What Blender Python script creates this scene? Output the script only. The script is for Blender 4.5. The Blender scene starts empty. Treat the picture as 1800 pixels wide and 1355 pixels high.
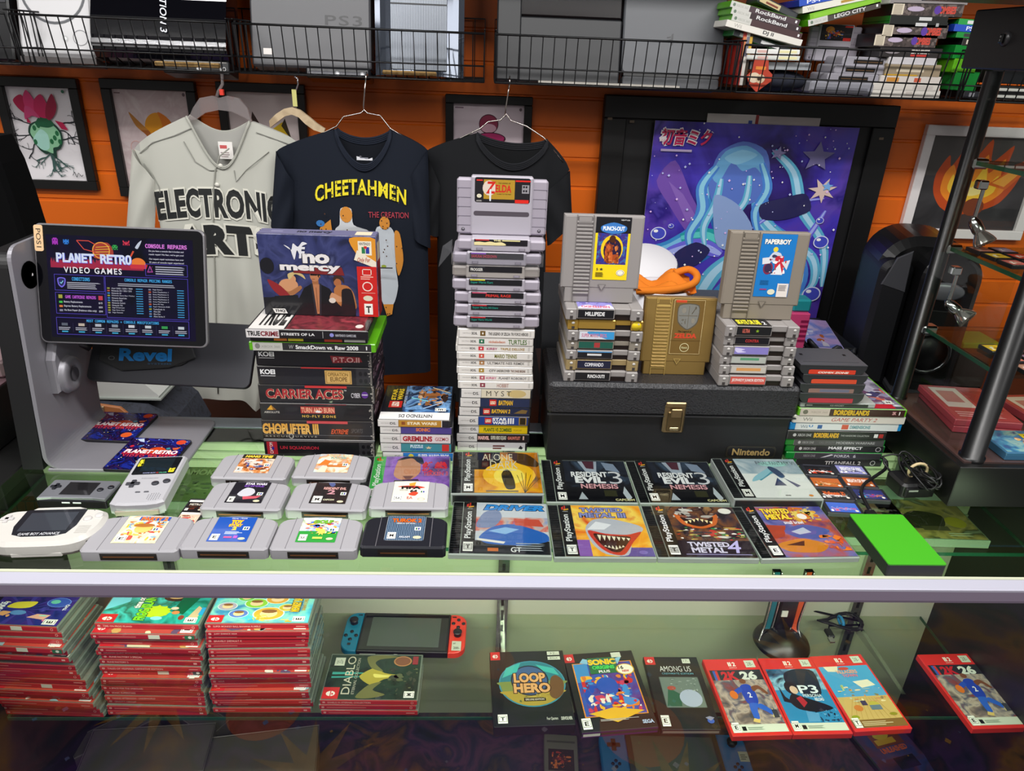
import bpy,math,random
from mathutils import Vector,Matrix
R=math.radians
# ---------------------------------------------------------------- camera, world, lights, exposure
C=bpy.context.scene.collection
SC=bpy.context.scene
FPX=1252.96;CAMH=.6302 # focal length in pixels of an 1800 px wide frame; lens height above the counter glass
_p,_r,_y=R(25.098),R(2.35),R(2.83)
FW=Vector((math.sin(_y)*math.cos(_p),math.cos(_y)*math.cos(_p),-math.sin(_p)))
_r0=Vector((math.cos(_y),-math.sin(_y),0));_u0=_r0.cross(FW)
RT=_r0*math.cos(_r) + _u0*math.sin(_r);UP=-_r0*math.sin(_r) + _u0*math.cos(_r)
CAM=Vector((0,0,CAMH))
cd=bpy.data.cameras.new('camera');cd.sensor_fit='HORIZONTAL';cd.sensor_width=36;cd.lens=FPX/1800*36
cd.clip_start=.02;cd.clip_end=50
cam=bpy.data.objects.new('camera',cd);C.objects.link(cam)
m=Matrix((RT,UP,-FW)).transposed().to_4x4();m.translation=CAM;cam.matrix_world=m
SC.camera=cam
w=bpy.data.worlds.new('world');SC.world=w;w.use_nodes=True
w.node_tree.nodes['Background'].inputs[0].default_value=(1,.97,.94,1)
w.node_tree.nodes['Background'].inputs[1].default_value=.2
SC.view_settings.view_transform='Standard';SC.view_settings.look='None'
SC.view_settings.gamma=1;SC.view_settings.use_curve_mapping=False
SC.view_settings.exposure=0.0
SC.cycles.max_bounces=8;SC.cycles.transparent_max_bounces=24;SC.cycles.caustics_reflective=False;SC.cycles.caustics_refractive=False
def area(name,loc,target,sx,sy,power,col=(1,1,1)):
    l=bpy.data.lights.new(name,'AREA');l.shape='RECTANGLE';l.size=sx;l.size_y=sy;l.energy=power;l.color=col
    o=bpy.data.objects.new(name,l);C.objects.link(o);o.location=loc
    o.rotation_euler=(Vector(target)-Vector(loc)).to_track_quat('-Z','Y').to_euler()
    return o
area('ceiling_strip_light',(.1,.46,1.65),(.1,.95,0),3.4,.14,56,(1,.985,.96))
area('front_fill_light',(-1.2,-1.1,1.75),(0,1.0,0),1.2,.6,14,(1,.985,.97))  # two unseen fill lamps added in front to soften the shade
area('front_fill_light',(1.3,-1.1,1.75),(.2,1.0,0),1.2,.6,14,(1,.985,.97))
area('side_fill_light',(-2.1,1.05,1.55),(-.6,2.0,-.2),.7,.7,11,(1,.985,.97))  # added lamp, brightens the lower left of the orange wall
area('display_case_light',(.08,.775,-.035),(.08,1.10,-.36),1.6,.02,5.0,(1,1,.93))

# ---------------------------------------------------------------- pixel rays -> points on known planes
def ray(px,py):return FW + RT*((px-900)/FPX) + UP*((677.5-py)/FPX)
def PZ(px,py,z=0.0):d=ray(px,py);return CAM + d*((z-CAMH)/d.z)
def PY(px,py,y):d=ray(px,py);return CAM + d*(y/d.y)
def PX(px,py,x):d=ray(px,py);return CAM + d*(x/d.x)

# ---------------------------------------------------------------- materials
_mc={}
def lin(c):c /= 255;return c/12.92 if c <= .04045 else ((c+.055)/1.055)**2.4
def rgb(h):
    h=h.lstrip('#')
    if len(h) == 3:h=''.join(c*2 for c in h)
    return tuple(lin(int(h[i:i+2],16)) for i in (0,2,4)) + (1,)
def bsdf(name):
    mt=bpy.data.materials.new(name);mt.use_nodes=True
    return mt,mt.node_tree.nodes['Principled BSDF'],mt.node_tree
def M(h,rough=.45,metal=0.,coat=0.,spec=.5):
    k=(h,rough,metal,coat,spec)
    if k in _mc:return _mc[k]
    mt,b,nt=bsdf('paint_%s_%d_%d' % (h.lstrip('#'),rough*100,metal*100))
    b.inputs['Base Color'].default_value=rgb(h);b.inputs['Roughness'].default_value=rough
    b.inputs['Metallic'].default_value=metal;b.inputs['Coat Weight'].default_value=coat;b.inputs['Coat Roughness'].default_value=.05
    b.inputs['Specular IOR Level'].default_value=spec
    _mc[k]=mt;return mt
def EM(h,s=1.0):
    k=('em',h,s)
    if k in _mc:return _mc[k]
    mt,b,nt=bsdf('screen_%s' % h.lstrip('#'))
    b.inputs['Base Color'].default_value=(0.01,.01,.01,1);b.inputs['Roughness'].default_value=.15
    b.inputs['Emission Color'].default_value=rgb(h);b.inputs['Emission Strength'].default_value=s
    _mc[k]=mt;return mt
def NOISE(cols,scale=20.,seed=0,rough=.4,detail=3.,dist=.6,em=0.,kind='noise',metal=0.,bump=0.,coat=0.):
    """patches of several colours: printed artwork, cloth, leather, stone"""
    k=('n',tuple(cols),scale,seed,rough,detail,dist,em,kind,metal,bump,coat)
    if k in _mc:return _mc[k]
    mt,b,nt=bsdf('print_%d' % len(_mc));N=nt.nodes;L=nt.links
    tc=N.new('ShaderNodeTexCoord');mp=N.new('ShaderNodeMapping');mp.inputs['Location'].default_value=(seed*3.7,seed*1.3,seed*2.1)
    L.new(tc.outputs['Object'],mp.inputs['Vector'])
    if kind == 'voro':
        t=N.new('ShaderNodeTexVoronoi');t.inputs['Scale'].default_value=scale;out=t.outputs['Color']
        sp=N.new('ShaderNodeSeparateColor');L.new(out,sp.inputs[0]);out=sp.outputs[0]
    elif kind == 'wave':
        t=N.new('ShaderNodeTexWave');t.inputs['Scale'].default_value=scale;t.inputs['Distortion'].default_value=dist;t.inputs['Detail'].default_value=detail;out=t.outputs[1]
    else:
        t=N.new('ShaderNodeTexNoise');t.inputs['Scale'].default_value=scale;t.inputs['Detail'].default_value=detail;t.inputs['Distortion'].default_value=dist;out=t.outputs[0]
    L.new(mp.outputs[0],t.inputs['Vector'])
    cr=N.new('ShaderNodeValToRGB');e=cr.color_ramp.elements
    n=len(cols);lo,hi=(.3,.7) if kind == 'noise' else (0.,1.)
    while len(e) < n:e.new(.5)
    for i,c in enumerate(cols):e[i].position=lo+(hi-lo)*i/max(1,n-1);e[i].color=rgb(c)
    if kind == 'voro':cr.color_ramp.interpolation='CONSTANT'
    L.new(out,cr.inputs[0]);L.new(cr.outputs[0],b.inputs['Base Color']);b.inputs['Roughness'].default_value=rough
    b.inputs['Metallic'].default_value=metal;b.inputs['Coat Weight'].default_value=coat
    if em:L.new(cr.outputs[0],b.inputs['Emission Color']);b.inputs['Emission Strength'].default_value=em
    if bump:
        bp=N.new('ShaderNodeBump');bp.inputs['Strength'].default_value=bump;bp.inputs['Distance'].default_value=.002
        L.new(out,bp.inputs['Height']);L.new(bp.outputs[0],b.inputs['Normal'])
    _mc[k]=mt;return mt
def GLASS(name,tint,refl=1.0,rough=0.0,body=None):
    """thin pane: transparent with a tint, mirror reflection by Fresnel; body = share of a milky diffuse layer and its colour"""
    if name in _mc:return _mc[name]
    mt=bpy.data.materials.new(name);mt.use_nodes=True;nt=mt.node_tree;N=nt.nodes;L=nt.links;N.clear()
    o=N.new('ShaderNodeOutputMaterial');tr=N.new('ShaderNodeBsdfTransparent');tr.inputs[0].default_value=rgb(tint)
    gl=N.new('ShaderNodeBsdfGlossy');gl.inputs['Roughness'].default_value=rough;gl.inputs[0].default_value=(refl,refl,refl,1)
    fr=N.new('ShaderNodeFresnel');ge=N.new('ShaderNodeNewGeometry');ma=N.new('ShaderNodeMath');ma.operation='MULTIPLY_ADD'
    ma.inputs[1].default_value=1/1.48-1.48;ma.inputs[2].default_value=1.48;L.new(ge.outputs['Backfacing'],ma.inputs[0]);L.new(ma.outputs[0],fr.inputs[0])
    mx=N.new('ShaderNodeMixShader');L.new(fr.outputs[0],mx.inputs[0])
    if body:
        df=N.new('ShaderNodeBsdfDiffuse');df.inputs[0].default_value=rgb(body[1]);m2=N.new('ShaderNodeMixShader');m2.inputs[0].default_value=body[0]
        L.new(tr.outputs[0],m2.inputs[1]);L.new(df.outputs[0],m2.inputs[2]);L.new(m2.outputs[0],mx.inputs[1])
    else:L.new(tr.outputs[0],mx.inputs[1])
    L.new(gl.outputs[0],mx.inputs[2]);L.new(mx.outputs[0],o.inputs[0]);_mc[name]=mt;return mt

# ---------------------------------------------------------------- mesh builder
class MB:
    def __init__(s):s.v=[];s.f=[];s.m=[];s.sm=[];s.mats=[];s.T=None
    def mi(s,mat):
        if isinstance(mat,str):mat=M(mat)
        if mat not in s.mats:s.mats.append(mat)
        return s.mats.index(mat)
    def mesh(s,vs,fs,mat,smooth=False):
        b=len(s.v);i=s.mi(mat)
        for p in vs:
            p=Vector(p);s.v.append(s.T @ p if s.T else p)
        for f in fs:s.f.append([b+k for k in f]);s.m.append(i);s.sm.append(smooth)
    def box(s,x0,x1,y0,y1,z0,z1,mat,b=0.):
        if x1 < x0:x0,x1=x1,x0
        if y1 < y0:y0,y1=y1,y0
        if z1 < z0:z0,z1=z1,z0
        b=min(b,(x1-x0)*.45,(y1-y0)*.45,(z1-z0)*.45)
        if b <= 0:
            s.mesh([(x,y,z) for z in (z0,z1) for y in (y0,y1) for x in (x0,x1)],
                   [(0,2,3,1),(4,5,7,6),(0,1,5,4),(1,3,7,5),(3,2,6,7),(2,0,4,6)],mat);return
        vs=[];ix={}
        for sx in (0,1):
            for sy in (0,1):
                for sz in (0,1):
                    c=[(x0,x1)[sx],(y0,y1)[sy],(z0,z1)[sz]];dn=[b if q == 0 else -b for q in (sx,sy,sz)]
                    for a in range(3):
                        p=[c[k]+(dn[k] if k != a else 0) for k in range(3)];ix[(sx,sy,sz,a)]=len(vs);vs.append(p)
        fs=[]
        for a in range(3):
            o1,o2=[k for k in range(3) if k != a]
            for q in (0,1):
                l=[]
                for (i,j) in ((0,0),(1,0),(1,1),(0,1)):
                    k=[0,0,0];k[a]=q;k[o1]=i;k[o2]=j;l.append(ix[(*k,a)])
                fs.append(l if (q == 1) == (a != 1) else l[::-1])
            for i in (0,1):
                for j in (0,1):
                    l=[]
                    for q in (0,1):
                        k=[0,0,0];k[a]=q;k[o1]=i;k[o2]=j
                        l.append((ix[(*k,o1)],ix[(*k,o2)]))
                    fs.append([l[0][0],l[0][1],l[1][1],l[1][0]])
        for sx in (0,1):
            for sy in (0,1):
                for sz in (0,1):fs.append([ix[(sx,sy,sz,a)] for a in range(3)])
        s.mesh(vs,fs,mat)
    def prism(s,pts,z0,z1,mat,ch=0.,plane='xy',smooth=False,topmat=None):
        """extrude a 2-D outline; ch chamfers the far (z1) rim"""
        def to3(p,z):return (p[0],p[1],z) if plane == 'xy' else ((p[0],z,p[1]) if plane == 'xz' else (z,p[0],p[1]))
        n=len(pts);rings=[[to3(p,z0) for p in pts]]
        if ch:
            sg=1 if z1 > z0 else -1
            rings.append([to3(p,z1-sg*ch) for p in pts]);rings.append([to3(p,z1) for p in inset(pts,ch)])
        else:rings.append([to3(p,z1) for p in pts])
        vs=[p for r_ in rings for p in r_];fs=[list(range(n))[::-1]]
        for k in range(len(rings)-1):
            for i in range(n):j=(i+1) % n;fs.append([k*n+i,k*n+j,(k+1)*n+j,(k+1)*n+i])
        s.mesh(vs,fs,mat,smooth)
        s.mesh(rings[-1],[list(range(n))],topmat or mat)
    def lathe(s,prof,mat,n=24,c=(0,0,0),ax=2,smooth=True):
        vs=[];fs=[]
        for r_,h in prof:
            for i in range(n):
                a=2*math.pi*i/n;p=(r_*math.cos(a),r_*math.sin(a),h)
                if ax == 1:p=(p[0],p[2],p[1])
                if ax == 0:p=(p[2],p[0],p[1])
                vs.append((p[0]+c[0],p[1]+c[1],p[2]+c[2]))
        for k in range(len(prof)-1):
            for i in range(n):j=(i+1) % n;fs.append([k*n+i,k*n+j,(k+1)*n+j,(k+1)*n+i])
        s.mesh(vs,fs,mat,smooth)
        for k,fl in ((0,1),(len(prof)-1,0)):
            if prof[k][0] > 1e-6:s.mesh(vs[k*n:(k+1)*n],[list(range(n))[::-1] if fl else list(range(n))],mat)
    def tube(s,path,r_,mat,n=6,closed=False):
        P=[Vector(p) for p in path];N=len(P);vs=[];fs=[];up=None
        for i,p in enumerate(P):
            a=P[(i-1) % N] if (closed or i) else p;c=P[(i+1) % N] if (closed or i < N-1) else p
            t=(c-a).normalized()
            if up is None:up=t.orthogonal().normalized()
            up=(up-t*up.dot(t));up=up.normalized() if up.length > 1e-6 else t.orthogonal().normalized()
            sd=t.cross(up);rr=r_[i] if isinstance(r_,(list,tuple)) else r_
            for k in range(n):
                q=2*math.pi*k/n;vs.append(p+up*rr*math.cos(q)+sd*rr*math.sin(q))
        for i in range(N if closed else N-1):
            j=(i+1) % N
            for k in range(n):l=(k+1) % n;fs.append([i*n+k,i*n+l,j*n+l,j*n+k])
        if not closed:fs += [list(range(n))[::-1],[(N-1)*n+k for k in range(n)]]
        s.mesh(vs,fs,mat,n > 4)
    def ball(s,c,r_,mat,n=16,k=8):
        if not isinstance(r_,tuple):r_=(r_,r_,r_)
        vs=[];fs=[]
        for i in range(k+1):
            t=math.pi*i/k
            for j in range(n):q=2*math.pi*j/n;vs.append((c[0]+r_[0]*math.sin(t)*math.cos(q),c[1]+r_[1]*math.sin(t)*math.sin(q),c[2]-r_[2]*math.cos(t)))
        for i in range(k):
            for j in range(n):l=(j+1) % n;fs.append([i*n+j,i*n+l,(i+1)*n+l,(i+1)*n+j])
        s.mesh(vs,fs,mat,True)
    def build(s,name,parent=None,label=None):
        me=bpy.data.meshes.new(name);me.from_pydata([tuple(p) for p in s.v],[],s.f)
        for mt in s.mats:me.materials.append(mt)
        me.polygons.foreach_set('material_index',s.m);me.polygons.foreach_set('use_smooth',s.sm);me.update()
        o=bpy.data.objects.new(name,me);C.objects.link(o)
        if parent:o.parent=parent
        if label:o['label']=label
        return o
def inset(pts,d):
    n=len(pts);out=[]
    ar=sum(pts[i][0]*pts[(i+1) % n][1]-pts[(i+1) % n][0]*pts[i][1] for i in range(n));sg=1 if ar > 0 else -1
    for i in range(n):
        a=Vector(pts[i-1]);p=Vector(pts[i]);c=Vector(pts[(i+1) % n])
        e1=(p-a).normalized();e2=(c-p).normalized()
        n1=Vector((-e1.y,e1.x))*sg;n2=Vector((-e2.y,e2.x))*sg
        b=n1+n2;b=b.normalized() if b.length > 1e-6 else n1
        out.append(tuple(p+b*(d/max(.35,b.dot(n1)))))
    return out
def rrect(x0,x1,y0,y1,r_,n=4,corners=(1,1,1,1)):
    o=[]
    for (cx,cy,a0),on in zip(((x1-r_,y0+r_,-90),(x1-r_,y1-r_,0),(x0+r_,y1-r_,90),(x0+r_,y0+r_,180)),corners):
        if on:
            for i in range(n+1):q=R(a0+90*i/n);o.append((cx+r_*math.cos(q),cy+r_*math.sin(q)))
        else:o.append({-90:(x1,y0),0:(x1,y1),90:(x0,y1),180:(x0,y0)}[a0])
    return o
# ---------------------------------------------------------------- printing: shapes and words on a surface
_fonts={}
def font(k):
    if k == 'b':return None
    if k not in _fonts:
        try:_fonts[k]=bpy.data.fonts.load(bpy.utils.system_resource('DATAFILES')+'/fonts/'+{'i':'Inter.woff2','m':'DejaVuSansMono.woff2'}[k])
        except Exception:_fonts[k]=None
    return _fonts[k]
_tc={}
def glyphs(t,fk='b',bold=0.,shear=0.,sp=1.,ref=None):
    k=(t,fk,bold,shear,sp,ref)
    if k in _tc:return _tc[k]
    cu=bpy.data.curves.new('writing','FONT');cu.body=t;cu.resolution_u=3;cu.offset=bold;cu.shear=shear;cu.space_character=sp
    f=font(fk)
    if f:cu.font=f
    ob=bpy.data.objects.new('writing',cu);me=ob.to_mesh()
    vs=[(p.co.x,p.co.y) for p in me.vertices];fs=[list(p.vertices) for p in me.polygons]
    ob.to_mesh_clear();bpy.data.objects.remove(ob);bpy.data.curves.remove(cu)
    if not vs:vs=[(0,0),(1,0),(1,1)];fs=[]
    x0=min(p[0] for p in vs);x1=max(p[0] for p in vs);y0=min(p[1] for p in vs);y1=max(p[1] for p in vs)
    if x1-x0 < .12:x0 -= .1;x1 += .1
    if ref is not None:x0,x1,y0,y1=glyphs(t,fk,ref,shear,sp)[2]
    vs=[((p[0]-x0)/(x1-x0),(p[1]-y0)/max(1e-6,y1-y0)) for p in vs]
    _tc[k]=(vs,fs,(x0,x1,y0,y1));return _tc[k]
def rounded(pts,k=4):
    out=[];n=len(pts)
    for i in range(n):
        p0,p1,p2,p3=(Vector(pts[(i+j-1) % n]) for j in range(4))
        m1,m2=(p2-p0)*.4,(p3-p1)*.4
        for j in range(k):t=j/k;out.append(tuple(p1*(2*t**3-3*t*t+1)+p2*(3*t*t-2*t**3)+m1*(t**3-2*t*t+t)+m2*(t**3-t*t)))
    return out
class Art:
    """o = lower left corner, u = whole width, v = whole height (3-D vectors); coordinates 0..1"""
    def __init__(s,mb,o,u,v,eps=2.5e-5,warp=None,ink=.4,coat=0.):
        s.mb=mb;s.o=Vector(o);s.u=Vector(u);s.v=Vector(v);s.n=s.u.cross(s.v).normalized();s.k=1;s.eps=eps;s.warp=warp;s.ink=ink;s.coat=coat;s.clip=warp is None
    def pt(s,a,b):
        p=s.o+s.u*a+s.v*b
        if s.warp:p=s.warp(p)
        return p+s.n*(s.eps*s.k)
    def mat(s,c):return M(c,s.ink,0.,s.coat) if isinstance(c,str) else c
    def poly(s,pts,c,up=True,sharp=False):
        if len(pts) > 4 and not sharp:pts=rounded(pts)
        if s.clip:pts=[(min(1,max(0,p[0])),min(1,max(0,p[1]))) for p in pts]
        s.mb.mesh([s.pt(*p) for p in pts],[list(range(len(pts)))],s.mat(c));s.k += 1 if up else 0
        return s
    def rect(s,a,b,c,d,col):return s.poly([(a,b),(c,b),(c,d),(a,d)],col)
    def ell(s,cx,cy,rx,ry,col,n=20,a0=0,a1=360):
        return s.poly([(cx+rx*math.cos(R(a0+(a1-a0)*i/n)),cy+ry*math.sin(R(a0+(a1-a0)*i/n))) for i in range(n if a1-a0 == 360 else n+1)],col,True,True)
    def ring(s,cx,cy,rx,ry,t,col,n=28):
        vs=[]
        for i in range(n):
            q=2*math.pi*i/n;vs += [(cx+rx*math.cos(q),cy+ry*math.sin(q)),(cx+rx*(1-t)*math.cos(q),cy+ry*(1-t)*math.sin(q))]
        s.mb.mesh([s.pt(*p) for p in vs],[[2*i,(2*i+2) % (2*n),(2*i+3) % (2*n),2*i+1] for i in range(n)],s.mat(col));s.k += 1;return s
    def line(s,pts,wd,col):
        ul=s.u.length;vl=s.v.length
        for i in range(len(pts)-1):
            a=Vector((pts[i][0]*ul,pts[i][1]*vl));b=Vector((pts[i+1][0]*ul,pts[i+1][1]*vl));d=(b-a)
            if d.length < 1e-9:continue
            n=Vector((-d.y,d.x)).normalized()*wd*.5
            s.poly([(q.x/ul,q.y/vl) for q in (a-n,b-n,b+n,a+n)],col,False)
        s.k += 1;return s
    def frame(s,a,b,c,d,t,col):
        ul=s.u.length;vl=s.v.length;tu=t/ul;tv=t/vl
        s.poly([(a,b),(c,b),(c,b+tv),(a,b+tv)],col,False);s.poly([(a,d-tv),(c,d-tv),(c,d),(a,d)],col,False)
        s.poly([(a,b),(a+tu,b),(a+tu,d),(a,d)],col,False);return s.poly([(c-tu,b),(c,b),(c,d),(c-tu,d)],col)
    def text(s,t,a,b,c,d,col,rot=0,fk='b',bold=.015,shear=0.,sp=1.,bend=None,edge=None,flip=False):
        vs,fs,_=glyphs(t,fk,bold,shear,sp)
        if edge:
            s._put(glyphs(t,fk,bold+edge[1],shear,sp,bold),a,b,c,d,edge[0],rot,bend,flip)
        s._put((vs,fs),a,b,c,d,col,rot,bend,flip);return s
    def _put(s,g,a,b,c,d,col,rot,bend,flip):
        out=[]
        for x,y in g[0]:
            if flip:x=1-x
            if bend:x,y=bend(x,y)
            if rot == 0:p=(a+(c-a)*x,b+(d-b)*y)
            elif rot == 90:p=(c-(c-a)*y,b+(d-b)*x)
            elif rot == 270:p=(a+(c-a)*y,d-(d-b)*x)
            else:p=(c-(c-a)*x,d-(d-b)*y)
            out.append(s.pt(*p))
        s.mb.mesh(out,g[1],s.mat(col));s.k += 1
    def lines(s,a,b,c,d,n,col,seed=0,fill=.5,ragged=.3):
        """rows of print too small to read"""
        rn=random.Random(seed);h=(d-b)/n
        for i in range(n):
            y=b+h*i;s.poly([(a,y),(c-(c-a)*ragged*rn.random(),y),(c-(c-a)*ragged*rn.random(),y+h*fill),(a,y+h*fill)],col,False)
        s.k += 1;return s
    def blobs(s,cols,n,seed,a=0.,b=0.,c=1.,d=1.,size=.16):
        rn=random.Random(seed)
        for i in range(n):
            r0=size*(.35+rn.random()*.8);cx=a+(c-a)*rn.random();cy=b+(d-b)*rn.random();k=rn.randint(5,9);ph=rn.random()*6;st=rn.uniform(.5,1.6)
            pts=[]
            for j in range(k):
                q=ph+2*math.pi*j/k;rr=r0*(.5+rn.random()*.6)
                pts.append((min(c,max(a,cx+rr*(c-a)*math.cos(q)*st)),min(d,max(b,cy+rr*(d-b)*math.sin(q)/st))))
            s.poly(pts,cols[i % len(cols)],i % 4 == 3)
        s.k += 1
        if n > 5 and size > .07:s.blobs(cols[1:]+cols[:1],int(n*1.6),seed+50,a,b,c,d,size*.42 if size*.42 > .02 else .02)
        return s
    def star(s,cx,cy,r_,col,n=5,inner=.45,asp=1.,ph=90):
        return s.poly([(cx+(r_ if i % 2 == 0 else r_*inner)*math.cos(R(ph+180*i/n)),cy+asp*(r_ if i % 2 == 0 else r_*inner)*math.sin(R(ph+180*i/n))) for i in range(2*n)],col,True,True)
    def stars(s,cols,n,seed,a=0.,b=0.,c=1.,d=1.,r_=.006):
        rn=random.Random(seed);asp=s.u.length/s.v.length
        for i in range(n):
            x=a+(c-a)*rn.random();y=b+(d-b)*rn.random();q=r_*(.4+rn.random())
            s.poly([(x-q,y),(x,y-q*asp),(x+q,y),(x,y+q*asp)],cols[i % len(cols)],False)
        s.k += 1;return s
    def rating(s,ch,a,b,c,d,rot=0):
        s.rect(a,b,c,d,'#f0f0ea')
        du=(c-a)*.14;dv=(d-b)*.18
        s.rect(a+du*.5,b+dv,c-du*.5,d-dv,'#101010');s.rect(a+du*.8,b+dv*1.2,c-du*.8,d-dv*1.2,'#f0f0ea')
        return s.text(ch,a+du*1.9,b+dv*1.7,c-du*1.9,d-dv*1.7,'#101010',rot=rot,bold=.03)
# ---------------------------------------------------------------- things
G=None
def thing(name,label,cat,loc=(0,0,0),rot=(0,0,0),group=None):
    o=bpy.data.objects.new(name,None);C.objects.link(o);o.location=loc;o.empty_display_size=.02
    o.rotation_euler=rot if isinstance(rot,tuple) else (0,0,rot)
    return tag(o,label,cat,group or G)
def tag(o,label,cat,group=None,kind=None):
    o['label']=label;o['category']=cat
    if group:o['group']=group
    if kind:o['kind']=kind
    return o
def struct(o):o['kind']='structure';return o
def dup(root,loc,label,rot=None):
    r_=root.copy();C.objects.link(r_);r_.location=loc;r_['label']=label
    if rot is not None:r_.rotation_euler=rot if isinstance(rot,tuple) else (0,0,rot)
    for ch in list(root.children):
        c=ch.copy();C.objects.link(c);c.parent=r_
        for g in list(ch.children):d=g.copy();C.objects.link(d);d.parent=c
    return r_
RN=random.Random(7)
NTH=['topmost','second from the top','third from the top','fourth from the top','fifth from the top','sixth from the top','seventh from the top','eighth from the top','ninth from the top','tenth from the top',
       'eleventh from the top','twelfth from the top','thirteenth from the top','fourteenth from the top','fifteenth from the top','sixteenth from the top','seventeenth from the top','lowest']
# ---------------------------------------------------------------- the setting
FLOORZ=-.99;WALLY=2.0
mb=MB();mb.mesh([(-2.6,-1.6,FLOORZ),(2.6,-1.6,FLOORZ),(2.6,WALLY+.05,FLOORZ),(-2.6,WALLY+.05,FLOORZ)],[(0,1,2,3)],NOISE(['#14122a','#2a2a6a','#5a3080','#2a2650','#7a3a5a','#b0702a','#18142a'],2.6,3,.6,7,1.4))
A=Art(mb,(-1.4,-.9,FLOORZ),(2.8,0,0),(0,1.62,0),eps=1e-4,ink=.6)
for cx,cy,r_ in ((.30,.62,.035),(.52,.52,.022),(.66,.66,.04),(.78,.3,.03),(.12,.35,.04),(.9,.62,.03)):A.ell(cx,cy,r_,r_*1.73,'#d8542a',28)
for cx,cy in ((.36,.74),(.68,.78),(.2,.6),(.85,.5)):A.star(cx,cy,.06,NOISE(['#8a5a2a','#c88a4a','#5a3a3a'],9,2,.6),11,.35,1.73,cx*90)
A.stars(['#c9b9d9','#e0a050','#8890d0'],260,4,r_=.0025)
struct(mb.build('floor'))
mb=MB();pr=[];z=FLOORZ;ORANGE=M('#d9640c',.42)
while z < 1.5:
    pr += [(WALLY,z),(WALLY,z+.066),(WALLY+.003,z+.0685),(WALLY+.003,z+.0735)];z += .076
vs=[];fs=[]
for y,zz in pr:vs += [(-2.6,y,zz),(2.6,y,zz)]
for i in range(len(pr)-1):fs.append((2*i,2*i+1,2*i+3,2*i+2))
mb.mesh(vs,fs,ORANGE);mb.box(-2.6,2.6,WALLY+.01,WALLY+.06,FLOORZ,1.5,M('#6b3208',.6))
struct(mb.build('wall_back'))

# ---------------------------------------------------------------- the glass display counter
CX0,CX1,CYF,CYB=-.80,1.45,.749,1.141
SHA,SHB,DECK=-.10,-.425,-.72
BLACK=M('#0d0d0d',.45);ALU=M('#bdbccb',.4,.05);ALUG=M('#8a8092',.5);CHROME=M('#d8d8dc',.12,1.)
TOPG=GLASS('counter_top_glass','#cbe9c2',.9);SHG=GLASS('shelf_glass','#e6efe1',.55);FRG=GLASS('front_glass','#f2f5ee',1.);EDGE=GLASS('glass_edge','#7fb49a',.6,.1,(.45,'#2d6650'))
ctr=thing('display_counter','long glass topped display counter with a silver front rail and glass shelves','display counter',(0,.95,FLOORZ))
def cbuild(mb,name,par=ctr,label=None):
    mb.T=None;mb.v=[p-Vector((0,.95,FLOORZ)) for p in mb.v]
    return mb.build(name,par,label)
mb=MB();mb.mesh([(CX0+.02,CYF,0),(CX1,CYF,0),(CX1,CYB,0),(CX0+.02,CYB,0)],[(0,1,2,3)],TOPG);cbuild(mb,'glass_top',label='clear greenish glass top')
mb=MB();mb.box(CX0,CX1,CYF-.0215,CYF,-.019,.0008,ALU,.0015);mb.box(CX0,CX1,CYF-.0195,CYF-.004,-.024,-.0188,ALUG);mb.box(CX0,CX1,CYF,CYF+.005,-.004,.0004,M('#c9cdb4',.3))
mb.mesh([(CX0,CYF-.0217,-.019),(CX1,CYF-.0217,-.019),(CX1,CYF-.0217,-.0035),(CX0,CYF-.0217,-.0035)],[(0,1,2,3)],ALUG)
cbuild(mb,'front_rail',label='silver metal front rail')
mb=MB();mb.box(CX0,CX1,CYB,CYB+.036,-.03,.002,M('#8f97a0',.35,.6),.001);cbuild(mb,'back_rail')
mb=MB();mb.mesh([(CX0,CYF-.006,-.019),(CX1,CYF-.006,-.019),(CX1,CYF-.006,-.80),(CX0,CYF-.006,-.80)],[(0,1,2,3)],FRG);cbuild(mb,'front_glass',label='clear front pane')
WHITE=M('#d3d9c0',.5)
mb=MB();mb.box(CX0,.97,CYB,CYB+.012,-.80,-.001,WHITE)
for z in (-.03,-.048,-.066,-.085,-.38):mb.box(CX0,.97,CYB-.003,CYB,z-.0015,z+.0015,M('#a9b39a',.5))
mb.box(CX0,.97,CYB-.004,CYB,-.17,-.166,M('#a9b39a',.5));cbuild(mb,'back_panel',label='pale back panel')
for x0,x1 in ((-.83,-.795),(.97,1.0)):
    mb=MB();mb.box(x0,x1,CYF-.02,CYB+.03,FLOORZ+.02,-.001,BLACK);cbuild(mb,'side_panel',label='black side panel')
mb=MB();mb.box(CX0-.03,-.728,CYF,CYB+.03,-.02,.003,BLACK,.002);cbuild(mb,'side_rail',label='black side rail')
mb=MB();mb.box(1.0,CX1,CYF,CYB,-.80,-.78,BLACK);mb.box(1.0,CX1,CYB,CYB+.02,-.80,-.001,BLACK);cbuild(mb,'end_cabinet',label='black end cabinet')
for z,y0,x0,x1 in ((SHA,.935,-.79,.935),(SHB,.883,-.79,.945)):
    mb=MB();mb.mesh([(x0,y0,z),(x1,y0,z),(x1,CYB-.006,z),(x0,CYB-.006,z)],[(0,1,2,3)],SHG)
    mb.box(x0,x1,y0-.0015,y0,z-.006,z,EDGE);mb.box(x1,x1+.0015,y0,CYB-.006,z-.006,z,EDGE);mb.box(x0-.0015,x0,y0,CYB-.006,z-.006,z,EDGE)
    sh=cbuild(mb,'glass_shelf')
    mb=MB()
    for x in (-.60,.055,.80):
        mb.prism([(CYB-.002,z-.001),(CYB-.002,z-.05),(CYB-.03,z-.02),(y0+.05,z-.001)],x-.004,x+.004,CHROME,plane='yz')
    cbuild(mb,'shelf_bracket',sh,'chrome shelf brackets')
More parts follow.
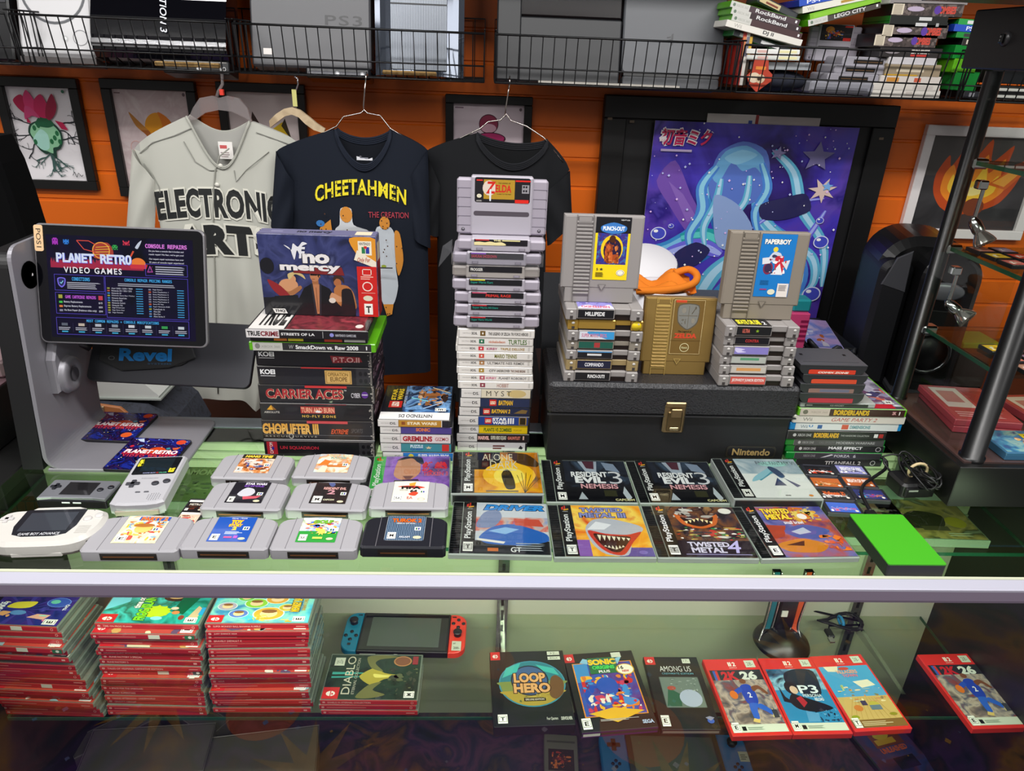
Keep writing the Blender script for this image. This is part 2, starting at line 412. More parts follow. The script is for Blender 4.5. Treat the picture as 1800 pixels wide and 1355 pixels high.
for x in (-.60,.055,.80):
    mb=MB();mb.box(x-.011,x+.011,CYB-.009,CYB-.001,-.78,-.004,M('#b9bcb4',.25,.9))
    for k in range(24):mb.box(x-.003,x+.003,CYB-.0094,CYB-.0088,-.04-.03*k,-.022-.03*k,'#202020')
    cbuild(mb,'upright_strip',label='slotted chrome strip')
mb=MB();mb.box(CX0,.97,CYF-.01,CYB+.012,DECK-.02,DECK,NOISE(['#1c1a26','#2a2640','#54304c','#262440','#6a4434','#1c1a22'],9,5,.5,6,1.0));cbuild(mb,'base_deck',label='dark bottom deck with galaxy reflections painted into its colour')  # front glass reflections put into the deck colour as galaxy patches
mb=MB();mb.box(CX0,CX1,CYF-.018,CYF-.003,FLOORZ,DECK-.02,BLACK);cbuild(mb,'kick_board')

# unseen slab added above the baskets to shade the wall behind them
mb=MB();mb.box(-2.6,2.6,1.55,WALLY,.93,.955,M('#1a1816',.6));struct(mb.build('shade_slab_1'))
# back bench behind the counter
mb=MB();mb.box(.24,1.9,1.40,1.99,-.14,-.11,M('#121214',.4),.003);mb.box(.26,1.9,1.44,1.97,FLOORZ,-.14,M('#0e0e10',.6))
tag(mb.build('back_bench'),'black work bench against the orange wall under the coffee maker','bench')
mb=MB();mb.box(-1.5,-.5,1.36,1.95,-.36,-.33,M('#2a2522',.5));mb.box(-1.46,-.54,1.40,1.93,FLOORZ,-.36,M('#1a1816',.6))
tag(mb.build('low_table'),'low dark table under the grey backpack','table')
# ---------------------------------------------------------------- pictures on the wall
def picture(px0,px1,pzt,pzb,bw,fcol,label,art,y=1.985,name='framed_print',cat='picture',paper='#e6dfe2'):
    a=PY(*px0,y);b=PY(*px1,y);x0,x1=a.x,b.x;zt=PY(*pzt,y).z;zb=PY(*pzb,y).z
    t=thing(name,label,cat,((x0+x1)/2,WALLY-.001,zb));w_,h_=x1-x0,zt-zb;f=M(fcol,.35)
    mb=MB()
    for bx in ((-w_/2,w_/2,0,bw),(-w_/2,w_/2,h_-bw,h_),(-w_/2,-w_/2+bw,bw,h_-bw),(w_/2-bw,w_/2,bw,h_-bw)):mb.box(bx[0],bx[1],-.018,0,bx[2],bx[3],f,.0015)
    mb.build('frame',t)
    mb=MB();mb.box(-w_/2+bw*.8,w_/2-bw*.8,-.007,-.002,bw*.8,h_-bw*.8,M(paper,.4,0,.6))
    A=Art(mb,(-w_/2+bw,-.0072,bw),(w_-2*bw,0,0),(0,0,h_-2*bw),eps=6e-5);art(A);mb.build('print',t);return t
def art_bulb(A):
    rn=random.Random(3)
    def root(x,y,ang,ln,wd,col,depth=0):
        pts=[(x,y)]
        for i in range(5):
            ang += rn.uniform(-.45,.45);x += math.cos(ang)*ln/5;y += math.sin(ang)*ln/5*.7;pts.append((x,y))
        A.line(pts,wd,col)
        if depth < 2:
            for q in (2,4):root(pts[q][0],pts[q][1],ang+rn.choice((-.7,.7)),ln*.55,wd*.6,col,depth+1)
    for a_,x,y in ((175,.3,.6),(190,.3,.5),(10,.7,.55),(0,.72,.45),(30,.7,.62),(205,.3,.42)):root(x,y,R(a_),.33,.0028,'#20242a')
    for a_ in (-120,-105,-95,-85,-75,-60):root(.5,.3,R(a_),.3,.0032,'#3b5a55')
    A.poly([(.26,.45),(.22,.52),(.26,.6),(.36,.64),(.5,.66),(.66,.62),(.74,.54),(.74,.44),(.68,.36),(.6,.33),(.58,.24),(.5,.3),(.42,.29),(.33,.34)],'#173c30')
    A.poly([(.28,.46),(.25,.52),(.29,.59),(.38,.63),(.5,.64),(.64,.6),(.71,.53),(.71,.45),(.65,.38),(.56,.36),(.54,.3),(.46,.32),(.35,.35)],'#8fc79d')
    A.poly([(.28,.46),(.29,.4),(.4,.33),(.5,.36),(.52,.5),(.42,.56)],'#a9dccd')
    for x,y in ((.33,.57),(.4,.6),(.62,.47),(.67,.52),(.56,.43),(.3,.42),(.69,.43)):A.ell(x,y,.03,.03,'#1d6a3f',10)
    A.poly([(.36,.62),(.5,.72),(.66,.62),(.56,.58),(.42,.59)],'#1b5e3c')
    for pts,c in (([(.16,.77),(.1,.86),(.24,.92),(.34,.8),(.3,.7)],'#c3164f'),([(.28,.74),(.26,.88),(.34,.97),(.44,.84),(.42,.7)],'#e63a78'),([(.4,.72),(.42,.86),(.55,.93),(.62,.8),(.56,.68)],'#d42360'),
                   ([(.55,.7),(.6,.82),(.72,.94),(.76,.82),(.7,.72),(.6,.66)],'#a3123f'),([(.22,.66),(.34,.7),(.46,.68),(.36,.78),(.26,.8)],'#e14b84'),([(.68,.66),(.8,.64),(.86,.56),(.76,.57)],'#b8184a'),([(.24,.63),(.3,.62),(.28,.66),(.25,.68)],'#b8184a')):A.poly(pts,c)
    A.line([(.78,.06),(.82,.1),(.84,.04),(.88,.09),(.92,.05),(.95,.07)],.0016,'#555')
    A.ell(.9,.965,.025,.018,'#2a6b50',12)
picture((-16,137),(133,138),(133,138),(167,335),.024,'#121212','black framed print of a pink flower on a spotted green bulb with roots',art_bulb,paper='#ebe7ea')
def art_orb(A):
    A.rect(0,0,1,1,NOISE(['#d8c9c9','#cdb9ba','#e2d6d4'],14,1,.3,3,2.));A.rect(.02,.955,.1,.968,'#8a7070');A.ell(.95,.965,.02,.018,'#705a60',12)
    A.ell(.55,.62,.19,.16,'#e0950f',30);A.poly([(.55,.46),(.74,.58),(.72,.7),(.62,.77),(.56,.78),(.6,.66)],'#d9760f')
    A.poly([(.17,.78),(.3,.68),(.42,.58),(.36,.56),(.24,.64)],'#b87a2e');A.poly([(.3,.6),(.42,.5),(.48,.52),(.4,.6)],'#a35a1c')
    for i in range(5):A.ring(.2+.03*i,.42-.06*i,.08,.07,.1,'#d9a89f')
picture((173,137),(340,140),(173,137),(216,345),.024,'#141414','black framed print of an orange ball partly behind the pale jersey',art_orb,paper='#d6c8c9')
def art_yellow(A):
    A.rect(0,0,1,1,'#d9cbca');A.poly([(.28,.62),(.34,.8),(.44,.66)],'#3a2520');A.poly([(.4,.6),(.6,.62),(.78,.7),(.84,.56),(.9,.5),(.5,.4)],'#d8b51c');A.poly([(.74,.66),(.8,.74),(.88,.5)],'#3a2f18');A.ell(.06,.93,.05,.02,'#c33',8)
picture((378,143),(534,149),(378,143),(420,340),.022,'#141414','black framed print with a yellow shape behind the clear and wooden hangers',art_yellow)
def art_cup(A):
    A.rect(0,0,1,1,'#d5c4cc');A.rect(.02,.945,.14,.96,'#8a7080');A.ell(.95,.95,.02,.018,'#6a5a60',12)
    A.ell(.5,.78,.14,.11,'#4a2030',26);A.ell(.5,.78,.128,.1,'#8f2a4a',26);A.ell(.5,.735,.11,.05,'#cfa0b0',20)
    A.ell(.53,.62,.22,.07,'#3a1028',26);A.ell(.53,.625,.2,.055,'#b02a66',26);A.poly([(.32,.6),(.74,.6),(.64,.5),(.4,.5)],'#8c1c4c');A.ell(.53,.5,.12,.05,'#6a1038',20)
picture((783,165),(937,168),(783,165),(800,350),.021,'#121212','black framed print of a maroon orb over a pink cup between the dark shirts',art_cup,paper='#d5c4cc')
def art_fire(A):
    A.rect(0,0,1,1,NOISE(['#2d2c2e','#3b3a3c','#242325'],9,2,.3));A.rect(0,.58,1,1,'#4a4644')
    for c,pts in (('#c04a18',((.14,.4),(.12,.6),(.2,.8),(.24,.68),(.34,.9),(.4,.7),(.55,.98),(.6,.74),(.76,.92),(.76,.7),(.92,.76),(.88,.5),(.78,.3),(.6,.2),(.4,.16),(.24,.24))),('#ee8a22',((.2,.42),(.2,.6),(.26,.7),(.32,.6),(.38,.78),(.45,.62),(.55,.82),(.6,.62),(.72,.78),(.72,.6),(.82,.6),(.78,.42),(.66,.3),(.46,.24),(.3,.3))),('#f6c63c',((.26,.44),(.28,.6),(.34,.5),(.42,.66),(.48,.52),(.56,.7),(.62,.5),(.7,.6),(.7,.42),(.58,.34),(.4,.32))),('#fbe792',((.34,.44),(.4,.54),(.48,.46),(.54,.56),(.6,.42),(.48,.37)))):A.poly(list(pts),c)
    A.poly([(.62,.5),(.85,.72),(.95,.66),(.8,.45)],'#d8641c');A.poly([(.66,.52),(.84,.68),(.88,.62),(.78,.48)],'#f2a63c');A.ell(.55,.25,.1,.1,'#7a3a22',14)
picture((1632,219),(1858,232),(1632,219),(1577,416),.026,'#e9e3e2','white framed print of yellow and orange flames on dark grey',art_fire)

# large black poster board and the poster pinned on it
yb=1.975
a=PY(1064,167,yb);b=PY(1581,185,yb);zb=-.12
t=thing('poster_board','large black framed display board behind the purple poster','board',((a.x+b.x)/2,yb,zb));w_=b.x-a.x;h_=(a.z+b.z)/2-zb
mb=MB();mb.box(-w_/2,w_/2,0,.02,0,h_,M('#131315',.5),.002);mb.build('backing',t)
mb=MB();f=M('#0b0b0c',.45)
for bx in ((-w_/2,w_/2,h_-.055,h_),(-w_/2,-w_/2+.06,0,h_-.055),(w_/2-.06,w_/2,0,h_-.055),(-w_/2+.06,w_/2-.06,0,.05)):mb.box(bx[0],bx[1],-.012,0,bx[2],bx[3],f,.002)
for sx,sz in ((-.39,.06),(-.33,.065),(.36,.085)):mb.box(sx*w_/.8,sx*w_/.8+.012,-.0125,-.012,h_-sz,h_-sz+.006,'#6a5a48')
mb.build('frame',t)
yp=1.955;tl=PY(1158,207,yp);tr=PY(1494,229,yp);bl=PY(1108,585,yp);br=PY(1436,600,yp)
x0,x1=(tl.x+bl.x)/2-.003,(tr.x+br.x)/2+.003;zt=(tl.z+tr.z)/2;zb=-.06
t=thing('poster','purple space poster with pink lettering, stars, bubbles and teal ribbons','poster',((x0+x1)/2,yp,zb));w_=x1-x0;h_=zt-zb
mb=MB();mb.box(-w_/2,w_/2,0,.003,0,h_,'#cfc8dd')
A=Art(mb,(-w_/2,-.0004,0),(w_,0,0),(0,0,h_),eps=7e-5,ink=.25,coat=.5)
A.rect(0,0,1,1,NOISE(['#2a1a62','#3a2a96','#4a3cb8','#5a3fae','#2e2180','#6a58d0'],4.5,2,.25,4,.8,coat=.5))
A.poly([(.04,.72),(.12,.82),(.22,.66),(.32,.5),(.24,.46),(.12,.6)],'#7550ae');A.poly([(.1,.72),(.18,.66),(.27,.54),(.22,.52)],'#8a66bc')
def ribbon(pts,wd,c,c2):
    P=[]
    for i in range(len(pts)-1):
        for k in range(6):
            tt=k/6;p0=pts[max(0,i-1)];p1=pts[i];p2=pts[i+1];p3=pts[min(len(pts)-1,i+2)]
            P.append(tuple(.5*((2*p1[j])+(-p0[j]+p2[j])*tt+(2*p0[j]-5*p1[j]+4*p2[j]-p3[j])*tt*tt+(-p0[j]+3*p1[j]-3*p2[j]+p3[j])*tt**3) for j in (0,1)))
    P.append(pts[-1])
    for sc,cc in ((1,c),(.45,c2)):
        l=[];r_=[]
        for i,p in enumerate(P):
            q=P[min(i+1,len(P)-1)];o_=P[max(0,i-1)];d=Vector((q[0]-o_[0],(q[1]-o_[1])*1.2)).normalized();ww=wd*sc*math.sin(math.pi*(.12+.88*i/len(P)))**.6
            l.append((p[0]-d.y*ww,p[1]+d.x*ww*.8));r_.append((p[0]+d.y*ww,p[1]-d.x*ww*.8))
        for i in range(len(P)-1):A.poly([l[i],l[i+1],r_[i+1],r_[i]],cc,False)
        A.k += 1
BL4=(('#3f8fd0','#7fc4ea'),('#4a86d8','#93d4ee'),('#5fb4d8','#b0dcf4'),('#2f6ab8','#58a0dc'),('#28a0a8','#5fd0cc'),('#6f6ade','#a8b4f4'))
for pts,wd,q in (([(.6,.88),(.72,.78),(.8,.6),(.95,.42),(.99,.2)],.03,2),([(.36,.78),(.3,.66),(.28,.5),(.16,.4),(.03,.34),(.02,.2),(.1,.14)],.04,0),([(.4,.74),(.36,.58),(.4,.44),(.28,.32),(.12,.3),(.06,.22)],.035,3),([(.5,.8),(.56,.68),(.62,.52),(.76,.42),(.86,.26),(.84,.08),(.9,0)],.05,1),([(.52,.7),(.6,.56),(.72,.46),(.9,.36),(.94,.22),(.86,.12)],.03,2),
        ([(.5,.36),(.4,.26),(.34,.14),(.28,0)],.05,2),([(.52,.34),(.5,.22),(.42,.1),(.44,0)],.045,0),([(.55,.34),(.64,.24),(.62,.12),(.7,0)],.05,1),([(.2,.44),(.32,.46),(.44,.42),(.52,.46)],.045,4),([(.46,.46),(.58,.38),(.72,.36),(.84,.44),(.92,.6)],.025,5),([(.56,.5),(.66,.58),(.78,.64),(.9,.66)],.012,5),([(.14,.36),(.3,.4),(.42,.36)],.05,5)):ribbon(pts,wd,*BL4[q])
for c,pts in (('#5a78cc',((.3,.72),(.33,.86),(.44,.92),(.56,.88),(.6,.76),(.56,.64),(.44,.6),(.34,.62))),('#6fb0e0',((.31,.76),(.36,.87),(.46,.9),(.55,.85),(.57,.76),(.52,.8),(.46,.78),(.4,.82),(.35,.72))),('#8cc8ea',((.36,.84),(.44,.88),(.52,.86),(.48,.83),(.42,.81)))):A.poly(list(pts),c)
for pts,wd,q in (([(.33,.8),(.27,.7),(.29,.58),(.24,.46),(.27,.36)],.03,1),([(.36,.74),(.35,.62),(.31,.5),(.33,.4)],.022,2),([(.55,.82),(.6,.7),(.56,.58),(.6,.46)],.026,1),([(.5,.76),(.5,.64),(.45,.54),(.47,.42)],.02,2)):ribbon(pts,wd,*BL4[q])
A.poly([(.34,.66),(.46,.62),(.56,.5),(.52,.38),(.4,.4),(.36,.5)],'#8fa8d8');A.poly([(.58,.62),(.7,.66),(.8,.68),(.84,.6),(.72,.55),(.6,.55)],'#2a2858');A.poly([(.18,.36),(.28,.42),(.36,.38),(.3,.3),(.2,.28)],'#2c2c5c');A.star(.88,.7,.075,'#e2c9c0',7,.42,.85,70)
for cx,cy,r_ in ((.08,.46,.04),(.02,.34,.022),(.93,.44,.04),(.84,.3,.03),(.14,.5,.014),(.7,.18,.05),(.94,.16,.05),(.9,.55,.02)):
    A.ell(cx,cy,r_,r_*.82,'#4a52c8',22);A.ring(cx,cy,r_,r_*.82,.14,'#dfe4ff');A.ell(cx-r_*.35,cy+r_*.3,r_*.3,r_*.2,'#ffffff',10)
A.star(.82,.86,.085,'#7a74a4',5,.45,.85);A.star(.62,.87,.04,'#8a84b4',5,.45,.85,80);A.star(.9,.72,.03,'#7db4ee',5,.45,.85)
A.stars(['#ffffff','#c8d0ff','#f0c8ff'],150,3,r_=.005)
A.text('初音ミク',.025,.885,.29,.975,'#f3e8ee',bold=.085,shear=.15);A.text('初音ミク',.032,.89,.283,.968,'#c8285a',bold=.03,shear=.15)
A.lines(.04,.862,.2,.88,1,'#cbb8e0',2,.6,.05)
mb.build('print',t)
mb=MB();mb.box(-.13,.0,.0005,.0025,0,.03,'#d8d2cc');mb.box(.004,.17,.0005,.0025,-.002,.028,'#cfc5c2');mb.box(-.002,.006,.0,.0026,0,.03,'#a03030');mb.box(-.02,-.01,0,.0004,.008,.016,'#3050a0')
q=PY(1330,214,yp);tag(mb.build('pinned_leaflet'),'pale leaflet strip showing above the top edge of the purple poster','leaflet');bpy.data.objects['pinned_leaflet'].location=(q.x,yp+.004,zt-.008)

# ---------------------------------------------------------------- shirts on hangers
def sheet(mb,P,nu,nv,mat,mat2=None):
    """closed cloth: P(u,v,side) -> point, side 0 front / 1 back"""
    for s_ in (0,1):
        vs=[P(i/nu,j/nv,s_) for j in range(nv+1) for i in range(nu+1)]
        fs=[(j*(nu+1)+i,j*(nu+1)+i+1,(j+1)*(nu+1)+i+1,(j+1)*(nu+1)+i) for j in range(nv) for i in range(nu)]
        mb.mesh(vs,fs,mat2 if (s_ and mat2) else mat,True)
def shirt(name,label,y0,px,cols,dip,folds,bulge,sleeves,hemcurve=0.,seed=0,cuff=None):
    """px: shoulder left, neck left, neck right, shoulder right, hem left, hem right, chest left, chest right (pixels on the plane y0)"""
    sl,nl,nr,sr,hl,hr,cl,cr=[PY(*p,y0) for p in px];rn=random.Random(seed);ph=[rn.random()*6 for _ in range(8)]
    mat=M(cols[0],.85,spec=.2);org=Vector(((nl.x+nr.x)/2,y0,(hl.z+hr.z)/2))
    def top(x,front):
        if x <= nl.x:k=(x-sl.x)/(nl.x-sl.x);return sl.z+(nl.z-sl.z)*(k**.75 if k > 0 else 0)
        if x >= nr.x:k=(sr.x-x)/(sr.x-nr.x);return sr.z+(nr.z-sr.z)*(max(0,k)**.75)
        k=(x-nl.x)/(nr.x-nl.x);base=nl.z+(nr.z-nl.z)*k
        return base-(dip if front else dip*.28)*math.sin(math.pi*k)**(.7 if dip < .1 else 1.1)
    def yf(x,z,front):
        k=max(-1,min(1,(x-(cl.x+cr.x)/2)/((cr.x-cl.x)/2)));v=max(0,min(1,(nl.z-z)/(nl.z-org.z)))
        b=bulge*(1-k*k)**.5*(.35+.65*min(1,v*3));f=0
        for i in range(4):f += math.sin(x*(45+22*i)+ph[i]+z*(6-5*i)+.8*math.sin(z*14+ph[i+4]))*folds/(1+i)*(.25+v)
        return y0+(-b+f if front else b*.5+f*.4)
    def P(u,v,s_):
        xt=sl.x+(sr.x-sl.x)*u;zt_=top(xt,s_ == 0);w0=cl.x+(cr.x-cl.x)*u;wh=hl.x+(hr.x-hl.x)*u
        k=min(1,v/.16);xx=xt+(w0-xt)*k if v < .16 else w0+(wh-w0)*(v-.16)/.84
        zh=hl.z+(hr.z-hl.z)*u+hemcurve*(abs(2*u-1)**2.2)
        z=zt_+(zh-zt_)*v;e=.002 if u in (0,1) else 0
        return Vector((xx,yf(xx,z,s_ == 0) if not e else y0,z))-org
    t=thing(name,label,'shirt',org)
    mb=MB();sheet(mb,P,44,36,mat,M(cols[1],.85,spec=.2));mb.build('body',t)
    for q in sleeves:
        a_,b_,c_,d_=[PY(*p,y0-.004) for p in q]
        def PS(u,v,s_):
            p=(a_*(1-u)+d_*u)*(1-v)+(b_*(1-u)+c_*u)*v;k=1-(2*u-1)**2
            return p+Vector((0,(-1 if s_ == 0 else 1)*(.006+.016*k*(.5+v*.5))+.003*math.sin(u*9+v*7+seed),0))-org if 0 < u < 1 else p-org
        mb=MB();sheet(mb,PS,10,14,mat);mb.build('sleeve',t)
    mb=MB()
    def neckline(front,off=0.):return [Vector((x,yf(x,top(x,front),front)-(.003 if front else -.002),top(x,front)-off))-org for x in [nl.x+(nr.x-nl.x)*i/18 for i in range(19)]]
    for fr in (True,False):
        for off in ((0.,.004,.008,.012) if cuff else (0.,.003)):mb.tube(neckline(fr,off),.0029 if cuff else .0022,M(cols[2],.85,spec=.2),6)
    mb.build('collar',t)
    def warp(p):q=p+org;return Vector((p.x,yf(q.x,q.z,True)-y0-.0022,p.z))
    return t,org,warp,y0
JER=('#b9b9b0','#a6a5a0','#a8a89f')
jer,org,warp,y0=shirt('baseball_jersey','pale grey button jersey with black block lettering on a clear hanger',1.745,((236,262),(331,203),(441,212),(520,248),(318,692),(458,694),(272,330),(522,330)),JER,.105,.006,.03,[((232,262),(221,420),(271,425),(276,318))],-.035,2)
def loc_px(px,py,y,org):q=PY(px,py,y)-org;return Vector((q.x,0,q.z))
def print_on(t,org,warp,y,px0,px1,fn,name='print'):
    a_=loc_px(*px0,y,org);b_=loc_px(*px1,y,org);mb=MB()
    A=Art(mb,a_,Vector((b_.x-a_.x,0,0)),Vector((0,0,b_.z-a_.z)),eps=6e-4,warp=warp,ink=.7);fn(A);return mb.build(name,t)
def jersey_print(A):
    arc=lambda x,y:(x,y*(.82)+.18*(1-(2*x-1)**2)*1.0)
    A.text('ELECTRONIC',0,.5,1,1.,'#17191a',bold=.042,sp=1.05,bend=arc,edge=('#dad8cc',.05));A.text('ARTS',.12,-.04,.92,.5,'#17191a',bold=.06,sp=1.05,bend=arc,edge=('#dad8cc',.05))
print_on(jer,org,warp,y0-.03,(284,450),(492,335),jersey_print,'lettering')
mb=MB()
for sg in (((236,272),(262,252),(300,240),(332,226)),((446,234),(470,242),(500,254),(518,264)),((318,250),(340,285),(366,300),(380,300)),((244,290),(262,310),(274,330),(278,345)),((410,300),(414,320),(430,300),(470,268))):mb.tube([warp(loc_px(x,y,1.715,org)) for x,y in sg],.0011,M('#8f8f88',.8),4)
mb.build('seam',jer)
mb=MB();p=[loc_px(x,y,1.715,org) for x,y in ((400,262),(384,275),(377,300),(375,330),(376,400),(378,500),(382,600),(385,690))]
mb.tube([warp(q)+Vector((0,-.0005,0)) for q in p],.0016,M('#93938a',.8));mb.build('placket',jer)
for x,y in ((386,292),(381,325)):
    mb=MB();q=warp(loc_px(x,y,1.715,org));mb.lathe([(.0001,-.003),(.005,-.003),(.005,0)],'#d8d6cc',12,tuple(q),1);mb.build('button',jer)
mb=MB();q=loc_px(401,262,1.755,org);mb.box(q.x-.016,q.x+.016,-.006,-.0055,q.z-.02,q.z+.018,'#ece8e4');A=Art(mb,(q.x-.016,-.0061,q.z-.02),(.032,0,0),(0,0,.038));A.rect(.1,.6,.6,.8,'#c85a5a');A.lines(.1,.1,.8,.45,3,'#9a8a8a');mb.build('neck_tag',jer,'white neck label')
NAVY=('#161b26','#10131b','#1a1f2b')
tee,org,warp,y0=shirt('t_shirt','navy t-shirt with yellow spotted lettering on a wire hanger',1.70,((486,266),(591,226),(688,228),(752,264),(508,648),(757,652),(514,330),(750,330)),NAVY,.075,.0025,.03,[((485,265),(476,398),(514,408),(520,322)),((752,263),(757,436),(722,412),(716,320))],0,5,True)
def tee_print(A):
    arc=lambda x,y:(x,y*(.62+.0*x)+.38*(1-(2*x-1)**2))
    A.text('CHEETAHMEN',0,.50,1,1,'#e6d41c',bold=.025,shear=.05,sp=1.08,bend=arc,edge=('#4a4a10',.02))
    rn=random.Random(4)
    for i in range(46):
        x=rn.random()*.94+.03;y=.52+.2*(1-(2*x-1)**2)+rn.random()*.28;A.ell(x,y,.005+.004*rn.random(),.012+.01*rn.random(),'#23201a',6)
print_on(tee,org,warp,y0-.03,(557,400),(713,318),tee_print,'lettering');print_on(tee,org,warp,y0-.03,(557,400),(713,318),lambda A:A.text('THE CREATION',.58,.24,1.02,.36,'#a03040',bold=.01),'subtitle')
def tee_art(A):
    # plain spotted and white rounded shapes stand where the shirt's figures are
    A.poly([(.3,.98),(.42,.98),(.44,.84),(.62,.78),(.66,.55),(.2,.55),(.22,.78),(.28,.84)],'#c9ccd0');A.ell(.36,.93,.07,.07,'#c9832c',14)
    A.poly([(.05,.8),(.18,.88),(.2,.6),(.02,.58)],'#c9832c');A.ell(.06,.84,.05,.03,'#2f6fb0',10)
def tee_art2(A):
    A.poly([(.7,.86),(.86,.86),(.92,.72),(.9,.5),(.92,.3),(.86,.12),(.74,.12),(.7,.3),(.72,.5),(.68,.72)],'#b9bfc6');A.poly([(.9,.82),(.96,.8),(.99,.55),(.93,.4),(.9,.55)],'#c9832c')
    A.poly([(.74,.12),(.86,.12),(.84,.02),(.78,.0)],'#c9832c');A.ell(.79,.9,.06,.06,'#c9832c',14)
    rn=random.Random(9)
    for i in range(40):A.ell(rn.choice((.36,.79,.95,.1,.81))+rn.uniform(-.04,.04),rn.choice((.92,.88,.6,.7,.08))+rn.uniform(-.06,.06),.008,.008,'#4a2a10',6)
    A.ell(.78,.52,.03,.015,'#8a9a2a',10);A.rect(.72,.5,.88,.512,'#33343a')
print_on(tee,org,warp,y0-.03,(566,548),(708,366),tee_art,'print');print_on(tee,org,warp,y0-.03,(566,552),(708,374),tee_art2,'print')
mb=MB();q=loc_px(641,265,1.715,org);mb.box(q.x-.018,q.x+.018,.008,.0085,q.z-.02,q.z+.02,'#e8e8ee');A=Art(mb,(q.x-.018,.0079,q.z-.02),(.036,0,0),(0,0,.04));A.text('GILDAN',.1,.55,.9,.75,'#4a4a7a');A.lines(.2,.1,.9,.4,3,'#9a9aa6');mb.build('neck_tag',tee,'white neck label')
T3=('#17181b','#101113','#1c1d21')
shirt('t_shirt','plain black t-shirt on a wire hanger behind the topmost grey cartridge',1.735,((749,266),(838,234),(963,246),(1001,298),(770,700),(955,700),(768,330),(962,340)),T3,.06,.004,.028,[((1002,300),(1006,390),(962,432),(955,340)),((750,266),(737,405),(772,415),(776,330))],0,8,True)

def hook(px,y,top_px):pass
def hanger_wire(label,y,arms,hook_pts):
    P=[PY(*p,y) for p in arms];H=[PY(*p,y) for p in hook_pts];o_=P[len(P)//2]
    t=thing('wire_hanger',label,'hanger',o_);m_=M('#c9c2bb',.2,1.)
    mb=MB();mb.tube([p-o_ for p in P],.0017,m_,6);mb.build('arms',t)
    mb=MB();mb.tube([p-o_ for p in H],.0016,m_,6);mb.tube([H[-1]-o_+Vector((0,.0,.0)),H[-1]-o_+Vector((0,.012,.012)),H[-1]-o_+Vector((0,.026,.006))],.0016,m_,6);mb.build('hook',t)
hanger_wire('thin wire hanger holding the navy t-shirt',1.70,((520,258),(592,222),(604,205),(634,199),(640,193),(646,199),(668,203),(686,226),(735,255)),((640,198),(639,185),(641,160),(643,138)))
hanger_wire('thin wire hanger holding the plain black t-shirt',1.735,((770,262),(844,226),(858,214),(880,211),(890,200),(898,212),(926,222),(956,242),(990,285)),((888,205),(889,190),(893,165),(896,145)))
# clear plastic hanger under the jersey
CLR=GLASS('clear_plastic','#e8e4e4',.8,.08,(.18,'#cfc6c6'))
y=1.742;o_=PY(386,195,y);t=thing('clear_hanger','clear plastic hanger holding the pale grey jersey','hanger',o_)
mb=MB();pts=[PY(*p,y)-o_ for p in ((331,212),(340,190),(352,172),(374,168),(386,172),(400,168),(420,172),(436,190),(443,214),(430,206),(408,196),(386,193),(362,198),(345,210))]
mb.prism([(p.x,p.z) for p in pts],-.005,.005,CLR,plane='xz');mb.build('arms',t)
mb=MB();mb.tube([PY(*p,y)-o_ for p in ((380,172),(384,160),(391,148),(390,130))],.0035,CLR,8);mb.build('hook',t);mb=MB();q=PY(390,162,y-.004)-o_;mb.box(q.x-.004,q.x+.004,q.y-.004,q.y+.004,q.z-.006,q.z+.006,'#d83a2a');mb.build('size_marker',t,'red size marker')
y=1.76;o_=PY(519,200,y);t=thing('wooden_hanger','cream wooden hanger half hidden between the jersey and the navy t-shirt','hanger',o_)
up=[(474,212),(486,200),(500,191),(514,188),(528,193),(545,206),(558,217),(572,226)];dn=[(570,234),(552,228),(538,218),(526,206),(514,201),(502,204),(490,213),(476,224)]
mb=MB();mb.prism([((PY(*p,y)-o_).x,(PY(*p,y)-o_).z) for p in up+dn],-.006,.006,NOISE(['#b09a7c','#c4ae8e','#a48e70'],30,1,.5),.002,plane='xz');mb.build('arms',t)
mb=MB();mb.tube([PY(*p,y)-o_ for p in ((517,190),(519,162),(524,148),(523,138),(517,134))],.002,CHROME,6);mb.build('hook',t)
mb=MB();q=PY(518,172,y-.004)-o_;mb.box(q.x-.005,q.x+.005,q.y-.002,q.y,q.z-.018,q.z+.018,'#c8c47a');mb.build('size_tag',t,'yellow size tag')
# dark jacket at the far end
mb=MB();y=1.40;pr=[(-60,236),(-8,240),(16,285),(36,340),(52,390),(62,420),(66,800),(-60,800)];o_=PY(0,800,y)
P_=[PY(*p,y)-o_ for p in pr];mb.prism([(p.x,p.z) for p in P_],.05,-.03,M('#060607',.95,spec=.1),.008,plane='xz')
t_=mb.build('hanging_jacket');t_.location=o_;tag(t_,'dark jacket hanging at the edge beside the flower print','jacket')
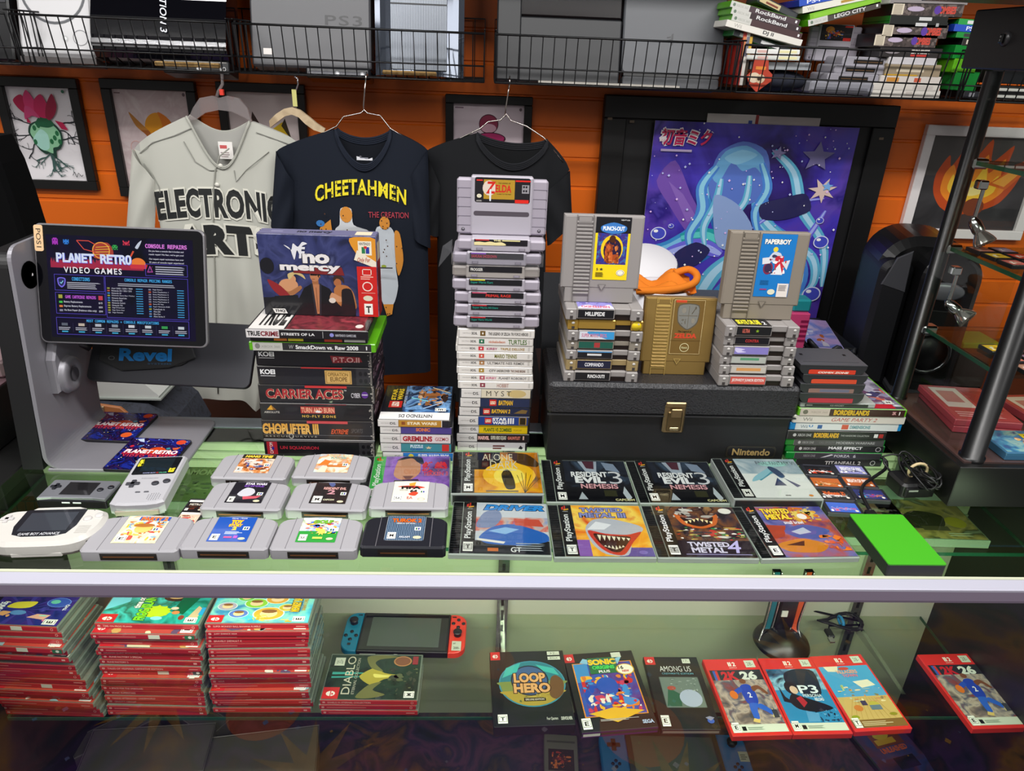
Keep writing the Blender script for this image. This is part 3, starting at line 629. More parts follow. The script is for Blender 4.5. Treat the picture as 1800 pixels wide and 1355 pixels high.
# ---------------------------------------------------------------- wire baskets on the wall with consoles and games
WIRE=M('#101012',.35,.3);BF,BB,BZ=1.72,1.985,.566
def basket(px0,px1,label):
    x0=PY(px0,60,BF).x;x1=PY(px1,60,BF).x;t=thing('wire_basket',label,'wire basket',((x0+x1)/2,(BF+BB)/2,BZ),group=None);o_=Vector(((x0+x1)/2,(BF+BB)/2,BZ))
    def rod(mb,a,b,r_=.0014,n=4):mb.tube([Vector(a)-o_,Vector(b)-o_],r_,WIRE,n)
    yf=lambda z:BF-(z-BZ)*.18
    mb=MB();n=max(2,round((x1-x0)/.0252))
    for z,r_ in ((BZ,.0022),(.598,.0018),(.662,.0024)):rod(mb,(x0,yf(z),z),(x1,yf(z),z),r_,6)
    for i in range(n+1):x=x0+(x1-x0)*i/n;rod(mb,(x,BF,BZ),(x,yf(.662),.662))
    mb.build('front_panel',t)
    for x in (x0,x1):
        mb=MB();hh=.67
        for z in (BZ,.598,hh):rod(mb,(x,yf(z),z),(x,BB,z),.0018,6)
        for i in range(8):y=BF+(BB-BF)*i/7;rod(mb,(x,y,BZ),(x,y,hh))
        rod(mb,(x,yf(.662),.662),(x,BF,BZ),.002);mb.build('side_panel',t)
    mb=MB()
    for i in range(n+1):x=x0+(x1-x0)*i/n;rod(mb,(x,BF,BZ),(x,BB,BZ))
    for i in range(5):y=BF+(BB-BF)*i/4;rod(mb,(x0,y,BZ),(x1,y,BZ),.002)
    mb.build('bottom_panel',t)
    mb=MB()
    for i in range(n+1):x=x0+(x1-x0)*i/n;rod(mb,(x,BB,BZ),(x,BB,.70))
    rod(mb,(x0,BB,.70),(x1,BB,.70),.002);mb.build('back_panel',t)
basket(-330,25,'black wire basket cut by the frame edge, above the pink flower print')
basket(32,404,'black wire basket holding the white and the glossy black consoles')
basket(415,852,'black wire basket holding the grey console and the shiny ribbed console')
basket(872,1300,'black wire basket holding two matte grey consoles')
basket(1309,1712,'black wire basket heaped with tilted game cases and grey cartridges')
basket(1718,2000,'black wire basket seen through the glass tower')
CZ=BZ+.003
def console(name,label,pxl,pxr,ybase,h,th,tilt,cat='game console'):
    a=PY(*pxl,ybase);b=PY(*pxr,ybase);t=thing(name,label,cat,((a.x+b.x)/2,ybase,CZ),(-R(tilt),0,0));return t,b.x-a.x
# white console with a round lid
t,w_=console('game_console','white game console with a round disc lid standing in the wire basket',(32,90),(166,95),1.79,.27,.05,14)
mb=MB();mb.box(-w_/2,w_/2,0,.05,.012,.27,M('#d9d8da',.4),.008);mb.box(-w_/2,w_/2,.001,.05,0,.012,M('#4a4444',.5));mb.build('body',t)
mb=MB();A=Art(mb,(-w_/2,-.0004,.0),(w_,0,0),(0,0,.27),eps=1e-4);cx,cz,rr=.5,.56,.43;A.ring(cx,cz,rr,rr*w_/.27,.07,'#5a5c60',40);A.ring(cx,cz,rr*.93,rr*.93*w_/.27,.015,'#9a9a9e',40)
A.ring(.82,.2,.1,.1*w_/.27,.1,'#8f8f92',24);A.ell(.62,.19,.04,.04*w_/.27,'#c6c6c8',14);A.ell(.62,.19,.02,.02*w_/.27,'#f0f0f0',10);A.rect(.66,.58,.72,.66,'#c04a48');A.rect(.15,.6,.18,.7,'#9a9aa0');mb.build('lid',t)
# glossy black console with chrome band
t,w_=console('game_console','glossy black console with a bright chrome band and vertical silver letters',(168,100),(403,112),1.775,.30,.06,12)
GBL=M('#0b0b10',.06,0,.6)
mb=MB();pr=[(0,.016),(-.012,.03),(-.016,.06),(-.010,.10),(0,.14),(.012,.30),(.075,.30),(.075,.016)]
mb.prism(pr,-w_/2,w_/2,GBL,plane='yz');mb.build('body',t)
mb=MB();mb.prism([(-.0165,.036),(-.019,.043),(-.0175,.052),(-.01,.052),(-.01,.036)],-w_/2,w_/2,M('#e6e6ea',.08,1.),plane='yz');mb.build('chrome_band',t,'bright chrome band')
mb=MB();mb.box(0.0,w_/2,-.004,.06,-.012,.016,M('#17181b',.4),.002);A=Art(mb,(0,-.0042,-.01),(w_/2,0,0),(0,0,.026),eps=1e-4);A.rect(.02,.85,.96,.93,'#8a8680');A.text('I/O',.86,.2,.95,.55,'#d8d8d8');A.poly([(.51,.25),(.57,.25),(.57,.5),(.54,.65),(.51,.5)],'#d8d8d8');mb.build('front_edge',t)
mb=MB();A=Art(mb,(w_*.02,-.0185,.068),(w_*.05,0,0),Vector((0,.018,.16)),eps=1e-4);A.text('PLAYSTATION 3',0,0,1,1,'#dfe2ea',rot=270,bold=.01,shear=.2);mb.build('lettering',t)
mb=MB();q=PY(330,115,1.745);mb.box(-.07,.07,-.006,.006,-.006,.004,NOISE(['#a5834e','#8a6a3a','#c0a068'],60,1,.7),.002);o=mb.build('cardboard_strip');o.location=(q.x,1.745,BZ+.012);tag(o,'torn brown cardboard strip under the glossy black console','cardboard')
# slim grey console
t,w_=console('game_console','slim dark grey console with a debossed logo and rounded front buttons',(443,118),(652,122),1.80,.29,.06,13)
mb=MB();mb.box(-w_/2,w_/2,0,.06,.010,.29,M('#56565a',.42),.004);mb.build('body',t)
mb=MB();mb.box(-w_/2*.10,w_/2,-.006,.05,-.012,.012,M('#141417',.2),.004);mb.box(-w_/2*.06,w_/2*.98,-.0075,0,-.008,.004,M('#4a4a52',.2),.003);mb.build('front_edge',t)
mb=MB();A=Art(mb,(w_*.12,-.0004,.102),(w_*.31,0,0),(0,0,.021),eps=1e-4);A.text('PS3',0,0,1,1,'#2a2a2e',bold=.01,sp=1.15);mb.build('logo',t)
for x in (.22,.43):
    mb=MB();mb.lathe([(.0001,-.0095),(.0055,-.0095),(.0055,-.006)],M('#e0e0e4',.2,.5),12,(w_*x,0,-.002),1);mb.build('button',t)
mb=MB();mb.box(-w_*.40,-w_*.33,-.001,0,.035,.048,'#e8e2de');mb.build('price_sticker',t)
# shiny ribbed console
t,w_=console('game_console','shiny silver and black console with a finely ribbed sliding lid',(660,118),(815,124),1.79,.29,.07,10)
pts=[(-w_/2+w_*i/16,-.018*math.sin(math.pi*i/16)**.6) for i in range(17)]
mb=MB();mb.prism(pts+[(w_/2,.06),(-w_/2,.06)],.0,.29,M('#4e5562',.08,.7,1.));mb.build('body',t)
mb=MB()
for i in range(34):
    x=-w_*.31+w_*.62*i/34;mb.box(x,x+w_*.0125,-.0215,-.012,.012,.29,M('#8d939c',.3,.6))
mb.box(-w_*.31,w_*.31,-.0205,-.010,.012,.29,M('#4a4f58',.4));mb.box(-w_*.31,w_*.31,-.0222,-.0205,.145,.148,'#202226');mb.build('ribbed_lid',t,'finely ribbed grey lid')
mb=MB();mb.box(-.06,.06,-.005,.005,-.005,.004,NOISE(['#a5834e','#8a6a3a','#c0a068'],60,2,.7),.002);o=mb.build('cardboard_strip');q=PY(720,125,1.745);o.location=(q.x,1.745,BZ+.012);tag(o,'brown cardboard strip under the shiny ribbed console','cardboard')
# layered matte console and the slim one with a logo
t,w_=console('game_console','large layered matte black console left of the slim logo console',(872,128),(1088,140),1.80,.30,.055,12)
mb=MB();mb.box(-w_/2,w_/2,0,.055,.0,.138,M('#2a2b2e',.5),.003);mb.box(-w_/2,w_/2,.006,.055,.141,.30,M('#1b1618',.15),.003);mb.build('body',t)
mb=MB();mb.box(-w_/2,-w_/2+.055,-.004,.05,.0,.30,M('#242528',.5),.003);mb.build('layer',t);mb=MB();mb.box(-w_*.38,-w_*.34,-.002,.0,.14,.152,'#e9e5e0');mb.build('price_sticker',t)
t,w_=console('game_console','slim matte grey console with a small dark logo beside the tilted game pile',(1092,130),(1268,142),1.80,.27,.04,12)
mb=MB();mb.prism(rrect(-w_/2,w_/2,.026,.28,.012),.04,0,M('#54565b',.45),.003,plane='xz');mb.build('body',t)
mb=MB();mb.prism(rrect(-w_/2+.004,w_/2-.004,-.004,.022,.008),.04,.001,M('#3a3c41',.4),.002,plane='xz');mb.box(-w_/2+.006,w_/2-.006,-.001,.01,.020,.026,'#131315');mb.build('lower_half',t)
mb=MB();A=Art(mb,(-w_*.08,-.0004,.088),(w_*.1,0,0),(0,0,.027),eps=1e-4);A.poly([(.55,0),(.72,.08),(.72,1),(.55,.9)],'#25262a');A.poly([(.0,.42),(.55,.55),(.55,.42),(.05,.28)],'#25262a');A.poly([(.1,.68),(.5,.74),(.5,.66),(.1,.58)],'#25262a');mb.build('logo',t)
mb=MB();mb.box(-.2,.12,-.01,.01,-.003,.001,M('#b5b0a8',.6));o=mb.build('paper_strip');q=PY(1100,148,1.75);o.location=(q.x,1.745,BZ+.006);tag(o,'white paper strip lying under the two matte grey consoles','paper')
t,w_=console('game_console','black console at the frame edge next to the white round lid console',(-160,95),(24,98),1.80,.28,.06,12)
mb=MB();mb.box(-w_/2,w_/2,0,.06,0,.28,M('#131316',.3),.004);mb.build('body',t);mb=MB();mb.box(-w_*.4,w_*.48,-.002,0,.12,.135,M('#3a3a40',.3));mb.build('disc_slot',t)

# ---------------------------------------------------------------- keep cases
PLASTIC={'dvd':M('#15151a',.3),'360':M('#5fae1c',.25),'xb1':M('#0f7a2c',.25),'wii':M('#e4e0d8',.35),'wiiu':M('#1f86c8',.25),'ps4':M('#1a3fae',.25),'3ds':M('#e3dfd9',.35),'ds':M('#26272b',.3),'white':M('#e8e4de',.4)}
def keep(name,label,loc,w_,t_,d_,shell,spine=None,cover=None,rot=(0,0,0),group=None,cat='game case',sp=(0.,1.,.04,.96)):
    t=thing(name,label,cat,loc,rot,group);mb=MB();mb.box(0,w_,0,d_,0,t_,PLASTIC.get(shell,shell),min(.0012,t_*.2));mb.build('shell',t)
    if spine:
        mb=MB();mb.box(w_*sp[0],w_*sp[1],-.0003,0,t_*sp[2],t_*sp[3],'#d8d6d0')
        A=Art(mb,(w_*sp[0],-.00032,t_*sp[2]),(w_*(sp[1]-sp[0]),0,0),(0,0,t_*(sp[3]-sp[2])));spine(A);mb.build('spine_insert',t)
    if cover:
        mb=MB();mb.box(w_*.02,w_*.98,d_*.01,d_*.98,t_,t_+.0003,'#d8d6d0');A=Art(mb,(w_*.02,d_*.01,t_+.00032),(w_*.96,0,0),(0,d_*.97,0),ink=.25,coat=.3);cover(A);mb.build('cover_insert',t)
    return t
def tilted(pxL,pxR,y,t_,d_,shell,spine,label,name='game_case',cat='game case',cover=None,yaw=0.):
    a=PY(*pxL,y);b=PY(*pxR,y);return keep(name,label,a,math.hypot(b.x-a.x,b.z-a.z),t_,d_,shell,spine,cover,(0,-math.atan2(b.z-a.z,b.x-a.x),yaw),cat=cat)
def sp_360(title,c='#2b2a2c',tc='#dddddd'):
    def f(A):A.rect(0,0,1,1,c);A.rect(0,0,.27,1,'#c9c8c2');A.ell(.05,.5,.02,.28,'#6a7a6a',10);A.text('XBOX 360',.08,.3,.25,.68,'#a3a49c',bold=.0);title and A.text(title,.36,.2,.8,.8,tc,bold=.02);A.rect(.94,.3,.965,.7,'#e8e8e8')
    return f
def sp_bars(c,bars):
    def f(A):
        A.rect(0,0,1,1,c)
        for a,b,col in bars:A.rect(a,.2,b,.8,col)
    return f
yA=1.735
tilted((1275,46),(1407,82),yA,.014,.13,'wii',lambda A:(A.rect(0,0,1,1,'#dedad2'),A.text('Wii',.1,.2,.2,.8,'#b0aca6'),A.text('DJ II',.48,.15,.62,.85,'#4a4a4a',bold=.03)),'white game case at the bottom of the left tilted pile in the basket')
for i,(py,lb,ti,c) in enumerate(((36,'green edged game case resting on the white case of the tilted pile','','#4a3436'),(24,'green edged game case in the middle of the left tilted pile','RockBand','#3a2c30'),(12,'green edged game case on top of the left tilted pile','RockBand','#4a3a40'))):
    tilted((1285-i*1,py),(1407-i*2,py+34),yA,.0135,.13,'360',sp_360(ti,c),lb)
tilted((1288,62),(1394,98),yA+.012,.012,.13,'xb1',sp_bars('#23272b',[(.45,.75,'#c8c8c8'),(.1,.3,'#8a948a')]),'dark game case sliding out under the left tilted pile in the basket')
a=PY(1330,3,1.75);t=thing('game_cartridge','dark grey cartridge with a pale label lying on the left tilted pile','game cartridge',a,(0,R(20),0));mb=MB();mb.box(0,.10,0,.08,0,.016,M('#3a3b40',.45),.003);mb.build('shell',t);mb=MB();A=Art(mb,(.005,-.0004,.003),(.05,0,0),(0,0,.01));A.rect(0,0,1,1,'#c9b58a');A.rect(.3,.2,.9,.6,'#7a3a2a');mb.build('label',t)
for i,(l,r_,sh,sp,lb) in enumerate((((1421,47),(1548,14),'360',sp_360('LEGO CITY','#4a4440'),'green edged game case lowest in the right tilted pile above the cartridges'),((1424,36),(1549,5),'360',sp_bars('#79b52a',[(.05,.9,'#86c234')]),'lime green game case on the right tilted pile in the basket'),
        ((1411,24),(1546,-5),'wii',lambda A:(A.rect(0,0,1,1,'#e0ded2'),A.text('Wii',.06,.2,.15,.8,'#b0aca6'),A.rect(.5,.3,.75,.7,'#b08a3a')),'white game case upon the lime green one in the basket'),((1405,12),(1540,-15),'ps4',lambda A:(A.rect(0,0,1,1,'#274fb8'),A.text('PS4',.1,.2,.28,.8,'#e8ecff'),A.rect(.4,.2,.9,.8,'#8a9a4a')),'blue game case on top of the right tilted pile in the basket'))):
    tilted(l,r_,yA,.0135,.13,sh,sp,lb)
for py,lb,c in ((94,'white game case lying under the left tilted pile','#e6e6e2'),(105,'white booklet lying below the white game case in the basket','#d6d8d2')):
    tilted((1312,py),(1405,py+2),1.74,.010,.12,'white',sp_bars(c,[(.2,.4,'#d8b0a8'),(.6,.95,'#e6dfae')]),lb)
tilted((1318,122),(1424,124),1.75,.016,.12,M('#8f9498',.4),sp_bars('#9a9ea2',[(.1,.9,'#a8acb0')]),'grey plastic game box lying at the basket front','game_box','box')
for i,(px,c) in enumerate(((1293,'#a82c24'),(1299,'#d8d4cc'),(1304,'#3a3024'))):
    q=PY(px,150,1.745);t=thing('game_case',['red spined','white spined','brown spined'][i]+' thin case standing upright at the basket corner','game case',q);mb=MB();mb.box(0,.0085,0,.12,0,.115,M(c,.4),.001);mb.build('shell',t);mb=MB();mb.box(.001,.0075,-.0004,0,.06,.1,['#c87a4a','#6a6a78','#c8a03a'][i]);mb.build('spine_insert',t)
q=PY(1331,152,1.735);t=thing('sticker_badge','red orange cut out badge hanging at the front of the crowded basket','badge',q);mb=MB();mb.prism([(0,-.012),(.03,.012),(.03,.026),(.02,.034),(.016,.055),(-.016,.055),(-.02,.03),(-.028,.022),(-.02,.004)],.002,0,'#b8402a',plane='xz');A=Art(mb,(-.028,-.0004,-.012),(.058,0,0),(0,0,.067),eps=1e-4);A.ell(.3,.45,.22,.16,'#e6d2b8');A.ell(.55,.42,.18,.14,'#d8c0a0');A.ell(.5,.42,.08,.06,'#3a2a20',8);A.rect(.3,.7,.7,.8,'#e08a3a');mb.build('face',t)
# heap of boxes, cases and cartridges filling the right half of the last basket
def checker(A):A.rect(0,0,1,1,NOISE(['#3a3230','#6a5e5a','#4a403e','#8a7c76'],160,3,.4,kind='voro'));A.rect(0,.08,.16,.92,'#d8cdb8');A.lines(.02,.1,.14,.9,9,'#8a8070',3,.5,0);A.ell(.33,.55,.12,.2,'#b8a8c0',16);A.text('ZOMBIES',.62,.2,.9,.8,'#c8483a',bold=.05);A.ell(.64,.5,.05,.34,'#5a3a9a',10)
for xl,xr,yt,yb,sh,sp,lb in ((1530,1650,158,170,'white',sp_bars('#ddd8d0',[(.5,.6,'#c8c0b8')]),'lowest white case of the tall heap at the basket end'),(1532,1650,147,158,'white',sp_bars('#d8d2ca',[(.6,.9,'#c8c0ba')]),'white case second from the bottom of the tall heap in the basket'),(1546,1653,134,146,'white',sp_bars('#d6cdc6',[(.1,.3,'#c88a3a'),(.55,.66,'#c85a40')]),'white case with orange marks in the tall heap in the basket'),
        (1554,1650,114,133,M('#8a7a5c',.5),lambda A:(A.rect(0,0,1,1,'#9a8a72'),A.rect(0,0,.6,.12,'#c89a2a'),A.lines(.2,.35,.9,.85,1,'#d8ccb4',2)),'tan game box with a golden lower edge in the heaped basket'),(1560,1645,101,113,'white',sp_bars('#c8c4c8',[]),'plain silver white case under the dark boxes in the basket'),(1545,1653,85,100,'dvd',lambda A:(A.rect(0,0,1,1,'#2a2626'),A.ell(.2,.55,.12,.2,'#8a8288',16),A.text('ZOMBIES',.5,.4,.8,.85,'#d8d0c8',bold=.05),A.rect(.5,.1,.78,.32,'#b8302a')),'dark game box with a red line under pale lettering in the basket'),
        (1535,1643,62,82,'dvd',checker,'checkered game box, lowest of three in the heaped basket'),(1549,1662,45,66,'dvd',checker,'checkered game box below two green edged black cases'),(1562,1664,38,47,'xb1',sp_bars('#1c1e1c',[(.45,.65,'#c8c8c8'),(.8,.85,'#a8a8a8')]),'black spined green case, lower of two between checkered boxes'),(1564,1665,28,37,'xb1',sp_bars('#1c1e1c',[(.5,.72,'#c8c8c8')]),'black spined green case, upper of two between checkered boxes'),
        (1566,1690,8,28,'dvd',checker,'checkered game box on top of the two black spined green cases'),(1564,1700,-2,6,'white',sp_bars('#8a8484',[]),'grey case lying on the topmost checkered box'),
        (1692,1722,160,172,'dvd',sp_bars('#2a2a30',[(.3,.6,'#8a8a90')]),'dark case at the bottom of the narrow heap beside the tower cap'),(1672,1714,128,158,'xb1',None,'lowest green case of the narrow heap beside the tower cap'),(1672,1713,104,127,'360',None,'lime green case in the narrow heap beside the tower cap'),(1674,1714,82,103,'xb1',None,'dark green case in the narrow heap beside the tower cap'),
        (1690,1722,68,80,'dvd',sp_bars('#2a2624',[(.2,.5,'#c8c0b0')]),'black case under the blue one in the narrow heap'),(1680,1722,57,66,'xb1',sp_bars('#1f8a3a',[(.3,.9,'#3a3a3a')]),'green case just below the blue one in the narrow heap'),(1676,1722,44,55,'ps4',lambda A:(A.rect(0,0,1,1,'#274fb8'),A.text('PS4',.45,.2,.85,.8,'#e8ecff')),'blue spined case in the narrow heap beside the tower cap'),(1684,1722,34,43,'xb1',sp_bars('#2a9a4a',[(.4,.9,'#d8d8d8')]),'green case just above the blue one in the narrow heap')):
    tilted((xl,yb),(xr,yb+3),1.745,(yb-yt)*.00136,.13 if xl < 1665 else .1,sh,sp,lb)
G='grey cartridges in the crowded basket'
snes_z=PY(1465,108,1.83).z
LATE=lambda:snes_standing('wide grey cartridge with an orange sun label standing in the crowded basket',(1421,80),(1511,82),1.83,snes_z,art=lambda A:(A.rect(0,0,1,1,'#1a1518'),A.ell(.28,.7,.14,.2,'#e0902a',14),A.blobs(['#c8502a','#3a5ab0','#e0b04a','#6a3a2a'],9,3,.15,.1,.75,.8,.2),A.rect(.74,.0,.98,.2,'#c8302a'),A.rect(.74,.86,1,.96,'#c8302a')))
for i,(px,py,lb) in enumerate(((1498,146,'lowest of three grey cartridges lying with dark slots forward in the basket'),(1512,131,'middle of three grey cartridges lying with dark slots forward'),(1528,117,'top grey cartridge with a yellow label lying slot forward in the basket'))):
    q=PY(px,py,1.745);t=thing('game_cartridge',lb,'game cartridge',(q.x,1.745+.004*i,q.z),R(3));mb=MB();mb.prism(rrect(-.062,.062,0,.0195,.006),.085,0,M('#9a97a0',.45),.002,plane='xz');mb.build('shell',t);mb=MB();mb.box(-.035,.035,-.0006,.001,.005,.0135,'#14100e');mb.box(-.032,.032,-.0009,0,.008,.0095,M('#7a5a3a',.4,.5));mb.build('connector',t,'dark connector slot')
    if i == 2:mb=MB();A=Art(mb,(-.034,.012,.0198),(.068,0,0),(0,.05,0));A.rect(0,0,1,1,'#d8d0c0');A.blobs(['#e0b02a','#c8502a','#3a5ab0'],8,3,.1,.1,.9,.9,.2);mb.build('label',t)
G=None
q=PY(1478,168,1.74);t=thing('grey_console','flat pale grey console under the three slot forward cartridges','game console',(q.x,1.742,BZ+.003));mb=MB();mb.box(-.075,.075,0,.14,0,q.z*0+.026,M('#8f8f98',.45),.004);mb.box(-.06,.06,-.001,.0,.008,.014,M('#6f6f78',.5));mb.build('body',t)
q=PY(1372,160,1.75);t=thing('navy_cloth','dark navy cloth bundled at the bottom of the crowded basket','cloth',(q.x,1.80,BZ+.003));mb=MB();mb.ball((0,0,.022),(.075,.05,.024),NOISE(['#10121e','#1c2030','#0c0e16'],30,3,.8),20,10);mb.build('bundle',t)
for i,(yt,lb) in enumerate(((164,'lower black case with white print in the basket seen through the tower'),(152,'upper black case with white print in the basket seen through the tower'))):tilted((1742,yt+10),(1850,yt+14),1.745,.014,.12,'dvd',lambda A:(A.rect(0,0,1,1,'#1c1a1c'),A.lines(.04,.25,.96,.75,1,'#d8d4d0',4,.9)),lb)
tilted((1738,146),(1850,151),1.745,.03,.12,'dvd',None,'dark box lying above the two black cases in the basket seen through the tower','game_box','box')
# ---------------------------------------------------------------- game cartridges
G='thick cartridges laid out on the glass'
GREY=M('#a3a1a6',.45);GREYN=M('#8f8a88',.5);GREYW=M('#8a8276',.5);SNG=M('#a8a3ad',.45);SND=M('#9f98a4',.45)
def n64_cart(label,pxc,z,art,mat=GREY,w_=.116,rot=0.,tilt=0.,off=0.):
    p=PZ(*pxc,0);t=thing('game_cartridge',label,'game cartridge',(p.x,p.y,z),(R(tilt),0,R(rot)));s=w_/.116;d=.075*s;h=.0185
    pl=[(-w_/2,.004),(-w_/2+.004,0),(w_/2-.004,0),(w_/2,.004)]
    for i in range(7):q=R(90*i/6);pl.append((w_/2-.017+.017*math.cos(q),d-.020+.014*math.sin(q)))
    for i in range(1,8):x=(w_/2-.017)*(1-2*i/8);pl.append((x,d-.006+.006*(1-(x/(w_/2-.017))**2)))
    for i in range(7):q=R(90+90*i/6);pl.append((-w_/2+.017+.017*math.cos(q),d-.020+.014*math.sin(q)))
    mb=MB();mb.prism(pl,.0015,h,mat,.0026)
    for sx in (-1,1):
        mb.box(sx*w_*.315-.0004,sx*w_*.315+.0004,.002,d-.004,h-.001,h+.00012,M('#6d6b70',.6));mb.box(sx*w_*.44-.0006,sx*w_*.44+.0006,.002,.016,h-.004,h-.0005,M('#7b797e',.6))
        mb.box(sx*w_*.40-.004,sx*w_*.40+.004,.003,.010,0,.003,mat);mb.box(sx*w_*.42-.006,sx*w_*.42+.006,d-.03,d-.022,0,.003,mat)
    mb.build('shell',t)
    mb=MB();mb.box(-w_*.29,w_*.29,-.0004,.003,.0035,.0138,'#150c0a');mb.box(-w_*.26,w_*.26,-.0008,0,.0076,.0094,M('#8a5a3a',.35,.7));mb.build('connector',t,'dark connector slot')
    mb=MB();lw=w_*.47;lo=rrect(-lw/2,lw/2,d*.19,d*.945,.004);mb.prism(lo,h-.001,h+.00015,'#888')
    A=Art(mb,(-lw/2+.0006,d*.19+.0006,h+.0002),(lw-.0012,0,0),(0,d*.755-.0012,0),ink=.25,coat=.3);art(A);mb.build('label',t);return t
def logo64(A,a=.8,b=.22):A.rect(a,b,a+.16,b+.14,'#ecece4');A.poly([(a+.03,b+.03),(a+.07,b+.03),(a+.07,b+.11),(a+.03,b+.11)],'#2a6a3a');A.poly([(a+.09,b+.03),(a+.13,b+.03),(a+.13,b+.11),(a+.09,b+.11)],'#2a3a9a')
def seal(A,x,y,rx=.09,ry=.05):A.ell(x,y,rx,ry,'#d9d3b0',18)
def l1(A):A.rect(0,0,1,1,NOISE(['#e8dcc0','#f0e2b0','#d8e0d8','#e8b060'],60,1,.25));A.poly([(.28,.98),(1,.98),(1,.82),(.28,.84)],'#2d4fae');A.blobs(['#e07a2a','#f2c03a','#c8402a','#efe6d2','#7ab0d0'],26,3,.1,.1,.95,.8,.16);A.text('PARTY 2',.33,.82,.95,.96,'#e04a2a',bold=.04,edge=('#f6e060',.03));A.ell(.52,.52,.2,.16,'#f0c05a');A.ell(.5,.64,.24,.07,'#b06a20');A.rating('E',.06,.04,.3,.26);logo64(A,.74,.42)
def l2(A):A.rect(0,0,1,1,'#1e52b0');A.text('TOY',.38,.72,.68,.88,'#f2d21e',bold=.06,edge=('#c8342a',.05));A.text('STORY',.36,.60,.70,.71,'#f2d21e',bold=.05,edge=('#c8342a',.04));A.text('2',.48,.46,.6,.59,'#f2d21e',bold=.06);A.text('Disney • PIXAR',.35,.91,.75,.97,'#e8eef8');A.lines(.35,.3,.8,.42,3,'#cfdcf2',2);A.rating('E',.05,.05,.26,.3);A.rect(.38,.14,.58,.2,'#e04a8a');A.rect(.62,.13,.72,.24,'#b04ac0');seal(A,.84,.12);logo64(A,.76,.46)
def l3(A):A.rect(0,0,1,1,'#2f9a3c');A.rect(0,.45,1,1,NOISE(['#6a8ad8','#c8d8ee','#f0e8d8','#5a9a5a'],60,4,.25));A.blobs(['#e0522a','#f0b03a','#3a6ac8','#e8e2d0','#f6e24a'],26,5,.1,.35,.95,.85,.15);A.text('GOLF',.3,.76,.8,.9,'#7ac03a',bold=.05,edge=('#2a5a1e',.04));A.star(.58,.42,.16,'#f6e060',9,.5);A.rating('K-A',.06,.05,.26,.3);seal(A,.84,.13);logo64(A,.76,.42);A.rect(.4,.12,.65,.2,'#cfe060')
def l4(A):A.rect(0,0,1,1,NOISE(['#16202c','#38506e','#6a88a8','#20303f','#8aa0ba'],130,7,.2,5,2.,kind='wave'));A.text('TUROK 2',.12,.74,.9,.9,'#e0641e',bold=.05,edge=('#2a1408',.04));A.text('SEEDS OF EVIL',.25,.67,.75,.72,'#d8d8d8');A.rating('M',.06,.06,.28,.32);A.text('AKLAIM',.36,.1,.65,.17,'#e8e8ee',shear=.2);seal(A,.83,.12,.11,.06);logo64(A,.74,.4)
def l5(A):A.rect(0,0,1,1,'#1a1720');A.text('STAR WARS',.3,.86,.9,.96,'#e8e2ee',bold=.04);A.text('EMPIRE',.3,.76,.85,.84,'#7a4ab0',bold=.03);A.poly([(.22,.4),(.3,.62),(.42,.72),(.6,.66),(.68,.5),(.6,.34),(.36,.3)],'#c9c9d0');A.poly([(.4,.3),(.9,.34),(.8,.22),(.45,.16)],'#c84a5a');A.rating('E',.05,.04,.22,.28);seal(A,.84,.1);logo64(A,.76,.36)
def l6(A):A.rect(0,0,1,1,'#18181b');A.text('RESIDENT EVIL',.26,.66,.9,.78,'#d8a8a0',bold=.03,edge=('#7a2a2a',.03));A.text('2',.4,.44,.62,.64,'#c8909a',bold=.03);A.poly([(.35,.98),(.42,.84),(.5,.8),(.55,.9),(.5,.99)],'#4a5a8a');A.rating('M',.06,.04,.32,.34);A.text('CAPCOM',.36,.14,.66,.21,'#e8e4c0',bold=.03);seal(A,.84,.1);logo64(A,.78,.4)
def l7(A):A.rect(0,0,1,1,'#e8e4d2');A.poly([(.1,.74),(.4,.8),(.7,.78),(.9,.7),(.6,.66)],'#c8382a');A.poly([(.42,.9),(.62,.98),(.6,.8),(.45,.78)],'#d8a03a');A.text('FIFA',.22,.62,.78,.76,'#1c1c1c',bold=.06);A.text('64',.48,.46,.68,.60,'#1c1c1c',bold=.06);A.text('SOCCER',.18,.54,.42,.6,'#6a6a6a');A.poly([(.45,.4),(.6,.5),(.72,.44),(.64,.3),(.5,.32)],'#d0482e');A.rating('K-A',.05,.06,.28,.32);A.text('EA',.42,.14,.58,.26,'#c84a3a');A.ring(.82,.14,.1,.06,.15,'#b8a888');logo64(A,.76,.42)
def l8(A):A.rect(0,0,1,1,NOISE(['#8a4a2a','#d88a4a','#e8d8c8','#3a2a20'],60,6,.25));A.rect(0,.78,1,1,'#20180e');A.text('HANG TIME',.08,.82,.9,.96,'#e8c83a',bold=.06,shear=.1);A.blobs(['#c8602a','#e8e0d8','#6a3420','#3a4a8a'],18,8,.1,.15,.95,.75,.16);A.rating('E',.03,.06,.2,.3);seal(A,.84,.12);logo64(A,.78,.34)
def l9(A):A.rect(0,0,1,1,NOISE(['#c8d8d8','#e8e0c8','#d8904a','#b8c8d0'],50,9,.25));A.text('STAR WARS',.3,.88,.95,.98,'#c8c89a',bold=.03);A.text('RACER',.36,.74,.85,.86,'#8ab0a0',bold=.04);A.poly([(.05,.35),(.2,.7),(.4,.62),(.35,.4)],'#e0782a');A.poly([(.3,.4),(.95,.5),(.9,.3),(.35,.28)],'#c87a3a');A.rect(.5,.4,.62,.5,'#e8e4da');A.poly([(.08,.02),(.2,.36),(.36,.3),(.34,.02)],'#e8dcc0');seal(A,.82,.1);logo64(A,.78,.36)
n64_cart('grey cartridge with a cowboy hat label, nearest the white handheld',(228,988),0,l1,w_=.126,rot=.5)
n64_cart('grey cartridge with a royal blue label in the front row',(394,984),0,l2)
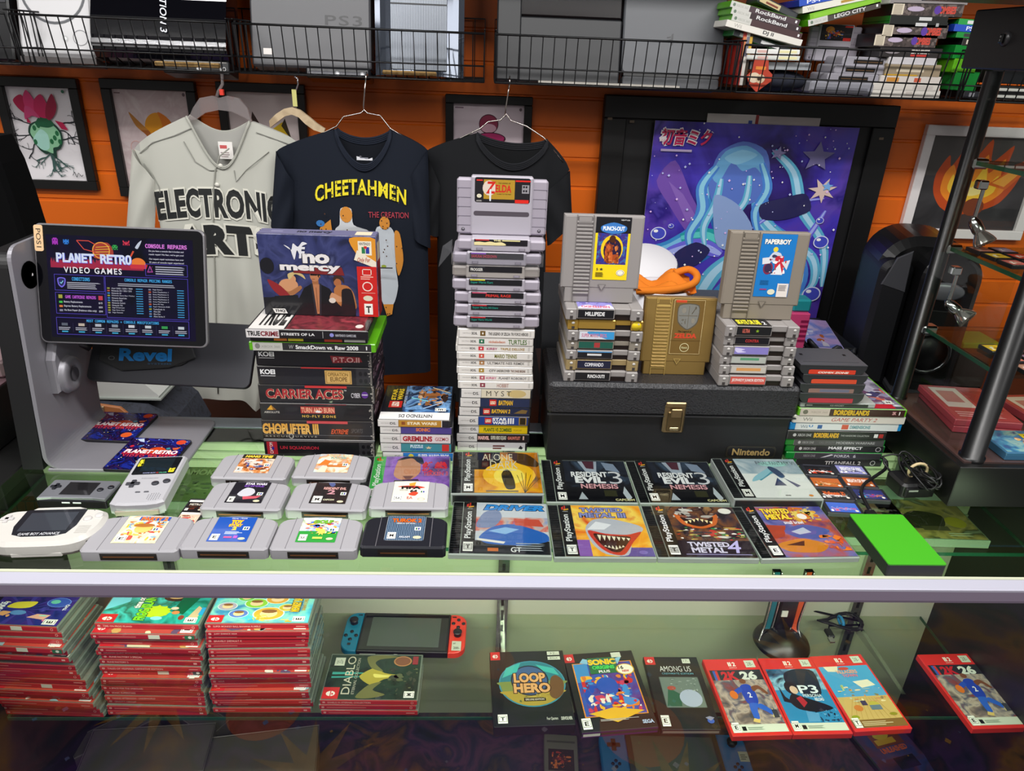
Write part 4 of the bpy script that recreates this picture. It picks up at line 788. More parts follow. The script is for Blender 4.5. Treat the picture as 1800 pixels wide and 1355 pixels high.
n64_cart('grey cartridge with a green and sky blue label beside the black one',(551,985),0,l3)
n64_cart('black cartridge with a dark scaly label in the front row',(708,981),0,l4,M('#1d1e26',.3))
n64_cart('grey cartridge with a black label showing a pale rounded shape',(423,913),0,l5,rot=-1)
n64_cart('grey cartridge with a black label and red lettering, in the second row',(572,914),0,l6,rot=-1)
n64_cart('grey cartridge with a cream label and a red swoosh behind the black cartridge',(718,911),0,l7,rot=.5)
n64_cart('grey cartridge with a brown basketball label in the back row',(437,858),0,l8,rot=-1)
n64_cart('grey cartridge with a pale desert label in front of the black box stack',(578,857),0,l9,rot=-1)

G='disc cases laid out on the glass'
def ps_case(label,FL,FR,z0,h,art,strip='#111114',ps='#e9e9ea',letter='M',thick=False,d=.125):
    a=PZ(*FL,z0+h);b=PZ(*FR,z0+h);w_=.142;c=(a+b)/2;ang=math.atan2(b.y-a.y,b.x-a.x)
    t=thing('disc_case',label,'disc case',(c.x,c.y,z0),ang)
    clr=GLASS('jewel_case_plastic','#e2e6e4',.9,.03,(.22,'#c6cfca'));clr2=GLASS('jewel_case_rim','#d6ddd8',.9,.05,(.5,'#d3dcd6'))
    mb=MB();mb.box(-w_/2,w_/2,0,d,.0005,h-.0006,clr2,.0012)
    if thick:mb.box(-w_/2+.002,w_/2-.002,-.0002,d-.002,.002,h-.003,M('#17171a',.35),.001)
    mb.build('case',t,'clear plastic case')
    mb=MB();mb.box(-w_/2+.001,-w_/2+.0155,.002,d-.002,h-.0018,h-.0006,M('#2c2d33',.3))
    for i in range(22):mb.box(-w_/2+.002,-w_/2+.0145,.004+i*(d-.008)/22,.0065+i*(d-.008)/22,h-.0006,h+.0002,M('#17181c',.3))
    mb.build('hinge_tray',t,'dark ribbed hinge tray')
    x0=-w_/2+.0165;mb=MB();mb.box(x0,w_/2-.002,.0025,d-.0025,h-.0015,h-.0002,'#333')
    A=Art(mb,(x0,.0025,h-.00015),(w_/2-.002-x0,0,0),(0,d-.005,0),ink=.2,coat=.6)
    art(A);A.rect(0,0,.155,1,strip);A.text('PlayStation',.03,.27,.125,.80,ps,rot=90,bold=.015);A.rect(.045,.86,.11,.865,ps);A.poly([(.035,.9),(.06,.9),(.06,.97),(.035,.95)],'#c8342a');A.poly([(.06,.88),(.12,.9),(.12,.925),(.06,.91)],'#d8a02a');A.poly([(.07,.91),(.085,.91),(.085,.985),(.07,.985)],'#c8342a');A.rating(letter,.025,.03,.135,.2)
    mb.build('cover',t)
    mb=MB();mb.box(-w_/2,w_/2,0,d,h-.0002+.0006,h+.001,GLASS('jewel_lid','#f6f8f6',.6,.02));mb.build('lid',t,'clear lid');return t
def p_driver(A):A.rect(0,0,1,1,'#c6cbd6');A.rect(.15,.42,1,.7,NOISE(['#8a9ac0','#c8b0a8','#d0584a','#5a74b8'],40,1,.2));A.rect(.15,0,1,.24,'#1c2026');A.poly([(.2,.3),(.35,.5),(.6,.56),(.95,.4),(1,.25),(.7,.16),(.3,.18)],'#2a62b8');A.poly([(.3,.42),(.5,.5),(.66,.46),(.5,.36)],'#8ab8e8');A.poly([(.18,.28),(.5,.22),(.48,.18),(.18,.24)],'#e8e4e0');A.poly([(.16,.5),(.24,.78),(.4,.86),(.46,.7),(.36,.5)],'#7a88b0');A.poly([(.6,.68),(.9,.66),(.95,.52),(.62,.54)],'#c8503e');A.text('DRIVER',.24,.84,.97,.96,'#1f86d8',bold=.06,shear=.25,edge=('#0a1a3a',.04));A.lines(.62,.06,.95,.22,4,'#a8b0b8',3,.4);A.text('GT',.56,.03,.68,.12,'#e8e8e8');A.rect(.3,.04,.42,.1,'#c86a2a')
def p_tm3(A):A.rect(0,0,1,1,NOISE(['#e8761e','#f2a82a','#f6d25a','#d8541a'],22,2,.2));A.rect(.15,0,.3,.3,'#8a5ab0');A.rect(.6,0,1,.16,'#5a4a9a');A.poly([(.28,.52),(.4,.7),(.6,.72),(.9,.6),(.96,.5),(.8,.3),(.7,.02),(.45,.04),(.32,.24)],'#b8bac6');A.poly([(.3,.5),(.42,.66),(.6,.6),(.5,.5)],'#e6e6ee');A.poly([(.3,.48),(.5,.42),(.75,.4),(.93,.46),(.8,.26),(.66,.03),(.5,.05),(.38,.2)],'#c8382a');A.poly([(.36,.42),(.55,.38),(.78,.36),(.72,.22),(.62,.08),(.52,.09),(.42,.22)],'#3a1414')
def teeth(A):
    for i in range(7):x=.4+.055*i;A.poly([(x,.40-.01*i),(x+.045,.39-.01*i),(x+.02,.28)],'#ece4c8',False)
    for i in range(6):x=.45+.04*i;A.poly([(x,.12+.02*abs(i-3)),(x+.035,.12+.02*abs(i-2.5)),(x+.018,.2)],'#e4dcc0',False)
    A.k += 1
def p_tm3b(A):p_tm3(A);teeth(A);A.text('TWISTED',.26,.86,.78,.95,'#8a8ec8',bold=.05,edge=('#2a2a5a',.05));A.text('METAL III',.24,.74,.8,.84,'#8a8ec8',bold=.05,edge=('#2a2a5a',.05));A.ell(.88,.07,.05,.035,'#7a68b8',14)
def p_tm4(A):A.rect(0,0,1,1,NOISE(['#1c161c','#3a2a34','#7a4a2a','#2a1c24','#a87a4a'],26,5,.2));A.blobs(['#d8d2cc','#b8b0aa','#8a4a34'],7,4,.22,.72,.78,.99,.2);A.poly([(.24,.84),(.5,.64),(.76,.84),(.7,.62),(.5,.54),(.3,.62)],'#d86a2a');A.poly([(.3,.78),(.5,.66),(.7,.78),(.64,.64),(.5,.58),(.36,.64)],'#2a1210');A.blobs(['#e0c060','#3a8a4a','#c83a2a','#e8e2d8','#30303a'],26,12,.18,.3,.98,.56,.1);A.rect(.15,0,1,.3,'#20141e');A.text('TWISTED',.26,.18,.74,.27,'#c8c4d8',bold=.04);A.text('METAL',.28,.07,.68,.17,'#c8c4d8',bold=.04);A.text('4',.7,.07,.86,.3,'#b8b0e0',bold=.01,shear=.2);A.rect(.2,.035,.95,.045,'#9a94c0');A.ell(.88,.9,.08,.06,'#d8d6cc',18);[A.poly([(.33+.05*i,.74-.02*abs(3-i)),(.37+.05*i,.74-.02*abs(3-i)),(.35+.05*i,.68-.02*abs(3-i))],'#e8d8a0',False) for i in range(7)]
def p_tmsb(A):A.rect(0,0,1,1,NOISE(['#4a4a9a','#7a78b8','#c85a3a','#3a3a7a'],20,8,.2));A.poly([(.15,.62),(.4,.6),(.3,.38),(.15,.34)],'#b8442a');A.poly([(.34,.5),(.62,.62),(.9,.5),(.7,.36),(.45,.36)],'#5a62b0');A.poly([(.42,.48),(.6,.56),(.66,.46),(.5,.42)],'#c8d0e8');A.poly([(.16,.24),(.5,.34),(.75,.22),(.6,.08),(.25,.1)],'#e0882a');A.poly([(.25,.22),(.5,.3),(.46,.2)],'#5a2a1a');A.blobs(['#e8782a','#f2b03a','#f6d86a'],12,3,.56,.66,.9,.98,.3);A.ell(.68,.78,.06,.06,'#ece6dc');A.blobs(['#e87a2a','#d8582a'],6,5,.7,.1,.98,.4,.25);A.text('TWISTED',.2,.84,.56,.95,'#f2d23a',bold=.05,edge=('#7a3a10',.05));A.text('METAL',.22,.72,.54,.83,'#f2d23a',bold=.06,edge=('#7a3a10',.05));A.text('small brawl',.4,.62,.64,.69,'#f0ecf8',bold=.02)
def p_re3(A):A.rect(0,0,1,1,NOISE(['#14161e','#1c2230','#0e0e14','#2a3648','#4a6078'],18,3,.2));A.rect(.15,0,1,.34,'#0d0d12');A.poly([(.36,.98),(.44,.72),(.58,.66),(.62,.98)],'#9aa4b4');A.poly([(.42,.98),(.46,.8),(.56,.78),(.58,.98)],'#4a2030');A.poly([(.68,.96),(.72,.76),(.9,.7),(.84,.92)],'#7a88a0');A.poly([(.28,.05),(.34,.22),(.4,.05)],'#a8b0b8');A.poly([(.86,.2),(.9,.36),(.96,.1),(.9,.02)],'#b0b8c0');A.text('RESIDENT',.24,.58,.72,.71,'#e6e6ea',bold=.035);A.text('EVIL',.28,.43,.68,.58,'#e6e6ea',bold=.05);A.text('3',.73,.42,.9,.72,'#cfcfd6',bold=-.01);A.text('NEMESIS',.34,.3,.82,.41,'#d8a0a8',bold=.02,edge=('#7a3038',.02));A.text('CAPCOM',.74,.02,.98,.07,'#d8d098',bold=.03);A.rect(.62,.12,.78,.26,'#2f2f1c')
def p_alone(A):A.rect(0,0,1,1,NOISE(['#2a2014','#c8780e','#f2b41a','#f6d040','#3a2a14'],12,2,.2));A.rect(0,.55,.5,1,'#1d1a18');A.ell(.6,.42,.34,.32,'#f0b81c');A.ell(.6,.4,.2,.2,'#f8dc58');A.poly([(.55,.1),(.5,.42),(.56,.56),(.62,.5),(.66,.3),(.66,.1)],'#17110c');A.poly([(.6,.98),(.72,.72),(.95,.62),(1,.72),(.86,.95)],'#4a3014');[A.line([(.78,.0),(.7+.06*i,.42+.06*math.sin(i))],.0008,'#1a140c') for i in range(6)];A.text('ALONE',.26,.78,.66,.95,'#d8d0b8',bold=-.005);A.text('IN THE',.5,.72,.62,.77,'#c8c0a8');A.text('DARK',.36,.58,.72,.77,'#d8d0b8',bold=-.005);A.text('THE NEW NIGHTMARE',.3,.52,.7,.56,'#e8e0c0');A.rect(.3,.02,.7,.05,'#6a5a4a')
def p_tekken(A):A.rect(0,0,1,1,NOISE(['#5a3a8a','#7a4ab0','#9a68c8','#4a3070'],14,6,.2));A.poly([(.28,.55),(.34,.95),(.58,.98),(.62,.6),(.5,.4),(.36,.42)],'#c88a68');A.poly([(.3,.9),(.42,1),(.62,.98),(.66,.78),(.58,.84),(.5,.95),(.34,.9)],'#2e2028');A.poly([(.4,.5),(.54,.5),(.5,.42),(.44,.42)],'#7a5040');A.poly([(.22,0),(.3,.4),(.6,.42),(.72,0)],'#3a2444');A.text('鉄拳',.64,.6,.98,.86,'#d8283a',bold=.05);A.text('TEKKEN 3',.66,.5,.98,.6,'#c83a5a',bold=.03)
def p_ff(A):A.rect(0,0,1,1,'#e4e6e4');A.rect(.15,.6,1,1,NOISE(['#dfe3e4','#b8c4cc','#8fa4b2','#e8eaea'],16,3,.2));A.poly([(.3,.5),(.55,.72),(.62,.66),(.36,.42)],'#4f93a8');A.poly([(.24,.4),(.32,.54),(.6,.78),(.64,.74),(.4,.48)],'#8ec0d0');A.poly([(.56,.74),(.6,.8),(.68,.72),(.72,.54),(.64,.5)],'#3a4a6a');A.poly([(.5,.3),(.6,.5),(.66,.3)],'#3f4466');A.poly([(.68,.5),(.84,.3),(.78,.26)],'#4a4a72');A.text('FINAL FANTASY VII',.44,.84,.98,.94,'#4a5058',bold=-.008);A.ell(.66,.86,.2,.07,'#9fd0cc',14);A.text('FINAL FANTASY VII',.44,.84,.98,.92,'#4a5058',bold=-.005);A.ell(.88,.06,.03,.025,'#d8842a',10);A.rect(.55,.05,.62,.07,'#4a4a4a')
ps_case('disc case with a blue car cover at the near edge beside the black cartridge',(787,973),(971,977),0,.0103,p_driver,letter='T')
ps_case('disc case with a large toothy red grin on an orange cover',(974,979),(1156,980),0,.0103,p_tm3b,letter='T')
ps_case('disc case with a dark cover showing a toothy grin above small vehicles',(1157,980),(1336,982),0,.0103,p_tm4,letter='T')
ps_case('disc case with purple cover and yellow lettering beside the green hard drive',(1338,982),(1514,979),0,.0103,p_tmsb,letter='E')
ps_case('disc case with the dark suited figure cover directly behind the toothy grin case',(962,882),(1121,884),0,.0103,p_re3)
ps_case('disc case with the dark suited figure cover beside the white sword case',(1122,884),(1288,885),0,.0103,p_re3)
ps_case('thick disc case with a glowing yellow sunset cover',(792,867),(957,868),0,.024,p_alone,thick=True)
ps_case('thick disc case with a white cover and a pale blue sword',(1291,876),(1449,877),0,.024,p_ff,thick=True,d=.120)
a=PZ(648,803,.0103);b=PZ(797,802,.0103);a.y -= .122;b.y -= .122
def _px(p):v=p-CAM;k=v.dot(FW);return (900+FPX*v.dot(RT)/k,677.5-FPX*v.dot(UP)/k)
ps_case('disc case with a green spine strip and a purple cover partly under a cream cartridge',_px(a),_px(b),0,.0103,p_tekken,strip='#3aa84a',letter='T')

G='wide grey cartridges in the tall stack'
# ---- flat and standing wide cartridges in the tall stack
def snes_flat(label,xl,xr,yt,yb,y,art,z0,z1,wing=SND,mat=SNG,dep=.088):
    x0=PY(xl,(yt+yb)/2,y).x;x1=PY(xr,(yt+yb)/2,y).x;w_=x1-x0;h=z1-z0
    t=thing('game_cartridge',label,'game cartridge',((x0+x1)/2,y,z0));mb=MB()
    mb.box(-w_/2,w_/2,.0025,dep,h*.06,h*.88,wing,.003);c0,c1=-w_*.345,w_*.33
    mb.box(c0,c1,0,dep,0,h-.0003,mat,.002)
    for sx in (-1,1):
        for k in range(1,6):mb.box(sx*w_*.35,sx*w_*.497,.002,dep-.002,h*.88,h*.88+.0003,M('#85808c',.6)) if k == 9 else None
    mb.build('shell',t);mb=MB()
    mb.box(c0+w_*.035,c1-w_*.035,-.0004,.001,h*.5,h*.93,'#17161b');A=Art(mb,(c0+w_*.035,-.0005,h*.5),(c1-c0-w_*.07,0,0),(0,0,h*.43));art(A);mb.build('end_label',t)
    for x in (c0+w_*.06,c1-w_*.13):
        mb=MB();mb.box(x,x+w_*.07,-.0006,.001,h*.12,h*.3,'#77727c');mb.box(x+.001,x+w_*.07-.001,-.0008,0,h*.14,h*.28,'#948e9a');mb.build('clip_slot',t)
    return t
SY=1.07;bnd=[412,443.5,467,490,512.7,534.8,555.8,577.5]
zs=[PY(870,b,SY).z for b in bnd];zs[0]=zs[1]+.0205
def sl(title,bar,tc='#1f8a78',x0=.03,x1=.45):
    def f(A):A.rect(0,0,1,1,'#18171c');A.rect(.02,.8,.3,1.,bar);title and A.text(title,x0,.18,x1,.68,tc,bold=.02)
    return f
def sl_top(A):A.rect(0,0,1,1,'#19171d');A.poly([(0,0),(.55,0),(.58,.3),(.5,.6),(.4,.5),(.3,.65),(.2,.5),(.1,.6),(0,.5)],'#e6d8a0');A.rect(.02,.8,.28,1,'#c83a3a');A.text('THE',.36,.72,.5,.98,'#e6dca0',bold=.05);A.rect(.52,.75,.86,.97,'#d8cf90')
snd=[('wide grey cartridge with a cream and black label, right under the standing one',804,959,sl_top),('wide grey cartridge in a clear plastic sleeve in the tall stack',796,952,sl('SAMURAI SHODOWN','#8a4ac0','#c83048',.03,.5)),
       ('wide grey cartridge with a scuffed black label and white lettering',795,949,sl('FROGGER','#3a3a40','#e8e6e0',.03,.26)),('wide grey cartridge with yellow stripe and teal lettering',795,949,sl('Super Mario Kart','#d8d03a')),
       ('wide grey cartridge with red lettering on its black label',799,951,sl('PRIMAL RAGE','#c84a6a','#d8342a',.28,.76)),('wide grey cartridge with red stripe and teal lettering, second from the bottom',799,950,sl('Super Mario All-Stars','#c8343a','#1f8a78',.03,.52)),
       ('lowest wide grey cartridge, lying on the white spined cases',797,948,sl('Super Mario World','#c8343a','#1f8a78',.03,.42))]
for i,(lb,xl,xr,f) in enumerate(snd):snes_flat(lb,xl,xr,bnd[i],bnd[i+1],SY+(.0 if i else .002),f,zs[i+1],zs[i],mat=M('#9c9692',.5) if i == 2 else SNG,wing=M('#8e8884',.5) if i == 2 else SND)
G=None
q=PY(796,467,SY-.002);q1=PY(956,448,SY-.002);CLR2=GLASS('sleeve_plastic','#f2f2f4',.8,.05,(.06,'#d0d0d8'))
t=thing('plastic_sleeve','clear plastic sleeve with an open flap around one wide cartridge','plastic sleeve',(q.x,SY-.002,zs[2]+.0003));mb=MB();w_=q1.x-q.x;h=zs[1]-zs[2]-.0006
mb.mesh([(-.002,0,0),(w_,0,0),(w_,0,h),(-.002,0,h),(-.002,.09,h),(w_,.09,h),(-.002,.09,0),(w_,.09,0)],[(0,1,2,3),(1,7,5,2),(0,3,4,6)],CLR2);mb.build('sleeve',t)
mb=MB();mb.mesh([(-.002,0,h),(-.022,-.002,-.004),(-.016,.01,.026),(-.002,.03,h+.012)],[(0,1,2,3)],CLR2);mb.build('flap',t)
G='wide grey cartridges in the tall stack'
def snes_standing(label,px0,px1,y,z0,mat=SNG,art=None,tilt=0,scale=1.):
    x0=PY(*px0,y).x;x1=PY(*px1,y).x;w_=x1-x0;h=.0865*w_/.136
    t=thing('game_cartridge',label,'game cartridge',((x0+x1)/2,y,z0),(-R(tilt),0,0));mb=MB();dp=.018
    c0,c1=-w_*.345,w_*.335;mb.box(-w_/2,w_/2,.0025,dp,0,h*.955,SND,.003);mb.box(c0,c1,0,dp,0,h,mat,.002)
    for sx in (-1,1):
        for k in range(1,6):x=(-w_/2,c0) if sx < 0 else (c1,w_/2);mb.box(x[0]+.0004,x[1]-.0004,.0022,.003,h*.955*k/6-.0004,h*.955*k/6+.0004,M('#6f6976',.6))
    mb.build('shell',t)
    for x in (-w_*.43,w_*.42):
        mb=MB();mb.lathe([(.0001,.0019),(.0026,.0019),(.0026,.004)],'#4a464e',12,(x,0,h*.09),1);mb.lathe([(.0001,.0012),(.0013,.0012),(.0013,.002)],'#8a8590',8,(x,0,h*.09),1);mb.build('screw',t)
    mb=MB();mb.prism(rrect(c0+w_*.03,c1-w_*.035,h*.335,h*.415,h*.035),.001,-.0002,'#4f4850',plane='xz');mb.build('grip_slot',t)
    mb=MB();a0,a1,b0,b1=c0+w_*.04,c1-w_*.035,h*.565,h*.985;mb.prism(rrect(a0,a1,b0,b1,.003),.001,-.0002,'#17151a',plane='xz');A=Art(mb,(a0,-.00025,b0),(a1-a0,0,0),(0,0,b1-b0),ink=.25,coat=.3);art(A);mb.build('label',t);return t
def lz(A):A.rect(.16,.14,.72,.92,'#b08a2a');A.ell(.26,.58,.12,.3,'#d8c8b8');A.text('Z',.2,.36,.38,.84,'#c8281e',bold=.03,shear=.1);A.text('ELDA',.37,.42,.66,.72,'#c8281e',bold=.03);A.text('THE LEGEND OF',.42,.76,.64,.81,'#4a3a10');A.text('A LINK TO THE PAST',.4,.33,.66,.37,'#4a3a10');A.poly([(.265,.1),(.28,.06),(.295,.1),(.295,.5),(.265,.5)],'#d8dce0');A.rect(.73,.86,1,.92,'#d8281e');A.rect(.73,.0,.98,.14,'#d8281e');A.rect(.85,.4,.98,.74,'#8f8d92');[A.ell(.885+.045*i,.5+.16*j,.018,.045,'#201e24',10) for i in (0,1) for j in (0,1)];A.ell(.08,.26,.045,.08,'#d8d2b8',14);A.rect(.03,.86,.14,.91,'#d8342a');A.lines(.03,.04,.14,.1,2,'#b8b4b0',1)
snes_standing('wide grey cartridge standing upright on top of the tall stack',(803,370),(962,372),SY+.025,zs[0],art=lz)

G='deep grey cartridges on the black case'
G='grey cartridges in the crowded basket';LATE()
G='deep grey cartridges on the black case'
# ---- deep grey cartridges on the black case
def nes_flat(label,xl,xr,yt,yb,y,z0,z1,lab,mat=GREYN,top=None,gold=False,dep=.132):
    x0=PY(xl,(yt+yb)/2,y).x;x1=PY(xr,(yt+yb)/2,y).x;w_=x1-x0;h=z1-z0
    t=thing('game_cartridge',label,'game cartridge',((x0+x1)/2,y,z0));mb=MB();g=M('#5c5856',.6)
    X=lambda k:-w_/2+w_*k
    mb.box(X(0),X(.14),0,dep,0,h-.0004,mat,.0015);mb.box(X(.14),X(.63),.0005,dep,h*.12,h-.0004,mat,.001);mb.box(X(.84),X(1),0,dep,0,h-.0004,mat,.0015)
    mb.box(X(.14),X(.84),.006,dep,0,h*.9,mat);mb.box(X(.63),X(.84),.0035,.012,h*.45,h-.0004,mat,.001);mb.build('shell',t)
    mb=MB();mb.box(X(.63),X(.84),.0055,.006,0,h*.45,'#1d100c');mb.box(X(.14),X(.63),.004,.0052,0,h*.12,'#2a1f1c');mb.build('notch',t,'dark notch')
    for k in (.05,.915):
        mb=MB();mb.ball((X(k+.02),.0,h*.68),(.0026,.0008,.0022),M('#c9c6c2',.4),10,6);mb.box(X(k+.002),X(k+.04),-.0002,.001,h*.1,h*.36,'#3a3534');mb.build('end_boss',t)
    if lab:
        mb=MB();mb.box(X(.155),X(.615),.0002,.001,h*.22,h*.9,'#222');A=Art(mb,(X(.155),.00015,h*.22),(w_*.46,0,0),(0,0,h*.68));lab(A);mb.build('end_label',t)
    if gold:
        mb=MB();mb.lathe([(.0001,-.0006),(h*.43,-.0006),(h*.43,.001)],M('#e6c81e',.4),18,(X(.91),0,h*.5),1);mb.build('sticker',t,'round yellow sticker')
    if top:
        mb=MB();mb.box(X(.155),X(.615),.001,.07,h-.0005,h-.0002,'#222');A=Art(mb,(X(.155),.001,h-.00018),(w_*.46,0,0),(0,.068,0));top(A);mb.build('front_label',t)
    return t
GOLD=M('#a08248',.3,.45);GOLDB=M('#c8a14a',.22,.6)
NY=1.04;CASEZ=.1515
bl=[543,563.5,582,601,617,634,653,671]
zz=[PY(1055,b,NY).z for b in bl];k=(zz[0]-CASEZ)/(zz[0]-zz[-1]);zz=[CASEZ+(z-zz[-1])*k for z in zz]
def nl(title,c,tc,x0=.1,x1=.9,sub=None):
    def f(A):A.rect(0,0,1,1,c);sub and sub(A);title and A.text(title,x0,.25,x1,.75,tc,bold=.03)
    return f
topm=lambda A:(A.rect(0,0,1,1,'#8a84c8'),A.poly([(0,.1),(.3,.28),(.6,.12),(.9,.3),(1,.1),(1,0),(0,0)],'#d8d4f0'),A.text('NINTENDO',.1,.06,.9,.22,'#c04a5a',bold=.04,rot=180),A.blobs(['#b0a8e0','#6a64a8','#e8e4f8'],12,3,0,.3,1,1,.2))
nesl=[('deep grey cartridge with a purple top label, under the standing yellow one',995,1131,nl('MILLIPEDE','#15151a','#f0f0f0',.2,.75),topm,GREYN,False),('shiny gold cartridge with a round yellow sticker lying in the stack',998,1131,None,None,GOLDB,True),
        ('deep grey cartridge with a sky blue and white end label',998,1130,nl('SUPER MARIO BROS.','#d8dde6','#c87a9a',.06,.8,lambda A:A.poly([(.25,1),(1,1),(1,0),(.8,0),(.5,.5),(.3,.6)],'#3a9ad8')),None,GREYN,False),('deep grey cartridge with a dark green end label',997,1127,nl('','#1f5a4c','#fff',sub=lambda A:A.rect(.45,.1,.62,.9,'#a83a3a')),None,GREYW,False),
        ('deep grey cartridge with a black label under a light blue stripe',995,1125,nl('','#16171c','#e8e8e8',.3,.78,lambda A:(A.rect(0,.85,1,1,'#5a9ad0'),A.lines(.28,.35,.8,.85,1,'#d8d8d8',2,.6,.2))),None,GREYN,False),('yellowed cartridge with a navy end label',995,1122,nl('COMMANDO','#1c1f38','#e8e8f0',.22,.78),None,M('#97835a',.5),False),('lowest deep grey cartridge beside the gold standing cartridge',991,1121,nl('PUNCH-OUT!!','#16161a','#f0f0f0',.36,.86),None,GREYN,False)]
for i,(lb,xl,xr,f,tp,mt_,gd) in enumerate(nesl):nes_flat(lb,xl,xr,bl[i],bl[i+1],NY+(.0,.003,.002,.004,.003,.004,.0)[i],zz[i+1],zz[i],f,mt_,tp,gd)
ZNL=zz[0]
bl=[573,593.5,609.5,627.5,643.5,660.5,679];NY2=1.035
zz=[PY(1330,b,NY2).z for b in bl];k=(zz[0]-CASEZ)/(zz[0]-zz[-1]);zz=[CASEZ+(z-zz[-1])*k for z in zz]
tops=lambda A:(A.rect(0,0,1,1,'#16161a'),A.text('SKATE OR DIE',.06,.1,.75,.4,'#d8d02a',bold=.06),A.text('2',.8,.1,.9,.3,'#e8e8e8'))
nesr=[('deep grey cartridge with black and yellow top label under the standing blue one',1275,1406,nl('ULTRA','#17171a','#d86a5a',.16,.38,lambda A:A.star(.6,.5,.06,'#8ab02a',5,.4,4)),tops),('deep grey cartridge with red letters on a black end label',1272,1401,nl('CONTRA','#15131a','#b83030',.3,.7),None),('deep grey cartridge with a torn purple end label',1271,1400,nl('','#8a80c8','#fff',sub=lambda A:A.poly([(0,.9),(.3,.7),(.2,.5),(.35,.3),(.1,.2),(0,.6)],'#d8d0f8')),None),
        ('deep grey cartridge with a pale end label and green lettering',1265,1396,nl('','#b3b8b0','#fff',sub=lambda A:A.rect(.25,.45,.8,.85,'#5a9a74')),None),('deep grey cartridge with a cream end label and orange lettering',1264,1397,nl('','#c4beb4','#fff',sub=lambda A:A.rect(.15,.3,.85,.75,'#d89a5a')),None),('lowest deep grey cartridge with a salmon red end label',1263,1396,nl('JEOPARDY! JUNIOR EDITION','#d2584e','#f2e6e0',.04,.96),None)]
for i,(lb,xl,xr,f,tp) in enumerate(nesr):nes_flat(lb,xl,xr,bl[i],bl[i+1],NY2+(.0,.003,.002,.004,.003,.0)[i],zz[i+1],zz[i],f,GREYN,tp)
ZNR=zz[0]
def nes_standing(label,px0,px1,y,z0,art,mat=GREYN,tilt=3.,lines='#6f6a69',h=None):
    x0=PY(*px0,y).x;x1=PY(*px1,y).x;w_=x1-x0;h=h or .133*w_/.12;dp=.0165
    t=thing('game_cartridge',label,'game cartridge',((x0+x1)/2,y,z0),(-R(tilt),0,0));nx=w_*.055
    out=[(-w_/2+nx,0),(w_/2-nx,0),(w_/2-nx,h*.165),(w_/2,h*.175),(w_/2,h),(-w_/2,h),(-w_/2,h*.175),(-w_/2+nx,h*.165)]
    mb=MB();mb.prism(out,dp,.0015,mat,.001,plane='xz');mb.prism([(-w_/2+.002,h*.18),(w_/2-.002,h*.18),(w_/2-.002,h-.002),(-w_/2+.002,h-.002)],.002,.0008,mat,.0006,plane='xz')
    mb.build('shell',t);dk=M(lines,.5,.6 if mat is GOLD else 0)
    mb=MB();g0,g1=-w_*.345,-w_*.14
    for k in range(20):z=h*.085+k*(h*.90)/21;mb.box(g0,g1,-.0006,.002,z+h*.012,z+h*.037,mat,.0007);mb.box(g0,g1,.0003,.002,z,z+h*.012,dk)
    mb.box(g0,g0+.0008,-.0002,.002,0,h,dk);mb.box(g1,g1+.0008,-.0002,.002,0,h,dk);mb.box(g0+.002,g1-.002,-.0003,.001,h*.875,h*.985,dk);mb.box(g0+.003,g1-.003,-.0008,.001,h*.93,h*.98,mat);mb.build('grip_ridges',t)
    mb=MB();A=Art(mb,(-w_*.03,.0001,h*.14),(w_*.11,0,0),(0,0,h*.08),eps=1.5e-4);A.poly([(0,1),(1,1),(.5,0)],dk);A.poly([(.14,.92),(.86,.92),(.5,.16)],mat);mb.build('insert_arrow',t)
    mb=MB();a0,a1,b0,b1=-w_*.105,w_*.335,h*.275,h*.985;mb.box(a0,a1,.0002,.001,b0,b1,'#222');A=Art(mb,(a0,.00015,b0),(a1-a0,0,0),(0,0,b1-b0),ink=.25,coat=.3);art(A);mb.build('label',t);return t
def lp(A):A.rect(0,0,1,1,'#17171c');A.rect(0,0,1,.75,'#f0d41c');A.rect(.07,.25,.93,.82,NOISE(['#1a1a4a','#2a3a9a','#4a2a6a','#3a6ab0','#2a7a5a'],110,2,.25));A.rect(.07,.75,.93,.86,'#17171c');A.ell(.5,.5,.32,.22,'#f0c81c');A.ell(.52,.48,.26,.19,'#2a1a3a');A.blobs(['#c8602a','#a8481e','#d87a3a','#8a3a1a'],9,4,.3,.27,.72,.62,.32);A.ell(.5,.66,.09,.06,'#4a2414');A.poly([(.16,.86),(.5,.92),(.86,.86),(.84,.78),(.5,.74),(.18,.78)],'#3a78c0');A.text('PUNCH-OUT',.2,.79,.82,.86,'#e6eef8',bold=.05);A.ell(.8,.12,.12,.05,'#f4eedc');A.ring(.8,.12,.1,.04,.12,'#6a5a4a');A.text('5 ★',.1,.15,.3,.2,'#2a2a2a');A.lines(.08,.05,.34,.13,4,'#6a5a10',1);A.text('NES-PT-USA',.7,.95,.95,.97,'#d8d8d8')
nes_standing('grey cartridge with a yellow and black boxer label standing on the stack',(988,470),(1126,474),NY+.03,ZNL,lp)
